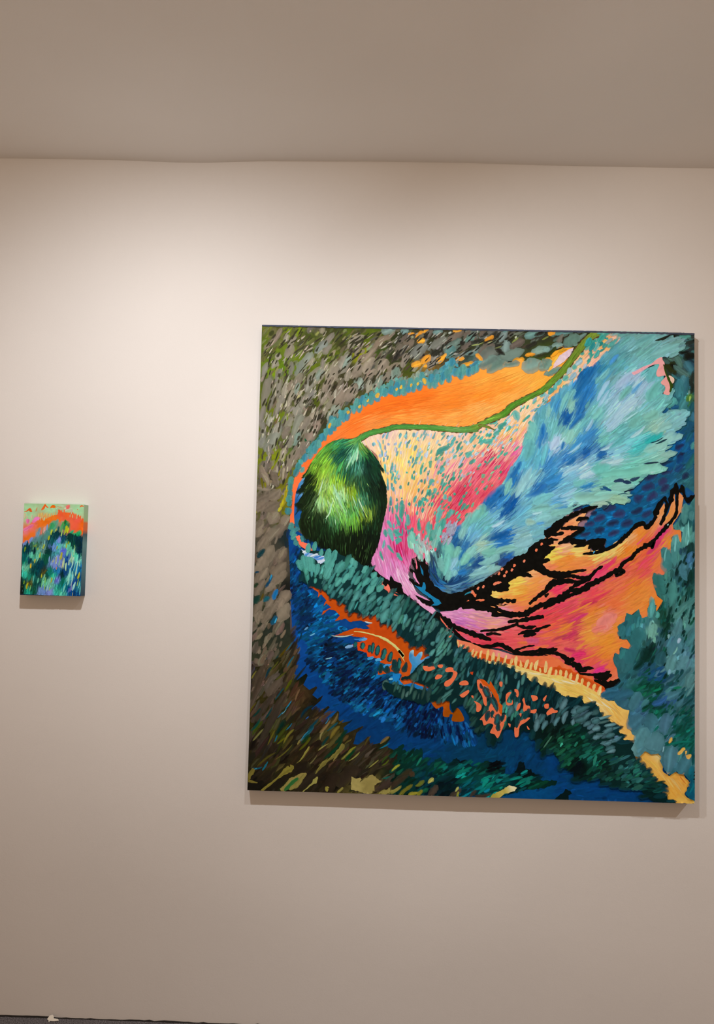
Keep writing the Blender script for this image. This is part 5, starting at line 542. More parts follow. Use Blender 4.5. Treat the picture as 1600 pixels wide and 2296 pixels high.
('D','986 1256 60 40.9 18.9 112 189 199 986 1221 60 31.4 22 134 201 194 961 1230 70 81.8 13.8 119 198 199 930 1140 72 81.8 13.8 111 193 198 981 1122 70 47.2 18.9 135 202 197 914 1204 85 47.2 15.7 130 199 198 1234 1194 30 53.5 34.6 129 206 199 1184 1174 45 56.6 22 118 199 196 1152 1263 52 62.9 22 115 197 194 1243 1274 60 81.8 28.3 113 204 204 1237 1325 60 62.9 28.3 107 195 205 1253 1153 30 44 15.7 160 221 207 1077 1309 40 50.3 18.9 104 184 194 1089 1323 50 50.3 15.7 117 195 206 1269 1116 25 104 22 149 219 221 1247 1096 25 81.8 28.3 150 220 216 1288 1072 10 53.5 18.9 146 208 204 1272 1154 30 62.9 22 141 208 209 1215 1437 30 81.8 15.7 111 188 195 1278 1403 25 104 25.2 129 202 208 1128 1106 40 62.9 18.9 97 190 201 1065 1197 50 50.3 18.9 125 207 206 1079 1023 15 66 28.3 102 194 191 1154 1012 8 157 31.4 121 213 203 1232 1026 15 78.6 28.3 141 227 216 1054 934 5 132 34.6 140 209 202 1148 967 8 81.8 22 139 209 204 1013 977 20 47.2 18.9 118 205 209 1135 926 -5 56.6 25.2 157 216 192 1086 912 5 31.4 15.7 159 205 190 951 881 15 75.5 22 127 199 198 924 855 25 50.3 22 122 187 197 1104 988 15 62.9 18.9 130 216 206 1104 947 5 94.3 18.9 135 210 205 704 881 60 53.5 28.3 112 193 180 688 865 55 62.9 25.2 110 193 187 663 849 65 62.9 25.2 112 193 191 648 811 70 44 18.9 129 195 198 608 753 84 62.9 31.4 114 201 189 603 712 80 75.5 22 115 204 198 634 751 70 40.9 18.9 119 198 187 674 749 50 53.5 22 134 208 207 659 729 60 47.2 25.2 126 209 196 740 753 10 62.9 25.2 121 202 194 787 764 15 75.5 22 132 203 200 834 752 20 47.2 28.3 129 194 205 734 728 25 75.5 22 132 203 207 747 700 20 53.5 18.9 139 201 202 703 687 15 69.2 15.7 137 204 213 886 820 20 50.3 25.2 118 193 209 901 864 20 53.5 25.2 132 203 212 895 895 10 69.2 22 127 202 203 901 927 25 75.5 25.2 116 200 213 790 959 70 62.9 15.7 126 204 201 861 850 0 34.6 22 152 206 199 840 787 25 62.9 28.3 134 197 213 584 712 100 47.2 22 113 186 184 575 687 100 34.6 18.9 74 148 155 610 678 80 34.6 18.9 117 193 194 628 685 70 22 18.9 125 200 210 860 1139 80 62.9 28.3 111 189 187 852 1075 75 75.5 28.3 99 184 194 898 1197 80 47.2 18.9 95 175 191 902 1063 78 81.8 18.9 96 184 202 880 1038 78 50.3 18.9 92 180 209',0,1),
('F','547 670 545 702 554 733 571 749 584 743 568 718 569 686 585 659 623 647 660 657 694 665 654 635 617 624 582 631','553 711 95 560 664 -60 598 640 -12 654 648 22','553 711 22 56 94 559 733 39 69 89 556 680 25 66 114 582 668 16 41 68 579 652 34 107 171 623 660 11 65 128 604 647 23 63 111 623 635 74 124 166 654 648 37 86 138 592 632 105 155 187 673 655 63 113 155',1.6,36.3,5.6,0.25,0,0.35,0,0.25,0),
('F','594 841 632 839 626 813 608 778 589 778 589 809','610 822 65','161 172 201',2.2,19.6,7.0,0.07,0,0.35,0,0.25,0),
('M','pink_hook',1,0.1),
('G','1267 1380 1253 1375 1234 1359 1209 1349 1184 1334 1173 1329 1179 1322 1190 1326 1215 1341 1234 1353 1253 1358 1259 1355 1250 1332 1254 1318 1276 1322 1278 1317 1265 1302 1267 1294 1276 1289 1278 1278 1272 1265 1289 1260 1294 1275 1291 1295 1283 1320 1273 1345 1276 1361 1270 1371','1259 1371 249 182 188 1215 1347 247 186 203 1262 1336 249 179 181 1278 1301 249 179 178 1184 1329 247 190 207',0,1,0.06),
('G','1290 1323 1305 1314 1305 1301 1298 1298 1290 1314','1298 1311 246 217 199',0,1,0.06),
('S','1272 1358 3.14 1278 1336 4.4 1289 1310 6.92 1297 1288 8.18 1292 1269 4.4','56 85 25',0.2),
('D','1235 1044 8 50.3 5.03 26 49 74 1266 1112 25 44 5.03 26 62 80 1253 1115 25 47.2 4.4 26 74 92 1098 960 -25 31.4 9.43 31 93 148 1092 903 20 18.9 12.6 38 71 100 1281 1445 30 40.9 8.18 24 29 24 1262 1438 20 34.6 6.92 31 39 29 1148 945 5 34.6 3.14 44 96 115 1104 917 -20 25.2 3.77 65 118 113 1185 993 20 34.6 9.43 44 73 108 1135 986 5 34.6 10.7 39 66 106 1160 982 -5 28.3 11.3 32 60 102',0,1),
('M','orange_flames',0,0.5),
('G','584 564 624 568 652 581 674 595 711 618 742 631 779 657 825 683 872 703 903 726 887 729 918 764 905 801 955 831 974 853 1036 889 1030 873 1008 848 1005 819 949 783 999 788 1052 786 1046 764 1093 771 1124 791 1170 823 1204 849 1220 840 1248 875 1276 920 1279 895 1267 854 1288 885 1307 952 1312 892 1321 955 1336 940 1327 893 1302 854 1305 837 1327 844 1330 792 1310 811 1298 817 1296 762 1267 775 1268 732 1287 707 1281 687 1242 697 1241 672 1255 629 1273 617 1252 581 1245 622 1225 594 1224 564 1205 559 1193 584 1174 568 1159 574 1153 539 1151 536 1133 537 1139 495 1162 493 1184 463 1163 465 1139 469 1140 446 1123 449 1121 424 1137 403 1138 375 1123 366 1065 346 1055 379 1012 378 965 417 909 440 937 441 866 433 813 441 766 458 707 456 657 477 622 504 613 513 593 540','656 548 222 145 214 624 563 232 162 219 702 559 228 163 203 780 561 236 153 187 656 536 218 134 215 687 530 213 129 213 702 546 245 175 173 749 544 236 165 205 749 526 249 172 146 719 515 236 142 200 672 514 213 112 198 688 493 248 89 107 650 507 249 98 104 750 473 229 66 90 719 478 239 72 96 812 481 247 97 110 797 496 249 99 111 874 482 232 86 117 843 478 242 116 98 905 542 249 83 88 921 499 249 135 79 874 541 249 84 109 904 580 249 72 108 842 625 249 178 71 779 645 247 236 110 825 665 249 217 97 872 656 249 167 83 919 673 249 165 105 779 617 249 175 87 748 625 249 228 121 922 714 249 142 105 918 783 249 152 115 921 745 237 231 99 857 678 249 188 129 826 609 249 156 71 873 610 249 147 85 827 578 249 136 108 919 627 249 125 97 937 752 243 237 99 968 771 249 186 151 999 766 249 237 132 983 816 249 153 104 1023 879 249 185 127 987 744 249 154 58 953 721 249 159 70 1046 729 249 157 84 1080 755 249 239 134 1124 772 249 225 132 1170 811 249 192 132 1139 750 249 156 59 1109 725 242 74 104 1170 773 249 145 47 1201 821 249 156 60 1248 853 249 158 96 1263 866 249 192 145 1285 879 249 172 87 1322 918 249 170 110 1217 796 249 117 76 1155 738 249 86 105 1081 699 249 85 128 1279 835 246 77 136 1257 803 249 76 135 1236 768 249 109 78 1217 727 249 87 106 1186 742 249 140 60 1248 744 249 146 72 1279 704 249 137 98 1295 804 249 169 48 1316 833 249 147 73 1171 695 249 117 94 1124 663 249 129 88 1031 676 249 90 122 1063 621 249 85 103 1186 664 249 147 61 1218 634 249 157 72 1125 601 249 129 75 1001 613 247 97 116 970 581 241 79 116 938 639 249 60 114 939 556 249 84 90 1063 568 249 147 66 1001 551 226 61 117 1106 557 249 149 135 1187 602 249 156 72 1255 604 249 145 48 1000 719 249 154 82 939 543 249 90 90 1001 554 232 92 89 970 525 249 149 69 1094 541 249 152 143 1048 546 249 164 73 955 491 249 117 92 986 498 222 74 105 1048 496 249 170 73 1110 488 249 163 60 1095 442 249 153 61 1018 440 235 62 119 1058 425 249 109 91 986 461 240 112 106 1080 401 236 63 146 1110 405 249 127 74 1126 381 249 135 96 927 478 244 93 112 1125 535 249 157 60 1156 480 249 145 72',0,0,0.04),
('F','584 564 624 568 652 581 674 595 711 618 742 631 779 657 825 683 872 703 903 726 887 729 918 764 905 801 955 831 974 853 1036 889 1030 873 1008 848 1005 819 949 783 999 788 1052 786 1046 764 1093 771 1124 791 1170 823 1204 849 1220 840 1248 875 1276 920 1279 895 1267 854 1288 885 1307 952 1312 892 1321 955 1336 940 1327 893 1302 854 1305 837 1327 844 1330 792 1310 811 1298 817 1296 762 1267 775 1268 732 1287 707 1281 687 1242 697 1241 672 1255 629 1273 617 1252 581 1245 622 1225 594 1224 564 1205 559 1193 584 1174 568 1159 574 1153 539 1151 536 1133 537 1139 495 1162 493 1184 463 1163 465 1139 469 1140 446 1123 449 1121 424 1137 403 1138 375 1123 366 1065 346 1055 379 1012 378 965 417 909 440 937 441 866 433 813 441 766 458 707 456 657 477 622 504 613 513 593 540','1062 692 30 1186 773 40 1263 838 50 1294 901 66 1000 738 8 1217 665 36 1125 601 28 1001 532 26 1064 426 32 940 484 15 1095 488 22 750 495 -5 687 530 -14 812 465 0 905 530 15 656 548 -10 810 639 14 779 614 5 904 580 32','656 548 222 145 214 624 563 232 162 219 702 559 228 163 203 780 561 236 153 187 656 536 218 134 215 687 530 213 129 213 702 546 245 175 173 749 544 236 165 205 749 526 249 172 146 719 515 236 142 200 672 514 213 112 198 688 493 248 89 107 650 507 249 98 104 750 473 229 66 90 719 478 239 72 96 812 481 247 97 110 797 496 249 99 111 874 482 232 86 117 843 478 242 116 98 905 542 249 83 88 921 499 249 135 79 874 541 249 84 109 904 580 249 72 108 842 625 249 178 71 779 645 247 236 110 825 665 249 217 97 872 656 249 167 83 919 673 249 165 105 779 617 249 175 87 748 625 249 228 121 922 714 249 142 105 918 783 249 152 115 921 745 237 231 99 857 678 249 188 129 826 609 249 156 71 873 610 249 147 85 827 578 249 136 108 919 627 249 125 97 937 752 243 237 99 968 771 249 186 151 999 766 249 237 132 983 816 249 153 104 1023 879 249 185 127 987 744 249 154 58 953 721 249 159 70 1046 729 249 157 84 1080 755 249 239 134 1124 772 249 225 132 1170 811 249 192 132 1139 750 249 156 59 1109 725 242 74 104 1170 773 249 145 47 1201 821 249 156 60 1248 853 249 158 96 1263 866 249 192 145 1285 879 249 172 87 1322 918 249 170 110 1217 796 249 117 76 1155 738 249 86 105 1081 699 249 85 128 1279 835 246 77 136 1257 803 249 76 135 1236 768 249 109 78 1217 727 249 87 106 1186 742 249 140 60 1248 744 249 146 72 1279 704 249 137 98 1295 804 249 169 48 1316 833 249 147 73 1171 695 249 117 94 1124 663 249 129 88 1031 676 249 90 122 1063 621 249 85 103 1186 664 249 147 61 1218 634 249 157 72 1125 601 249 129 75 1001 613 247 97 116 970 581 241 79 116 938 639 249 60 114 939 556 249 84 90 1063 568 249 147 66 1001 551 226 61 117 1106 557 249 149 135 1187 602 249 156 72 1255 604 249 145 48 1000 719 249 154 82 939 543 249 90 90 1001 554 232 92 89 970 525 249 149 69 1094 541 249 152 143 1048 546 249 164 73 955 491 249 117 92 986 498 222 74 105 1048 496 249 170 73 1110 488 249 163 60 1095 442 249 153 61 1018 440 235 62 119 1058 425 249 109 91 986 461 240 112 106 1080 401 236 63 146 1110 405 249 127 74 1126 381 249 135 96 927 478 244 93 112 1125 535 249 157 60 1156 480 249 145 72',1.9,36.3,5.0,0.09,1,0.35,0,0.3,2),
('F','1062 724 1186 805 1279 848 1288 807 1264 760 1233 697 1187 618 1125 554 1094 504 1002 501 909 483 844 466 874 529 908 580 1031 645','1062 692 30 1186 773 40 1263 838 50 1294 901 66 1000 738 8 1217 665 36 1125 601 28 1001 532 26 1064 426 32 940 484 15 1095 488 22 750 495 -5 687 530 -14 812 465 0 905 530 15 656 548 -10 810 639 14 779 614 5 904 580 32','1093 724 214 73 130 1186 695 249 121 78 1264 807 227 76 148 1125 632 245 111 93 1187 618 249 165 94 1063 584 249 147 60 1001 548 215 86 92 1032 533 249 178 83 890 498 226 98 130',0.22,47.5,3.4,0.14,1,0.35,0,0.4,2),
('F','593 559 652 576 749 563 827 559 827 559 796 527 719 506 637 520 606 547','656 548 -10 687 530 -14 780 545 8','624 557 249 199 246 687 539 249 191 191 765 538 249 189 154 656 526 196 111 204',0.4,50.3,2.1,0.08,1,0.35,0,0.25,2),
('D','1093 715 35 104 15.7 237 61 117 1081 693 35 81.8 12.6 249 85 128 1263 816 48 81.8 12.6 238 70 142 1245 781 48 69.2 12.6 225 63 127 1217 734 42 81.8 11.3 243 80 112 1155 735 40 62.9 9.43 249 74 118 1069 621 25 107 11.3 244 74 105 1044 602 18 62.9 11.3 209 55 98 1124 725 38 62.9 9.43 249 134 83 1170 764 40 62.9 15.7 249 155 59 1014 557 28 69.2 11.3 215 61 124 1107 551 40 62.9 34.6 249 149 141 1016 585 28 94.3 5.03 249 154 64 1063 574 28 104 7.55 249 153 68 1094 547 45 62.9 34.6 249 151 144 1076 525 20 50.3 15.7 249 139 130 986 501 30 56.6 12.6 214 64 110 955 494 20 62.9 9.43 193 74 92 977 528 35 69.2 5.66 249 156 64 1014 443 10 47.2 18.9 235 55 122 986 457 -10 37.7 15.7 229 62 119 1077 398 25 37.7 9.43 236 55 159 1055 441 25 81.8 5.03 249 160 65 868 482 0 50.3 18.9 222 98 143 899 464 10 50.3 9.43 249 121 78 840 475 0 34.6 9.43 249 132 77',0,0),
('M','black_tendrils',1,0),
('G','511 743 510 726 518 718 528 718 533 731 538 711 544 708 548 670 562 649 586 630 617 620 654 629 695 651 732 674 763 691 793 725 809 738 849 754 854 765 871 782 896 798 911 801 902 814 933 833 933 814 916 801 933 794 933 783 912 778 918 770 933 767 903 735 921 737 923 730 900 720 912 704 934 695 934 680 903 685 872 703 850 693 872 681 866 678 825 680 794 661 801 653 792 633 767 630 745 634 739 619 754 611 820 609 818 598 780 597 764 592 795 592 780 586 758 588 783 570 833 567 842 559 749 555 738 568 702 571 683 577 655 573 649 582 637 571 587 568 568 577 530 589 508 610 501 619 539 605 555 599 529 626 498 646 485 663 487 669 507 654 517 646 510 663 486 691 489 697 506 685 496 707 491 727 501 722 510 694 509 710 506 732','11 11 9',1.2,0,0.3),
('D','880 763 60 10.7 6.92 249 130 92 843 728 60 10.7 6.92 249 143 111 812 713 60 10.7 6.92 249 130 92 774 701 60 10.7 6.92 249 143 110 765 687 60 10.7 6.92 249 130 92 782 681 60 10.7 6.92 249 143 111 686 625 -60 18.9 8.18 249 130 92 760 657 20 28.3 8.18 249 143 111 708 603 5 28.3 6.92 249 131 92 682 628 60 10.7 6.92 249 143 111 692 618 60 10.7 6.92 249 130 92 805 699 60 10.7 6.92 249 143 111 896 782 60 10.7 6.92 249 130 92 717 645 60 10.7 6.92 249 143 111 670 598 60 10.7 6.92 249 130 92 701 640 60 10.7 6.92 249 143 111 788 692 60 10.7 6.92 249 130 92',0,1),
('G','502 645 526 638 529 654 534 654 538 640 536 629 561 611 581 600 588 590 574 583 555 583 566 590 558 602 529 620 513 635','24 133 189',0.5,0,0.06),
('G','518 709 529 689 530 674 524 682','23 129 184',0,0,0.06),
('S','659 617 1.89 670 625 5.03 682 630 1.89','42 148 180',0.3),
('S','498 685 3.14 505 666 6.92 518 648 3.14','223 143 196',0.2),
('S','505 726 2.52 509 701 5.03 509 694 1.89','240 119 148',0.2),
('G','495 628 508 621 539 606 552 598 542 599 530 604 503 616 514 591 498 607','227 158 213',0.3,0,0.06),
('G','724 587 749 585 767 576 783 567 768 565 743 579','249 166 106',0.6,0,0.06),
('G','758 590 783 587 767 584','249 166 106',0,0,0.06),
('S','717 584 9.43 764 574 12.6 796 567 11.3 839 564 9.43','12 12 10',0.34),
('S','859 594 8.18 888 620 12.6 922 645 11.3 941 674 9.43','12 12 10',0.34),
('S','743 558 9.43 833 561 15.7 873 579 15.7 904 595 13.8 941 602 12.6','12 12 10',0.34),
('S','652 581 12.6 674 589 18.9 705 587 18.9 736 578 15.7','11 11 9',0.34),
('S','793 538 9.43 843 546 10.7 905 556 10.7','12 12 10',0.34),
('S','904 580 6.29 917 595 9.43 935 596 12.6','12 12 10',0.34),
('S','910 642 9.43 922 658 11.3 938 674 9.43','12 12 10',0.34),
('S','893 732 6.29 921 734 8.18','11 11 10',0.34),
('S','574 552 18.9 600 537 18.9 625 521 15.7 656 509 15.7 688 498 15.7 719 489 17.3 745 481 8.18','12 12 10',0.34),
('S','612 525 12.6 632 502 9.43 654 484 9.43 679 470 10.1 704 462 10.7 738 461 10.7 769 467 13.8 794 457 12.6 825 444 14.5 866 438 10.7 890 452 11.3 940 455 13.8','12 12 10',0.34),
('S','709 507 6.29 737 510 8.18 765 514 8.18 796 521 9.43 827 534 11.3','12 12 10',0.34),
('S','728 497 9.43 753 501 9.43 775 498 5.03','12 12 10',0.34),
('S','793 538 6.29 827 542 10.1 874 552 10.7 906 557 8.18','12 12 10',0.34),
('S','821 529 9.43 852 522 12.6 883 527 5.03','12 12 10',0.34),
('S','826 500 6.29 852 510 12.6 880 513 12.6 899 522 8.18 927 532 5.03','12 13 11',0.34),
('S','843 495 7.55 868 504 12.6 883 504 6.29','12 13 11',0.34),
('S','816 450 9.43 844 461 6.29 878 468 4.4','12 13 11',0.34),
('S','822 439 9.43 859 448 8.18 881 452 4.4','13 13 11',0.34),
('S','866 439 7.55 906 443 12.6 937 447 15.7','13 13 11',0.34),
('S','909 447 7.55 928 451 12.6 949 460 6.29','13 13 11',0.34),
('S','922 447 7.55 949 444 10.7 968 435 13.8 981 425 18.9 1002 430 10.7','13 13 11',0.34),
('S','970 417 6.29 990 414 12.6 1009 409 18.9 1024 397 18.9 1043 403 13.8 1061 402 5.03','13 13 11',0.34),
('S','1007 387 6.29 1033 383 8.18 1071 383 11.3 1095 386 12.6 1111 396 6.29','13 13 11',0.34),
('S','1061 379 6.29 1083 374 18.9 1117 384 9.43','13 13 11',0.34),
('S','1061 367 6.29 1083 355 25.2 1114 356 18.9 1138 369 9.43 1140 374 3.14','13 13 11',0.34),
('S','1068 352 8.18 1095 348 10.7 1126 354 7.55','13 13 11',0.34),
('S','908 527 6.92 927 532 4.4','12 13 11',0.34),
('S','905 814 18.9 936 833 22 961 856 18.9 998 877 12.6 1036 894 13.8 1070 905 5.03','11 11 9',0.34),
('S','1002 857 6.29 1017 865 12.6 1042 867 6.29','11 11 10',0.34),
('S','955 831 6.29 974 834 11.3 996 839 6.29','11 11 9',0.34),
('S','986 827 6.29 1002 835 12.6 1030 835 6.29','11 12 10',0.34),
('S','946 783 6.29 968 795 10.7 999 816 12.6 1028 834 7.55','11 12 10',0.34),
('S','905 817 9.43 936 814 12.6 965 820 8.18','11 11 9',0.34),
('S','905 793 8.18 924 797 10.7 949 797 4.4','11 11 9',0.34),
('S','906 776 12.6 921 769 12.6 940 775 5.03','11 11 9',0.34),
('S','906 731 7.55 923 734 4.4','11 12 10',0.34),
('S','962 793 12.6 987 797 12.6 1012 794 9.43 1033 798 6.29','11 12 10',0.34),
('S','984 789 9.43 1012 788 10.7 1040 789 10.7 1055 797 10.7 1096 801 8.18','12 12 10',0.34),
('S','996 775 5.03 1015 782 12.6 1040 790 9.43','12 12 10',0.34),
('S','1040 770 6.29 1055 786 18.9 1080 790 22 1093 799 9.43','12 12 10',0.34),
('S','1023 754 5.03 1043 757 9.43 1068 760 10.7 1086 771 9.43','12 12 10',0.34),
('S','1052 770 12.6 1077 777 12.6 1093 771 9.43','12 12 10',0.34),
('S','1062 756 5.03 1093 768 9.43 1130 789 10.7 1164 821 13.8 1186 844 12.6 1211 854 12.6 1220 840 10.7 1242 862 12.6 1251 881 10.7','12 13 11',0.34),
('S','1246 875 6.29 1251 891 18.9 1263 919 15.7 1282 939 9.43','13 14 12',0.34),
('S','1276 932 8.18 1283 917 8.18 1279 891 8.18 1263 850 9.43','13 14 12',0.34),
('S','1313 984 5.03 1310 971 13.8 1299 949 13.8 1294 923 9.43 1283 901 8.18 1273 866 8.18 1263 850 7.55','14 14 12',0.34),
('S','1316 977 6.29 1313 958 13.8 1310 949 6.29','13 14 12',0.34),
('S','1329 978 9.43 1330 962 18.9 1319 955 9.43','13 14 12',0.34),
('S','1318 962 8.18 1315 936 8.18 1313 892 9.43 1298 864 12.6 1276 838 12.6 1248 806 11.3 1236 793 13.8 1211 780 12.6 1189 764 12.6 1174 745 10.7 1149 729 10.7 1137 710 15.7 1106 692 13.8 1069 671 13.8 1038 656 13.8 1016 644 12.6 985 639 12.6 963 621 18.9 939 611 15.7 908 595 15.7','12 13 11',0.34),
('S','1332 974 9.43 1339 940 9.43 1350 931 22 1366 941 12.6 1372 949 3.14','13 14 12',0.34),
('S','1217 782 9.43 1236 790 15.7 1245 797 9.43 1236 775 6.29','13 13 11',0.34),
('S','1121 694 9.43 1137 707 18.9 1152 701 9.43 1124 688 9.43','13 13 11',0.34),
('S','903 704 12.6 925 694 15.7 963 691 15.7 1000 700 10.7 1037 705 5.03','12 12 10',0.34),
('S','913 689 12.6 950 682 12.6 994 686 10.7 1016 680 10.7 1047 684 10.7 1062 702 9.43 1087 719 6.29','12 12 10',0.34),
('S','926 661 6.29 950 668 12.6 978 672 10.7 1009 668 8.18 1041 676 6.29','12 12 10',0.34),
('S','907 636 12.6 932 655 10.7 969 664 8.18 1003 666 6.29','12 12 10',0.34),
('S','907 620 12.6 921 630 6.29','12 12 10',0.34),
('S','982 644 8.18 1013 663 10.7 1041 676 10.7 1053 689 8.18','12 12 11',0.34),
('S','905 586 12.6 926 599 15.7 970 618 15.7 1010 635 13.8 1047 651 12.6','12 12 10',0.34),
('D','416 1510 0 0.314 0.314 8 8 6 1287 852 60 6.29 4.4 173 236 249 1059 761 60 9.43 3.77 67 179 240',0,1),
('G','323 706 336 693 364 711 377 690 399 672 424 656 428 676 450 637 463 648 435 658 448 636 460 648 470 620 499 600 530 576 566 552 571 565 587 559 597 542 625 523 612 525 587 537 575 528 562 546 530 567 499 582 467 603 445 621 451 615 400 645 368 666 352 687','11 11 9',0.8,0,0.06),
('M','salmon_patches',1,0),
('G','127 787 138 793 145 771 161 768 177 752 184 739 219 735 260 728 299 715 297 703 285 705 260 720 241 728 216 727 177 736 158 748 145 757','249 118 88',0.8,0,0.06),
('G','349 678 365 673 375 657 400 649 413 638 419 647 432 627 451 619 456 604 413 619 381 646 356 661','249 124 105',0.8,0,0.06),
('G','435 628 454 616 448 604 436 611','249 122 99',0.4,0,0.06),
('G','467 595 483 589 465 578','249 122 99',0.4,0,0.06),
('G','510 568 517 559 528 548 500 540','249 123 100',0.4,0,0.06),
('G','531 554 544 552 528 534','249 123 100',0.4,0,0.06),
('G','493 580 497 579 490 572','249 122 100',0.4,0,0.06),
('G','503 550 517 551 500 540','249 123 100',0.4,0,0.06),
('G','531 551 547 551 527 534','249 123 100',0.4,0,0.06),
('G','551 533 573 523 568 518 547 521','249 124 101',0.4,0,0.06),
('G','584 551 594 536 613 512 606 515 587 538','249 124 101',0.4,0,0.06),
('M','yellow_path',0,0.2),
('G','627 474 638 480 682 470 719 455 766 450 813 436 875 434 937 439 909 442 950 430 968 415 996 401 1012 381 1058 378 1065 349 1095 343 1096 322 1077 318 1003 347 910 372 938 364 844 392 751 408 676 421 639 445','657 467 249 143 107 720 447 249 139 96 782 437 249 156 159 875 424 249 130 82 828 432 249 137 99 940 425 249 130 82 1003 390 249 129 83 1058 367 249 125 76',0.3,0,0.06),
('S','639 450 6.29 673 441 13.8 720 429 16.4 782 418 17.6 844 404 18.9 906 391 18.9 937 382 18.9','218 91 34',0.1),
('S','936 402 3.14 944 396 22 972 388 25.2 1003 375 28.3 1034 362 25.2 1065 349 22 1095 339 9.43','219 90 32',0.1),
('G','711 419 751 415 813 406 875 391 937 374 910 380 959 377 1012 360 1046 342 1083 323 1108 304 1130 305 1148 287 1170 278 1173 260 1164 244 1173 217 1188 199 1186 177 1146 171 1096 221 1034 271 957 300 923 314 845 349 798 378 751 393','736 408 242 229 153 813 394 245 221 131 907 369 249 223 136 926 330 249 221 128 941 361 249 220 118 1003 341 249 217 114 1065 303 249 215 118 1127 274 249 211 115 1158 214 249 202 109',0.5,0,0.06),
('F','736 411 875 387 938 370 959 370 1012 353 1083 316 1127 295 1164 266 1158 229 1173 199 1127 234 1034 305 941 339 907 363 814 385','813 394 -14 941 361 -10 1034 330 -26 1127 259 -46','813 397 249 238 177 941 364 249 228 137 1003 347 249 213 104 1096 294 249 225 146 1142 259 240 190 89',0.9,47.5,2.8,0.07,1,0.35,0,0.25,2),
('D','984 357 -12 53.5 5.66 249 249 206 950 359 -18 47.2 4.4 249 249 206 1003 359 -22 37.7 4.4 249 249 206 1102 289 -32 50.3 4.4 249 249 207 1065 300 -28 62.9 4.4 249 249 206 885 381 -6 50.3 4.4 249 249 205',0,2),
('D','638 464 75 28.3 7.55 249 213 131 649 453 80 28.3 8.8 249 221 148 668 448 80 28.3 7.55 249 214 132 685 440 65 28.3 8.18 249 221 149 696 433 75 28.3 7.55 249 214 132 712 435 80 28.3 8.18 249 222 149 733 435 82 34.6 8.8 249 214 132 750 429 80 31.4 10.1 249 222 149 767 427 80 31.4 9.43 249 215 133 788 422 78 31.4 8.18 249 223 150 807 416 70 22 8.8 249 215 133 821 419 85 31.4 10.1 249 223 150 836 411 95 22 8.18 249 215 133 854 410 72 31.4 10.7 249 223 150 868 404 78 25.2 9.43 249 216 133 884 408 74 34.6 10.7 249 223 151 896 392 100 15.7 6.92 249 216 134 913 402 85 37.7 10.7 249 223 151 926 388 75 34.6 9.43 249 216 134 913 405 88 34.6 9.43 249 223 151 925 386 75 34.6 11.3 249 216 134 944 385 82 22 8.18 249 224 151 959 385 95 22 10.1 249 216 134 975 381 80 28.3 10.1 249 224 151 990 377 80 22 9.43 249 216 134 1009 370 80 31.4 9.43 249 224 151 1024 358 75 28.3 8.18 249 217 134 1043 350 72 25.2 8.18 249 224 151 1062 344 82 25.2 8.8 249 217 134 1079 335 75 31.4 11.3 249 225 152',0,1),
('G','1186 136 1219 156 1238 145 1247 152 1259 149 1270 140 1265 126 1276 111 1274 96 1293 81 1311 97 1320 89 1336 90 1342 78 1361 62 1348 48 1348 39 1340 29 1348 18 1360 14 1372 9 1372 0 1314 -2 1311 9 1288 10 1286 27 1264 30 1281 41 1287 52 1281 58 1253 59 1227 70 1235 84 1220 92 1213 100 1193 106 1201 119','1219 133 249 201 98 1235 110 249 197 92 1256 141 249 218 134 1281 70 249 197 89 1326 56 249 187 82 1311 35 249 193 89 1342 8 249 207 102 1296 19 249 195 83',0.8,0,0.06),
('F','1207 139 1238 140 1265 111 1293 76 1342 75 1342 36 1342 5 1311 13 1290 34 1287 64 1238 78 1219 98','1235 125 -42 1311 47 -52','1219 133 249 205 102 1311 65 249 205 111 1311 29 249 188 75',0.9,41.9,3.1,0.07,1,0.35,0,0.25,2),
('D','1259 138 -40 44 7.55 249 228 157 1314 56 -50 62.9 8.18 249 212 126 1336 69 -50 37.7 4.4 239 151 61',0,2),
('M','teal_shrub',0,0.5),
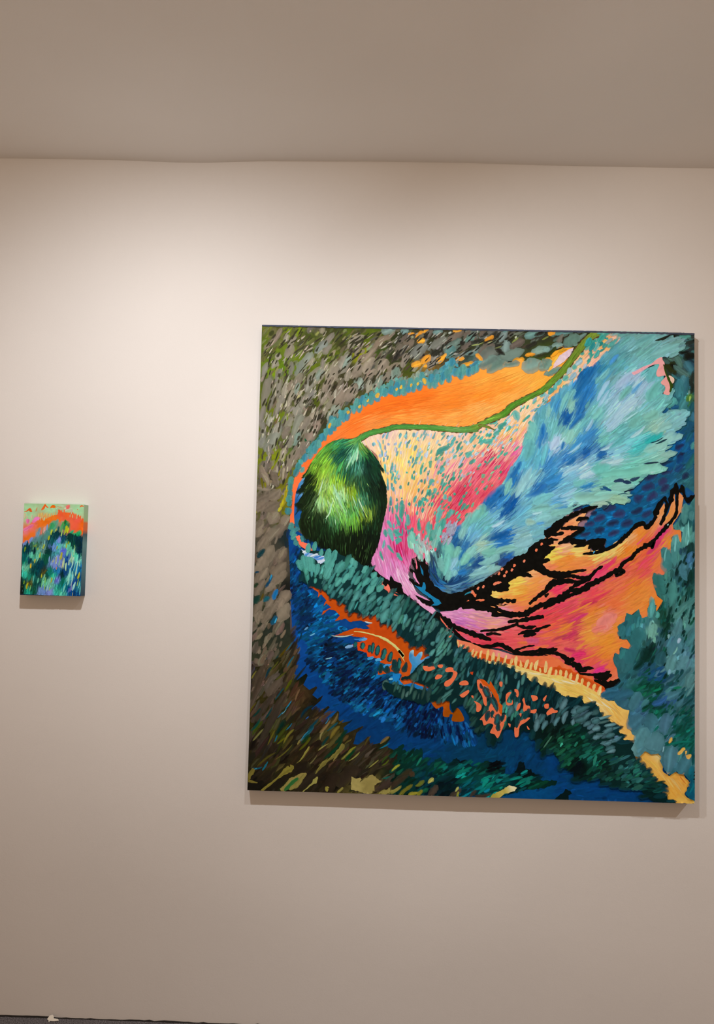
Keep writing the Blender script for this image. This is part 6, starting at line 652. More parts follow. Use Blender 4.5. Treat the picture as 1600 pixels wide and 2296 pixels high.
('G','1336 913 1330 893 1316 864 1301 848 1310 836 1326 838 1333 843 1328 796 1319 805 1313 819 1301 811 1296 792 1296 767 1282 780 1273 782 1265 774 1267 750 1273 726 1287 710 1286 698 1264 695 1244 702 1239 687 1244 659 1255 632 1272 616 1267 598 1252 582 1245 622 1230 603 1225 588 1226 566 1207 561 1198 588 1178 569 1160 575 1153 539 1154 548 1138 539 1132 532 1136 508 1147 493 1163 494 1172 478 1183 464 1163 465 1143 470 1138 446 1126 452 1119 433 1123 418 1132 403 1135 378 1143 366 1139 354 1111 344 1083 326 1085 311 1093 311 1108 304 1123 307 1133 292 1154 280 1170 278 1167 260 1164 241 1173 226 1179 205 1188 199 1187 177 1167 168 1149 162 1158 141 1173 129 1186 139 1201 136 1219 155 1238 145 1259 149 1268 141 1265 126 1278 99 1293 84 1314 96 1342 84 1357 66 1348 45 1342 29 1354 15 1372 9 1372 218 1375 669 1374 947 1353 915','1341 902 71 147 150 1357 856 34 96 109 1310 798 88 171 176 1282 744 64 139 148 1310 745 76 151 155 1341 815 99 183 182 1357 777 21 64 62 1350 752 58 114 155 1335 715 70 132 154 1320 705 14 50 54 1357 690 14 57 54 1295 667 69 143 140 1264 666 52 125 127 1347 653 21 76 68 1326 668 46 107 127 1304 621 63 137 140 1357 628 69 137 140 1264 595 21 87 80 1236 588 80 161 165 1187 562 39 118 126 1341 581 75 143 146 1280 558 21 75 60 1326 553 86 155 152 1357 903 58 127 136 1156 530 45 118 132 1187 512 45 118 126 1218 547 63 136 145 1240 523 115 185 177 1280 542 14 62 53 1320 540 80 142 158 1264 508 51 105 125 1311 494 69 130 151 1357 495 69 136 151 1311 448 80 142 158 1341 424 87 149 165 1234 461 7 43 40 1203 466 45 112 119 1172 459 46 118 132 1150 428 52 112 126 1218 430 7 56 47 1264 437 40 93 106 1301 420 92 155 165 1218 396 34 88 120 1265 391 21 82 140 1188 383 40 101 114 1172 367 46 113 127 1357 372 82 138 147 1219 356 14 82 68 1188 340 15 95 81 1249 338 7 76 55 1126 332 46 107 141 1157 305 52 108 135 1305 331 70 133 155 1274 309 47 102 162 1249 293 15 70 69 1188 306 64 127 148 1203 276 59 115 149 1259 275 15 96 82 1188 239 65 122 150 1234 243 59 122 143 1280 245 77 135 164 1342 280 47 103 110 1357 326 34 89 102 1204 200 84 149 165 1250 177 79 137 153 1173 153 97 156 167 1326 219 15 91 84 1342 179 15 112 106 1296 130 80 139 163 1342 128 61 127 142 1366 144 8 80 93 1320 386 52 107 127 1280 361 34 88 108 1287 140 80 139 162 1342 117 62 127 143 1360 36 9 99 136 1366 82 17 104 126 1290 94 50 115 137',0.3,0,0.1),
('F','1336 913 1330 893 1316 864 1301 848 1310 836 1326 838 1333 843 1328 796 1319 805 1313 819 1301 811 1296 792 1296 767 1282 780 1273 782 1265 774 1267 750 1273 726 1287 710 1286 698 1264 695 1244 702 1239 687 1244 659 1255 632 1272 616 1267 598 1252 582 1245 622 1230 603 1225 588 1226 566 1207 561 1198 588 1178 569 1160 575 1153 539 1154 548 1138 539 1132 532 1136 508 1147 493 1163 494 1172 478 1183 464 1163 465 1143 470 1138 446 1126 452 1119 433 1123 418 1132 403 1135 378 1143 366 1139 354 1111 344 1083 326 1085 311 1093 311 1108 304 1123 307 1133 292 1154 280 1170 278 1167 260 1164 241 1173 226 1179 205 1188 199 1187 177 1167 168 1149 162 1158 141 1173 129 1186 139 1201 136 1219 155 1238 145 1259 149 1268 141 1265 126 1278 99 1293 84 1314 96 1342 84 1357 66 1348 45 1342 29 1354 15 1372 9 1372 218 1375 669 1374 947 1353 915','1341 855 85 1295 745 80 1326 637 75 1248 650 100 1218 538 85 1326 479 70 1172 475 60 1249 354 25 1219 276 50 1296 263 60 1326 188 40 1189 184 50 1296 125 85 1348 96 80','1341 902 71 147 150 1357 856 34 96 109 1310 798 88 171 176 1282 744 64 139 148 1310 745 76 151 155 1341 815 99 183 182 1357 777 21 64 62 1350 752 58 114 155 1335 715 70 132 154 1320 705 14 50 54 1357 690 14 57 54 1295 667 69 143 140 1264 666 52 125 127 1347 653 21 76 68 1326 668 46 107 127 1304 621 63 137 140 1357 628 69 137 140 1264 595 21 87 80 1236 588 80 161 165 1187 562 39 118 126 1341 581 75 143 146 1280 558 21 75 60 1326 553 86 155 152 1357 903 58 127 136 1156 530 45 118 132 1187 512 45 118 126 1218 547 63 136 145 1240 523 115 185 177 1280 542 14 62 53 1320 540 80 142 158 1264 508 51 105 125 1311 494 69 130 151 1357 495 69 136 151 1311 448 80 142 158 1341 424 87 149 165 1234 461 7 43 40 1203 466 45 112 119 1172 459 46 118 132 1150 428 52 112 126 1218 430 7 56 47 1264 437 40 93 106 1301 420 92 155 165 1218 396 34 88 120 1265 391 21 82 140 1188 383 40 101 114 1172 367 46 113 127 1357 372 82 138 147 1219 356 14 82 68 1188 340 15 95 81 1249 338 7 76 55 1126 332 46 107 141 1157 305 52 108 135 1305 331 70 133 155 1274 309 47 102 162 1249 293 15 70 69 1188 306 64 127 148 1203 276 59 115 149 1259 275 15 96 82 1188 239 65 122 150 1234 243 59 122 143 1280 245 77 135 164 1342 280 47 103 110 1357 326 34 89 102 1204 200 84 149 165 1250 177 79 137 153 1173 153 97 156 167 1326 219 15 91 84 1342 179 15 112 106 1296 130 80 139 163 1342 128 61 127 142 1366 144 8 80 93 1320 386 52 107 127 1280 361 34 88 108 1287 140 80 139 162 1342 117 62 127 143 1360 36 9 99 136 1366 82 17 104 126 1290 94 50 115 137',1.7,30.7,10.5,0.17,1,0.35,0,0.3,0),
('F','1341 793 1372 793 1372 576 1280 574 1273 666 1326 730 1249 569 1372 572 1372 159 1280 156 1219 261 1218 414','1341 730 75 1311 478 65 1280 293 45 1311 203 30','1341 668 14 57 54 1249 446 10 60 54 1219 347 10 91 71 1296 294 13 74 71 1326 219 11 94 87 1341 356 21 76 84',0.35,22.4,7.0,0.3,0,0.35,0,0.25,0),
('D','1339 887 85 69.2 22 80 156 161 1310 795 85 56.6 22 94 180 187 1341 818 85 75.5 15.7 94 179 181 1285 741 78 75.5 31.4 65 141 148 1310 761 85 81.8 18.9 77 156 162 1360 881 85 31.4 18.9 77 147 155 1354 752 70 40.9 18.9 65 126 174 1335 705 -75 56.6 22 72 138 161 1264 666 -75 69.2 37.7 53 127 128 1301 636 85 81.8 28.3 69 144 144 1236 594 85 69.2 22 85 171 174 1347 606 35 81.8 18.9 74 142 144 1326 584 45 62.9 15.7 81 149 148 1320 534 75 62.9 25.2 85 148 163 1311 478 70 81.8 34.6 75 136 155 1298 423 75 62.9 28.3 92 156 166 1332 427 50 56.6 25.2 90 152 169 1360 501 60 56.6 18.9 73 143 155 1354 372 70 50.3 28.3 86 146 155 1357 344 60 50.3 12.6 87 147 156 1243 523 80 47.2 18.9 115 185 177 1295 324 25 62.9 25.2 73 136 159 1265 308 30 56.6 18.9 47 102 167 1188 306 60 62.9 34.6 66 127 148 1280 239 80 69.2 34.6 79 136 167 1234 240 80 62.9 40.9 62 123 145 1188 242 40 62.9 40.9 66 126 153 1207 194 60 75.5 40.9 84 148 165 1247 180 10 66 53.5 80 138 156 1173 153 60 56.6 44 99 159 170 1296 130 80 88 37.7 81 141 164 1339 119 60 69.2 37.7 67 129 151 1154 324 20 62.9 28.3 49 111 142 1111 326 15 62.9 25.2 46 109 142 1163 419 70 62.9 34.6 51 115 128 1193 494 75 81.8 40.9 48 119 129 1144 520 70 37.7 22 50 122 135 1175 450 60 69.2 37.7 48 119 132 1268 437 80 50.3 28.3 41 97 112',0,1),
('D','1321 494 70 18.9 11.3 171 215 248 1292 398 80 18.9 8.18 127 186 218 1290 506 80 15.7 8.18 126 185 196 1311 463 60 28.3 6.29 126 197 196 1233 538 80 34.6 8.18 115 185 184 1255 342 20 28.3 7.55 21 138 108 1317 350 10 28.3 7.55 19 126 95 1206 346 30 37.7 9.43 19 120 95 1218 445 70 47.2 28.3 7 47 43 1197 414 40 40.9 22 7 55 51 1253 274 70 15.7 9.43 22 140 116 1274 162 80 18.9 4.4 145 209 229 1323 183 10 81.8 7.55 14 121 110 1236 588 85 47.2 8.18 103 197 204 1310 792 85 50.3 6.29 129 215 222 1344 812 85 50.3 6.29 117 202 202 1279 760 80 47.2 6.29 105 188 194',0,1),
('D','1296 190 65 22 9.43 249 201 96 1329 158 45 31.4 12.6 249 202 97 1343 154 80 12.6 6.29 249 202 97 1352 143 40 18.9 12.6 249 202 97',0,1),
('M','teal_leaf_band',1,0.4),
('G','134 707 143 745 158 747 177 744 209 743 231 747 259 741 301 718 320 715 352 694 382 677 407 632 432 614 464 604 435 621 476 613 505 587 537 571 562 547 587 537 587 534 613 511 638 481 642 455 667 450 683 428 711 419 739 408 770 405 792 400 813 394 832 376 851 374 867 358 888 356 910 341 938 339 932 342 962 318 982 312 1022 313 1034 293 1065 299 1077 276 1087 258 1105 248 1124 234 1147 226 1133 213 1158 202 1152 189 1185 180 1176 160 1195 124 1233 97 1250 66 1287 55 1265 33 1287 22 1288 10 1311 7 1311 0 1247 3 1220 20 1201 43 1159 39 1140 46 1110 47 1082 52 1083 73 1054 63 1002 62 1001 94 965 97 959 115 937 145 913 136 909 134 890 164 871 200 847 208 828 183 810 213 785 209 779 188 755 161 739 174 732 205 711 192 686 231 660 282 642 276 630 254 617 290 592 287 561 289 536 276 505 287 474 293 442 301 458 298 432 310 410 334 416 343 438 338 442 335 488 333 535 321 573 318 544 335 497 352 466 351 469 360 494 367 518 396 537 412 564 428 542 436 542 463 523 455 495 456 479 474 457 490 438 518 403 523 380 557 368 546 333 553 302 555 289 579 266 588 244 600 212 624 177 635 152 648 148 676','154 664 6 49 52 243 657 9 52 55 307 580 5 46 50 432 599 5 47 51 469 503 5 47 52 595 460 5 44 49 689 400 5 44 50 783 372 6 42 49 876 313 3 39 49 565 366 6 47 50 722 309 6 46 50 973 285 3 34 42 1065 257 6 39 47 943 208 3 25 24 1004 179 3 40 35 1051 135 9 65 57 974 132 6 48 39 1020 103 3 17 19 1097 106 6 36 37 1158 107 10 50 53 1189 61 4 41 42 1250 27 3 38 41',1,0,0.06),
('D','153 698 95 34.6 15.7 7 49 56 148 660 70 28.3 15.7 10 54 61 177 642 70 28.3 15.7 6 45 52 212 631 75 31.4 13.8 8 50 57 244 606 70 31.4 13.8 10 55 62 269 591 75 31.4 13.8 7 46 53 295 573 70 37.7 13.8 8 51 59 306 558 65 34.6 13.8 11 56 64 336 556 65 37.7 13.8 7 47 55 352 559 65 34.6 13.8 8 52 60 371 550 65 28.3 12.6 11 57 65 406 529 60 34.6 13.8 7 48 56 444 515 65 34.6 13.8 9 54 62 460 496 60 37.7 14.5 12 59 68 482 483 65 34.6 14.5 8 50 58 498 463 60 34.6 13.8 9 55 64 520 461 60 34.6 13.8 12 60 69 543 467 60 34.6 15.7 8 50 59 547 443 60 34.6 15.7 9 56 64 632 451 60 28.3 11.3 12 60 69 664 447 40 34.6 12.6 8 50 59 654 438 40 31.4 12.6 9 56 65 676 425 60 25.2 13.8 12 61 70 695 419 70 28.3 13.8 8 51 60 717 410 60 31.4 13.8 9 56 66 748 408 70 25.2 12.6 13 62 71 764 405 70 28.3 12.6 8 52 61 785 400 70 28.3 15.7 10 57 66 810 391 70 31.4 15.7 13 62 72 829 376 65 28.3 13.8 8 52 61 848 371 75 31.4 15.7 10 57 67 876 356 60 37.7 17.6 13 63 72 907 335 72 47.2 17.6 8 53 62 932 324 68 53.5 15.7 10 58 68 926 320 66 53.5 17 13 63 73 951 309 66 34.6 17 8 53 62 976 300 66 40.9 15.1 10 58 68 1009 301 40 50.3 18.9 13 63 73 994 292 40 37.7 15.7 9 53 63 1047 290 24 50.3 18.9 10 59 68 1065 275 40 34.6 15.7 13 64 74 1078 260 30 34.6 15.7 9 54 63 1096 243 25 34.6 13.8 10 59 69 1112 231 25 34.6 13.8 13 65 75 1136 219 35 37.7 13.8 9 54 64 1146 197 14 37.7 12.6 11 60 70 1158 182 4 62.9 13.8 14 65 76 1127 222 40 31.4 15.7 9 54 64 1183 120 40 34.6 18.9 11 62 72 1207 109 30 34.6 18.9 15 68 79 1226 97 20 31.4 15.7 10 58 68 1198 127 60 25.2 12.6 11 62 72 1220 86 10 34.6 15.7 15 69 80 1241 72 0 34.6 15.7 10 58 69 1269 48 0 44 18.9 12 64 75 1275 37 0 34.6 12.6 15 70 81 1266 21 10 47.2 15.7 10 59 69 1299 7 0 34.6 9.43 12 64 75',0,1),
('D','742 175 80 37.7 18.9 8 53 62 755 166 75 28.3 18.9 5 42 42 773 188 80 37.7 15.7 11 58 65 736 199 80 37.7 15.7 8 52 62 711 204 75 34.6 15.7 5 42 42 875 197 75 37.7 18.9 11 58 65 893 164 70 44 22 8 53 63 909 140 60 37.7 18.9 5 43 43 931 154 60 44 22 11 59 66 965 106 60 44 22 8 54 64 1015 65 10 50.3 18.9 5 45 46 1061 67 10 40.9 12.6 12 63 71 1097 52 10 44 12.6 9 59 70 1128 46 5 40.9 11.3 6 47 48 1159 39 0 44 9.43 13 64 72 1204 44 -10 37.7 12.6 9 57 68 1220 20 10 47.2 15.7 5 45 46',0,1),
('F','147 701 209 734 304 708 384 669 464 600 499 582 562 543 588 521 632 476 676 428 736 405 814 385 876 344 938 327 957 312 1028 305 1071 269 1112 234 1133 198 1146 177 1127 158 1097 166 1050 211 1004 234 942 235 908 228 877 258 831 220 785 219 708 201 660 282 617 294 536 285 442 307 442 332 535 322 576 323 503 358 521 396 571 419 548 443 517 464 469 493 438 524 403 533 339 556 292 586 244 610 180 646 154 661','163 702 100 242 688 65 337 659 58 401 614 48 339 581 58 468 568 55 531 545 58 469 518 75 532 504 62 595 444 55 674 384 72 752 371 72 830 342 78 877 282 80 597 351 50 504 318 78 660 282 55 893 237 75 942 299 70 1004 271 30 1065 242 20 1112 197 15 1127 167 20 974 163 30 1051 119 40 1158 107 35 1220 62 15','179 677 69 154 147 242 685 71 154 148 305 674 64 145 142 275 617 60 135 136 353 644 62 142 140 370 597 63 141 141 323 571 51 124 130 433 568 59 137 137 452 593 62 122 118 484 569 41 102 100 469 525 75 149 145 532 511 69 139 136 578 506 76 145 141 564 471 70 141 143 595 444 89 166 163 627 429 66 131 139 658 415 49 113 116 674 381 56 122 126 705 401 19 73 80 736 371 68 134 136 767 387 26 78 87 798 372 72 140 142 829 358 80 147 153 861 328 26 74 82 876 344 56 116 120 565 366 50 115 117 597 336 33 92 95 629 306 69 130 129 675 298 58 113 107 690 345 39 104 114 660 276 52 107 100 809 265 70 162 152 845 318 26 92 98 877 282 20 80 89 893 237 86 131 140 914 237 70 114 121 892 307 20 79 93 448 320 57 116 110 489 312 81 129 124 529 303 57 105 98 567 295 46 93 90 754 193 12 60 65 707 222 34 80 75 920 326 14 58 69 942 299 12 57 66 973 285 57 112 125 1013 274 69 125 139 1035 250 81 135 149 1065 226 98 151 167 1109 203 94 152 168 1112 173 88 142 160 1072 196 82 133 142 1004 243 70 119 126 958 248 57 103 113',0.85,32.1,10.6,0.16,0,0.35,0.7,0.18,0),
('F','942 223 1004 231 1050 211 1084 157 1127 137 1173 138 1195 121 1232 94 1275 52 1262 33 1220 32 1159 45 1085 58 1005 68 974 103 937 148 912 141 909 146 887 197 908 222','163 702 100 242 688 65 337 659 58 401 614 48 339 581 58 468 568 55 531 545 58 469 518 75 532 504 62 595 444 55 674 384 72 752 371 72 830 342 78 877 282 80 597 351 50 504 318 78 660 282 55 893 237 75 942 299 70 1004 271 30 1065 242 20 1112 197 15 1127 167 20 974 163 30 1051 119 40 1158 107 35 1220 62 15','943 208 7 33 30 1004 179 8 60 51 1051 135 25 113 99 974 132 14 75 58 1020 103 3 20 25 1097 106 15 52 50 1158 107 39 97 104 1127 137 25 82 82 1066 181 14 52 53 1189 90 24 83 82 1029 158 11 66 57 958 169 23 92 71 909 191 8 44 33 943 160 14 69 54 1066 124 23 119 102 1220 44 12 65 67 1128 68 19 69 62 1189 67 33 93 91',1.2,25.2,8.4,0.32,0,0.35,0,0.25,0),
('D','167 755 80 28.3 14.2 79 163 156 188 762 75 25.2 14.2 73 156 149 209 741 80 22 12.6 85 171 164 230 735 75 37.7 17.3 79 164 157 250 732 75 34.6 17.3 73 157 151 229 706 80 34.6 18.9 86 173 165 156 711 100 40.9 22 80 165 159 142 698 110 37.7 15.7 74 159 153 172 705 95 47.2 25.2 86 173 166 198 687 80 37.7 18.9 80 166 160 187 690 95 28.3 12.6 74 159 153 236 685 65 62.9 22 86 173 166 241 707 60 53.5 18.9 80 165 158 270 695 55 44 25.2 74 158 152 307 715 90 22 15.7 86 173 165 317 705 90 25.2 15.7 80 166 159 305 680 70 37.7 18.9 74 159 153 287 661 60 37.7 15.7 87 175 168 265 648 55 34.6 15.7 81 168 161 324 655 60 34.6 14.2 75 161 155 346 690 60 28.3 15.7 87 174 167 377 672 60 25.2 17.3 81 168 161 350 650 55 37.7 15.7 75 161 156 369 631 50 50.3 15.7 89 178 171 397 632 45 31.4 15.7 83 171 164 378 654 50 34.6 15.7 76 161 156',0,1),
('D','275 620 65 25.2 11 82 162 161 303 617 60 25.2 12.6 68 143 143 319 602 60 47.2 18.9 83 164 163 308 574 65 40.9 17.3 69 146 146 345 603 50 37.7 17.3 83 164 163 342 578 55 40.9 14.2 69 146 146 370 600 40 37.7 15.7 83 165 164 423 605 45 40.9 18.9 69 145 146 414 580 60 40.9 18.9 85 167 166 442 577 60 56.6 18.9 70 147 148 412 548 65 53.5 22 86 169 168 451 599 50 34.6 15.7 69 146 146 452 552 60 53.5 18.9 86 170 169',0.5,1),
('D','969 291 60 40.9 18.9 100 153 168 1007 274 35 37.7 22 87 141 156 1028 277 25 47.2 18.9 73 129 140 973 251 70 44 15.7 101 154 170 948 238 60 34.6 15.7 87 142 157 1025 247 25 47.2 18.9 73 130 141 998 237 80 22 12.6 102 155 171 1041 232 30 28.3 15.7 88 143 158 1068 242 20 28.3 18.9 73 130 141 1069 220 20 28.3 18.9 102 156 171 1106 215 30 34.6 15.7 88 144 158 1112 200 20 31.4 15.7 74 131 143 1070 193 20 25.2 15.7 103 157 173 1106 176 20 25.2 15.7 89 145 160 1112 161 20 34.6 15.7 75 133 144 1115 152 20 31.4 12.6 104 158 174 1044 259 40 37.7 15.7 87 142 156 902 243 60 37.7 18.9 73 130 141 887 224 80 40.9 18.9 102 156 171 911 225 60 34.6 15.7 88 143 158 806 265 70 37.7 22 73 130 141 824 281 80 28.3 12.6 101 154 169 799 280 80 25.2 12.6 87 142 156',0.7,1),
('D','793 268 80 22 7.55 71 190 175 963 167 60 15.7 6.29 73 208 180 1066 123 75 34.6 9.43 44 145 127 1035 137 20 40.9 9.43 28 118 105 1008 170 60 18.9 7.55 36 130 112 921 174 55 47.2 4.4 73 131 112',0,1),
('M','coral_patches',1,0.1),
('G','534 395 546 396 563 404 569 394 571 388 553 380 538 383','249 127 86',0.25,1,0.06),
('G','580 400 596 401 592 391 582 393','249 127 86',0.25,1,0.06),
('G','604 388 615 394 627 392 629 385 641 377 632 355 616 336 602 336 603 349 622 361 627 379 606 379','249 127 86',0.25,1,0.06),
('G','573 363 581 371 595 367 584 357 573 356','249 127 86',0.25,1,0.06),
('G','649 349 665 355 675 349 673 341 650 340','249 128 86',0.25,1,0.06),
('G','652 312 675 326 677 317 660 302 650 307','249 128 87',0.25,1,0.06),
('G','702 357 715 355 727 343 746 319 748 300 757 294 766 279 772 261 779 255 777 240 766 236 753 248 739 266 744 288 740 309 731 321 733 281 724 284 718 309 705 330','249 128 87',0.25,1,0.06),
('G','723 250 735 264 744 263 749 248 757 242 775 237 779 231 788 228 779 203 770 183 764 184 758 193 744 198 754 220 741 226 725 219 720 234 712 236','249 129 88',0.25,1,0.06),
('G','693 293 713 284 717 272 710 261 701 262 701 281','249 129 87',0.25,1,0.06),
('G','771 353 780 353 779 339 772 341','249 128 87',0.25,1,0.06),
('G','792 316 808 323 799 307 794 293 808 289 812 299 812 285 793 284','249 128 87',0.25,1,0.06),
('G','817 331 828 330 831 315 825 308','249 128 87',0.25,1,0.06),
('G','848 306 853 285 865 282 868 270 886 273 881 260 861 263 845 266 846 288 842 300','249 128 87',0.25,1,0.06),
('G','869 315 886 313 889 303 876 297 872 303','249 128 87',0.25,1,0.06),
('G','827 284 837 291 834 274 824 265','249 128 87',0.25,1,0.06),
('G','833 257 840 259 838 248','249 128 87',0.25,1,0.06),
('G','787 253 794 249 790 233 780 230 787 240','249 129 88',0.25,1,0.06),
('G','855 245 867 246 853 232 835 219 832 192 827 186 820 189 819 216 828 214 833 232','249 129 88',0.25,1,0.06),
('G','799 227 807 225 805 215','249 129 88',0.25,1,0.06),
('G','857 222 866 211 860 211','249 129 88',0.25,1,0.06),
('G','910 288 923 290 922 276 911 277','249 128 87',0.25,1,0.06),
('G','919 264 938 275 939 265 920 255','249 128 87',0.25,1,0.06),
('G','905 304 917 317 911 298','249 128 87',0.25,1,0.06),
('G','911 286 923 290 920 277 911 279','249 128 87',0.25,1,0.06),
('G','917 265 933 279 940 272 950 271 948 264 927 261 919 256','249 128 87',0.25,1,0.06),
('G','613 489 621 493 619 487 613 485','249 125 85',0.25,1,0.06),
('G','684 308 691 309 691 300','249 128 87',0.25,1,0.06),
('G','708 362 724 358 740 343 743 355 756 334 769 310 772 289 782 280 779 255 773 257 766 288 753 312 734 339 721 343','219 96 23',0.4,0,0.06),
('G','680 381 690 382 688 372 682 375','206 74 32',0,0,0.06),
('D','732 320 -62 40.9 19.5 10 61 70 757 284 -66 50.3 16.4 13 69 77 736 248 75 34.6 15.7 11 62 72 766 238 82 37.7 18.9 14 70 78 769 218 86 31.4 11.3 11 63 72 750 254 80 25.2 8.8 14 70 77 859 260 75 31.4 14.5 10 61 71 828 235 80 44 14.5 13 70 77 782 246 60 22 11.3 10 62 72 557 400 20 22 13.8 13 66 73 715 339 -70 18.9 9.43 10 60 70 852 254 80 28.3 13.8 13 69 77 814 311 60 28.3 15.7 10 61 70 741 291 80 31.4 7.55 13 69 76',0,1),
('D','756 284 -66 37.7 6.92 35 105 114 731 320 -62 25.2 8.18 34 104 113 766 238 82 25.2 8.18 35 106 115',0,1),
('G','146 748 168 737 219 729 222 713 207 703 191 718 178 724 159 725','158 742 190 217 248 184 727 130 175 227 210 715 190 212 249',0.6,0,0.06),
('D','200 726 20 28.3 6.29 59 127 211 187 731 20 28.3 5.66 204 226 249 210 712 20 25.2 6.29 204 221 249 165 733 30 18.9 6.29 79 148 222 206 720 15 28.3 5.66 69 138 217 158 742 30 18.9 5.66 213 231 249',0,1),
('D','230 732 78 40.9 18.9 79 164 157 250 731 75 37.7 17.3 73 157 151 209 739 82 22 13.2 79 164 157 188 756 80 25.2 15.1 73 156 150 168 752 80 31.4 15.1 79 163 157 159 708 100 40.9 18.9 74 158 152 175 702 95 47.2 25.2 80 166 159',0,1),
('S','1 1459 5.59 446 1458 5.59 941 1458 5.59 1370 1456 5.59','68 77 95',0.3),
('D','1076 1435 55 28.3 15.7 61 166 158 1089 1416 55 25.2 12.6 66 164 160 1063 1386 60 31.4 12.6 72 172 170 1048 1409 60 34.6 12.6 40 143 151 1035 1424 60 34.6 15.7 48 153 156 1101 1429 40 28.3 11.3 156 183 188 1076 1419 60 18.9 8.18 40 144 140 1007 1359 40 28.3 15.7 153 190 206 1026 1347 60 18.9 9.43 169 196 218 988 1314 50 31.4 12.6 152 194 215 976 1330 60 28.3 12.6 162 199 209 947 1294 60 22 11.3 90 176 173 919 1265 60 25.2 14.5 69 159 161 907 1245 60 25.2 12.6 149 195 210',0,1)]

c.run(BIG_OPS)
c.build(big, -(T - GAP))

SM = {'cx': -1.0085, 'cz': 1.4465, 'w': 0.1908, 'h': 0.2884, 'rot': 0.1823}
rs = math.radians(-SM['rot'])
# lower left corner of the turned sheet
ox = SM['cx'] - (SM['w'] / 2 * math.cos(rs) + SM['h'] / 2 * math.sin(rs)); oz = SM['cz'] - (-SM['w'] / 2 * math.sin(rs) + SM['h'] / 2 * math.cos(rs))
small = thing('landscape_painting', (ox, -GAP, oz), 'small upright canvas of an orange hill above green foliage, hung alone on the left', 'painting', rot=rs)
cv2 = stretched_canvas(small, SM['w'], SM['h'], TS - GAP,
    [(0, '45 74 97'), (.3, '85 134 148'), (.45, '91 134 142'), (.56, '102 152 155'), (.68, '68 98 110'), (.72, '226 116 65'), (.80, '231 122 65'), (.83, '169 206 154'), (1, '169 200 167')],
    [(0, '27 34 32'), (.6, '102 122 167'), (1, '170 213 180')], [(0, '170 219 180'), (1, '158 213 180')], [(0, '21 49 52'), (1, '21 36 65')])
c2 = Canvas(SM['w'], SM['h'], .0002, 5)
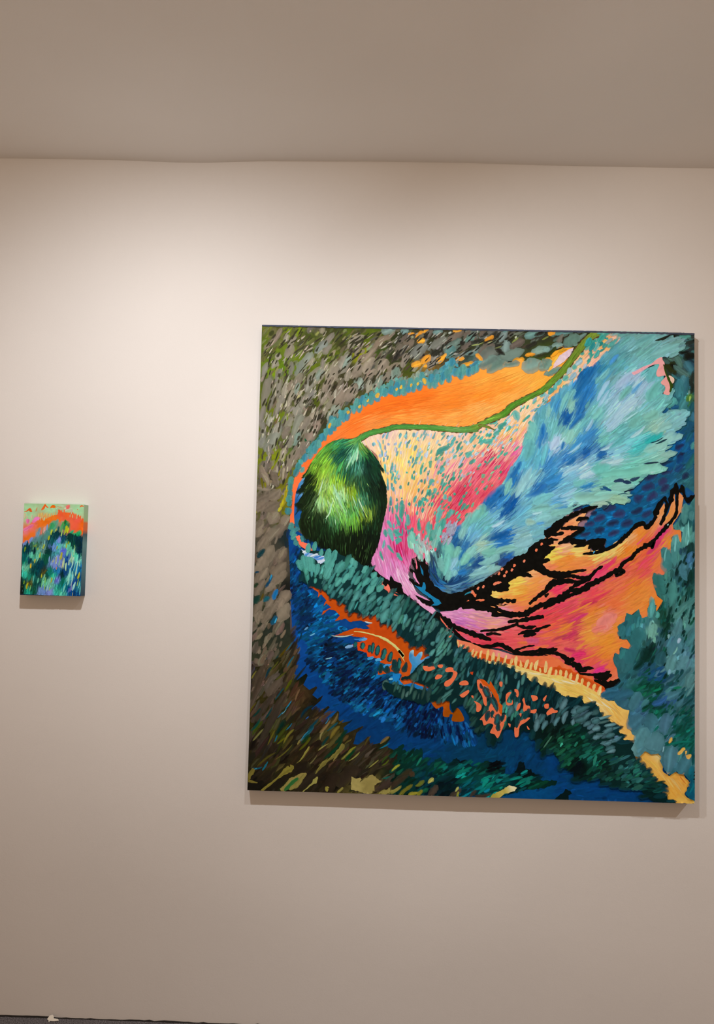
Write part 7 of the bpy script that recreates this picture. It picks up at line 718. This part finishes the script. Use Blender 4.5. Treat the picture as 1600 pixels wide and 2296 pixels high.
SMALL_OPS = [
('M','painted_face',0,0),
('G','-4 1443 951 1447 962 -13 3 7','77 1371 170 225 174 406 1378 170 231 180 859 1346 170 231 180 82 1249 170 225 174 52 1004 249 126 85 334 1132 249 132 48 828 1101 249 113 78 61 800 113 158 218 190 681 45 110 117 421 1011 68 158 129 350 766 79 146 142 510 850 33 110 117 838 857 7 74 72 603 609 102 146 237 115 517 21 98 104 282 440 14 92 97 211 196 33 110 104 421 79 102 158 212 620 204 21 122 117 776 369 7 86 155 870 89 7 74 142 708 45 21 98 155',0,0,0.06),
('M','orange_hill',0,0.42),
('G','14 1036 41 1077 89 1094 128 1144 167 1194 234 1170 265 1212 297 1221 331 1197 396 1223 460 1265 533 1274 555 1340 579 1349 597 1316 721 1311 755 1279 803 1304 821 1264 870 1265 904 1233 959 1218 964 973 932 965 896 1029 856 1020 832 987 766 1018 744 1132 693 1180 603 1178 580 1145 545 1193 464 1175 408 1125 352 1108 303 1090 199 1039 196 909 115 891 102 809 67 849 3 815 3 921','28 987 249 138 152 92 1045 249 128 135 170 1120 249 124 102 57 906 249 124 15 137 957 249 126 36 252 1122 249 126 36 333 1164 249 126 23 453 1224 249 130 35 574 1275 249 96 60 697 1278 249 106 41 618 1211 249 113 72 742 1197 249 111 77 828 1101 249 106 77 933 1136 249 109 23 929 1022 249 103 29 535 1225 249 126 29 865 1199 249 100 82',0.3,0,0.06),
('M','pink_marks',1,0.42),
('D','70 1159 90 80.6 64.5 249 120 190 168 1169 40 72.5 56.4 249 132 202 208 1202 20 105 64.5 249 132 215 17 1248 85 88.6 32.2 215 201 167 55 1224 85 48.3 24.2 215 195 167 132 1234 85 72.5 24.2 220 195 174 115 1078 30 129 56.4 249 125 176 43 1036 30 96.7 56.4 249 133 188 696 1400 50 88.6 64.5 249 115 115 760 1336 80 48.3 24.2 204 182 180 652 1375 40 48.3 24.2 204 237 205 702 1359 20 161 21 215 231 205 569 1397 20 145 24.2 192 231 199',0,1),
('M','orange_scribbles',1,0.2),
('S','2 1305 11.3 46 1322 21 94 1359 32.2 104 1323 32.2 133 1315 16.1','232 98 32',0.3),
('S','186 1312 9.67 197 1349 17.7 208 1382 11.3','226 134 78',0.3),
('S','284 1343 24.2 315 1384 32.2 334 1425 35.5 355 1401 19.3 389 1382 29','248 110 39',0.3),
('S','414 1378 24.2 454 1403 48.3 504 1392 32.2','249 122 16',0.3),
('S','512 1392 11.3 553 1397 17.7 610 1394 9.67','204 170 117',0.3),
('S','885 1396 11.3 913 1421 21 950 1409 19.3','243 116 52',0.3),
('S','846 1358 16.1 854 1362 19.3','249 108 38',0.3),
('D','238 1260 84 64.5 11.3 232 213 104 258 1269 84 64.5 11.3 243 170 78 279 1269 84 64.5 11.3 232 213 104 299 1278 84 64.5 11.3 243 170 78 324 1270 84 64.5 11.3 232 213 104 345 1262 84 64.5 11.3 243 170 78 369 1279 84 64.5 11.3 232 213 104 390 1255 84 64.5 11.3 243 170 78 410 1264 84 64.5 11.3 232 213 104 439 1264 84 64.5 11.3 243 170 78 475 1281 84 64.5 11.3 232 213 104 508 1290 84 64.5 11.3 243 170 78 297 1237 84 64.5 11.3 232 213 104 330 1229 84 64.5 11.3 243 170 78 363 1230 84 64.5 11.3 232 213 104',0,1),
('D','556 1324 90 72.5 24.2 249 113 60 601 1316 90 72.5 24.2 249 113 60 642 1325 90 72.5 24.2 249 113 60 738 1287 90 72.5 24.2 249 113 60 755 1262 90 72.5 24.2 249 113 60 779 1287 90 72.5 24.2 249 113 60 829 1264 90 72.5 24.2 249 113 60 871 1248 90 72.5 24.2 249 113 60 904 1233 90 72.5 24.2 249 113 60',0,1),
('D','273 1204 88 56.4 9.67 181 231 180 298 1212 88 56.4 9.67 181 231 180 323 1197 88 56.4 9.67 181 231 180 739 1262 88 56.4 9.67 181 231 180 780 1255 88 56.4 9.67 181 231 180 847 1240 88 56.4 9.67 181 231 180 921 1233 88 56.4 9.67 181 231 180 339 1205 88 56.4 9.67 181 231 180',0,1),
('M','green_tree_marks',1,0.42),
('D','483 1102 60 161 116 79 170 136 538 1160 80 96.7 40.3 102 170 155 451 1085 70 129 74.9 56 170 110 672 1106 80 161 130 27 146 91 661 1155 80 96.7 34.6 21 122 52 714 1066 80 161 40.3 21 116 78 608 1064 85 113 34.6 91 182 117 630 1129 80 80.6 34.6 68 182 91 378 1059 85 129 29 125 176 237 339 1026 85 113 40.3 226 182 180 354 1059 85 72.5 22.6 249 168 140 291 992 85 96.7 29 237 134 117 257 1008 80 129 34.6 125 164 193 236 942 80 129 58 113 164 199 132 875 60 96.7 34.6 113 158 237 44 816 40 129 51.6 119 158 231 183 844 60 177 88.6 85 140 148 280 862 70 210 88.6 74 140 142 359 929 70 210 74.9 79 152 148 144 794 60 129 51.6 62 128 142 439 995 80 129 34.6 91 158 142 568 1047 85 88.6 22.6 21 98 91 825 962 20 161 74.9 27 182 117 890 972 70 145 82.2 21 176 110 774 1002 40 96.7 45.9 33 182 129 894 883 80 121 82.2 14 134 85 819 914 60 96.7 51.6 14 146 91',0,1),
('F','6 759 103 793 266 821 388 848 441 946 544 1014 628 967 752 953 834 938 950 916 954 616 955 -6 7 13','108 679 85 428 849 75 838 857 85 204 357 82 613 366 80 861 290 80','59 678 7 86 91 106 712 3 61 78 190 681 3 36 59 152 615 91 207 180 203 763 68 134 104 319 725 102 158 155 395 669 3 61 52 435 703 7 55 65 391 588 14 98 78 30 597 7 110 117 130 550 7 61 78 65 533 14 134 117 257 642 91 195 167 507 932 7 67 78 478 833 14 86 91 564 949 3 55 65 632 885 7 74 104 737 920 3 55 59 798 840 7 67 65 888 842 3 43 65 910 704 3 43 65 552 827 68 182 205 592 868 122 155 249 497 769 107 161 249 535 664 68 170 180 655 715 100 120 249 612 771 91 195 180 718 790 102 231 193 761 726 91 195 167 571 576 125 152 243 526 485 125 158 243 623 504 125 158 243 724 652 68 134 218 711 570 21 86 167 847 630 79 231 193 809 572 170 237 193 891 566 125 231 205 920 453 21 122 180 851 533 21 110 180 740 450 21 98 167 695 368 14 74 142 655 343 3 49 52 305 481 3 67 85 78 435 102 195 167 74 330 56 207 180 142 291 27 134 117 204 373 7 74 78 269 383 3 67 78 368 361 68 74 39 402 321 7 86 78 465 379 14 134 123 517 315 33 182 155 570 405 33 134 193 585 252 111 132 249 659 246 7 110 97 622 164 21 146 142 473 201 113 207 180 375 199 102 207 167 228 196 14 98 91 154 194 79 86 39 31 208 14 55 52 37 71 14 30 25 111 64 33 182 155 217 74 21 98 78 310 181 14 86 91 332 61 113 158 231 463 56 125 152 237 585 58 56 195 167 668 20 91 219 193 704 142 7 122 142 772 87 7 74 155 871 48 7 74 142 763 288 102 207 205 848 209 21 74 155 927 292 14 86 142 941 131 45 146 167',2.6,69.7,20.9,0.28,0,0.35,0,0.16,0),
('F','6 759 103 793 266 821 388 848 441 946 544 1014 628 967 752 953 834 938 950 916 954 616 955 -6 7 13','108 679 85 428 849 75 838 857 85 204 357 82 613 366 80 861 290 80','59 678 7 86 91 106 712 3 61 78 190 681 3 36 59 152 615 91 207 180 203 763 68 134 104 319 725 102 158 155 395 669 3 61 52 435 703 7 55 65 391 588 14 98 78 30 597 7 110 117 130 550 7 61 78 65 533 14 134 117 257 642 91 195 167 507 932 7 67 78 478 833 14 86 91 564 949 3 55 65 632 885 7 74 104 737 920 3 55 59 798 840 7 67 65 888 842 3 43 65 910 704 3 43 65 552 827 68 182 205 592 868 122 155 249 497 769 107 161 249 535 664 68 170 180 655 715 100 120 249 612 771 91 195 180 718 790 102 231 193 761 726 91 195 167 571 576 125 152 243 526 485 125 158 243 623 504 125 158 243 724 652 68 134 218 711 570 21 86 167 847 630 79 231 193 809 572 170 237 193 891 566 125 231 205 920 453 21 122 180 851 533 21 110 180 740 450 21 98 167 695 368 14 74 142 655 343 3 49 52 305 481 3 67 85 78 435 102 195 167 74 330 56 207 180 142 291 27 134 117 204 373 7 74 78 269 383 3 67 78 368 361 68 74 39 402 321 7 86 78 465 379 14 134 123 517 315 33 182 155 570 405 33 134 193 585 252 111 132 249 659 246 7 110 97 622 164 21 146 142 473 201 113 207 180 375 199 102 207 167 228 196 14 98 91 154 194 79 86 39 31 208 14 55 52 37 71 14 30 25 111 64 33 182 155 217 74 21 98 78 310 181 14 86 91 332 61 113 158 231 463 56 125 152 237 585 58 56 195 167 668 20 91 219 193 704 142 7 122 142 772 87 7 74 155 871 48 7 74 142 763 288 102 207 205 848 209 21 74 155 927 292 14 86 142 941 131 45 146 167',1.1,90.6,10.5,0.3,0,0.35,0,0.12,2),
('D','559 1063 90 72.5 14.5 21 110 117 559 949 85 113 45.9 4 61 76 499 931 75 88.6 40.3 7 67 72 478 842 80 137 45.9 9 92 97 746 904 85 177 74.9 3 61 59 641 869 70 121 45.9 7 80 104 888 842 85 129 82.2 3 49 59 816 800 80 145 40.3 4 74 65 909 712 85 145 74.9 3 43 65 909 615 85 121 34.6 9 86 110 403 686 70 105 82.2 3 61 59 392 564 85 193 45.9 12 92 72 197 698 85 129 34.6 3 36 52 83 687 60 96.7 45.9 3 61 78 46 597 80 161 34.6 7 98 104 313 481 80 137 74.9 3 67 85 139 542 60 88.6 34.6 4 61 78 655 334 80 121 40.3 3 49 52 669 205 80 145 40.3 9 116 97 75 322 75 88.6 40.3 56 207 186 134 275 85 96.7 40.3 27 146 123 254 528 85 96.7 29 7 61 78 403 313 85 129 29 7 86 72 464 403 85 161 29 21 134 117',0,1),
('M','yellow_lilac_marks',1,0.42),
('D','497 777 85 121 29 107 161 249 583 868 80 96.7 34.6 125 158 249 656 707 20 105 34.6 98 117 249 571 576 85 129 29 127 152 246 526 485 80 145 34.6 127 158 246 614 536 80 129 22.6 125 156 243 440 573 85 96.7 22.6 136 182 243 585 252 85 80.6 22.6 111 132 249 331 77 70 121 74.9 113 158 231 463 48 80 105 74.9 127 152 238 796 103 80 80.6 16.9 113 122 231 552 462 80 96.7 22.6 122 149 249 382 46 80 64.5 34.6 113 158 243 690 1049 85 121 40.3 192 207 25 716 1025 80 105 29 209 219 39 668 1000 80 96.7 22.6 170 201 52 455 996 80 96.7 29 192 219 52 527 1030 80 48.3 16.9 215 231 78 418 905 80 80.6 29 175 195 25 342 766 75 88.6 29 175 207 65 626 625 80 137 40.3 187 195 25 555 754 70 64.5 22.6 158 195 52 701 789 85 88.6 22.6 181 195 39 732 831 80 64.5 22.6 136 170 39 290 635 85 96.7 20.1 192 207 52 253 731 80 48.3 20.1 158 195 65 49 719 80 88.6 22.6 125 170 25 202 771 0 64.5 11.3 147 182 65 548 551 85 129 20.1 187 207 117 599 511 80 96.7 22.6 136 207 155 655 521 85 193 14.5 215 219 142 499 542 70 56.4 16.9 181 201 104 561 430 80 48.3 14.5 226 146 78 150 461 85 88.6 22.6 248 207 25 213 536 80 72.5 29 192 207 78 329 311 85 80.6 16.9 192 201 39 487 242 80 105 20.1 192 201 25 107 145 80 113 29 192 195 25 56 200 85 64.5 16.9 136 195 39 23 103 80 72.5 16.9 158 182 25 158 114 80 96.7 14.5 125 219 129 389 240 85 113 16.9 147 225 117 461 104 85 72.5 16.9 158 207 117 343 174 80 129 16.9 125 219 155 619 983 80 113 22.6 170 219 117 386 127 85 96.7 14.5 147 207 91 831 31 85 64.5 9.67 204 213 129 833 776 -70 64.5 8.86 158 219 117 368 361 40 105 29 85 86 39 917 324 75 121 29 187 201 25 905 211 80 121 14.5 158 213 78 218 787 20 48.3 8.06 181 219 78 758 807 85 72.5 29 102 237 193',0,1),
('D','790 629 85 161 16.9 170 225 193 810 532 85 210 14.5 170 237 212 852 509 80 242 16.9 125 231 218 880 436 82 258 22.6 181 243 212 707 457 88 137 25 192 249 193 749 523 85 88.6 13.7 192 231 193 765 337 80 226 34.6 158 243 231 758 223 75 129 16.9 147 231 218 813 273 85 242 16.9 170 243 231 847 153 72 161 29 170 243 237 809 160 88 145 14.5 147 158 205 931 179 80 129 14.5 125 231 218 882 590 80 161 22.6 113 243 218 672 505 85 193 16.9 181 237 180 697 125 75 145 22.6 125 219 205 574 139 80 96.7 29 68 195 180 371 288 75 105 22.6 125 207 180 517 307 80 129 16.9 91 231 193 644 27 60 88.6 34.6 102 231 205 151 632 75 113 22.6 102 219 193 260 585 80 129 16.9 125 219 180 79 419 60 113 29 113 207 174 456 217 80 129 22.6 125 219 193 828 695 85 129 16.9 192 237 180 922 502 85 80.6 12.1 158 243 218 723 668 80 105 34.6 125 219 180 856 614 80 129 29 91 231 193 275 229 80 96.7 22.6 102 207 180 201 244 85 129 16.9 102 207 193 772 87 85 80.6 14.5 136 146 231 947 90 85 145 13.7 113 219 218',0,1),
('S','-1 815 12.9 5 515 8.06 7 191 19.3 15 9 48.3','23 36 33',0.3),
('S','7 9 11.3 465 -1 9.67 710 -8 11.3 960 -10 11.3','33 49 78',0.2)]

c2.run(SMALL_OPS)
c2.build(small, -(TS - GAP))

# ------------------------------------------------------------------ loose flake of wall paint on the floor
m, nt, b = new_mat('paint_flake_white', .7, .2)
n = nt.nodes.new('ShaderNodeTexNoise'); n.inputs['Scale'].default_value = 40
ra = nt.nodes.new('ShaderNodeValToRGB'); ra.color_ramp.elements[0].color = (.75, .72, .62, 1); ra.color_ramp.elements[1].color = (.9, .88, .8, 1)
nt.links.new(n.outputs['Fac'], ra.inputs['Fac']); nt.links.new(ra.outputs['Color'], b.inputs['Base Color'])
out = [(-.011, 0), (-.006, .007), (.002, .009), (.007, .006), (.009, .0015), (.022, .001), (.026, -.002), (.01, -.0035), (.0, -.003), (-.003, -.006), (-.006, -.002)]
bm = bmesh.new()
rr = random.Random(2)
lo = [bm.verts.new((x, -.004 - (.012 - z) * .9, max(z + .0062, .0))) for x, z in out]
hi = [bm.verts.new((x * .97, -.0055 - (.012 - z) * .9, max(z + .0062, .0))) for x, z in out]
bm.faces.new(lo[::-1]); bm.faces.new(hi)
for i in range(len(out)):
    j = (i + 1) % len(out); bm.faces.new((lo[i], lo[j], hi[j], hi[i]))
bmesh.ops.recalc_face_normals(bm, faces=bm.faces)
me = bpy.data.meshes.new('paint_flake'); bm.to_mesh(me); bm.free(); me.materials.append(m)
fl = bpy.data.objects.new('paint_flake', me); COL.objects.link(fl); fl.location = (-.955, -.004, 0)
fl['label'] = 'white flake of wall paint lying on the dark floor against the wall'; fl['category'] = 'debris'
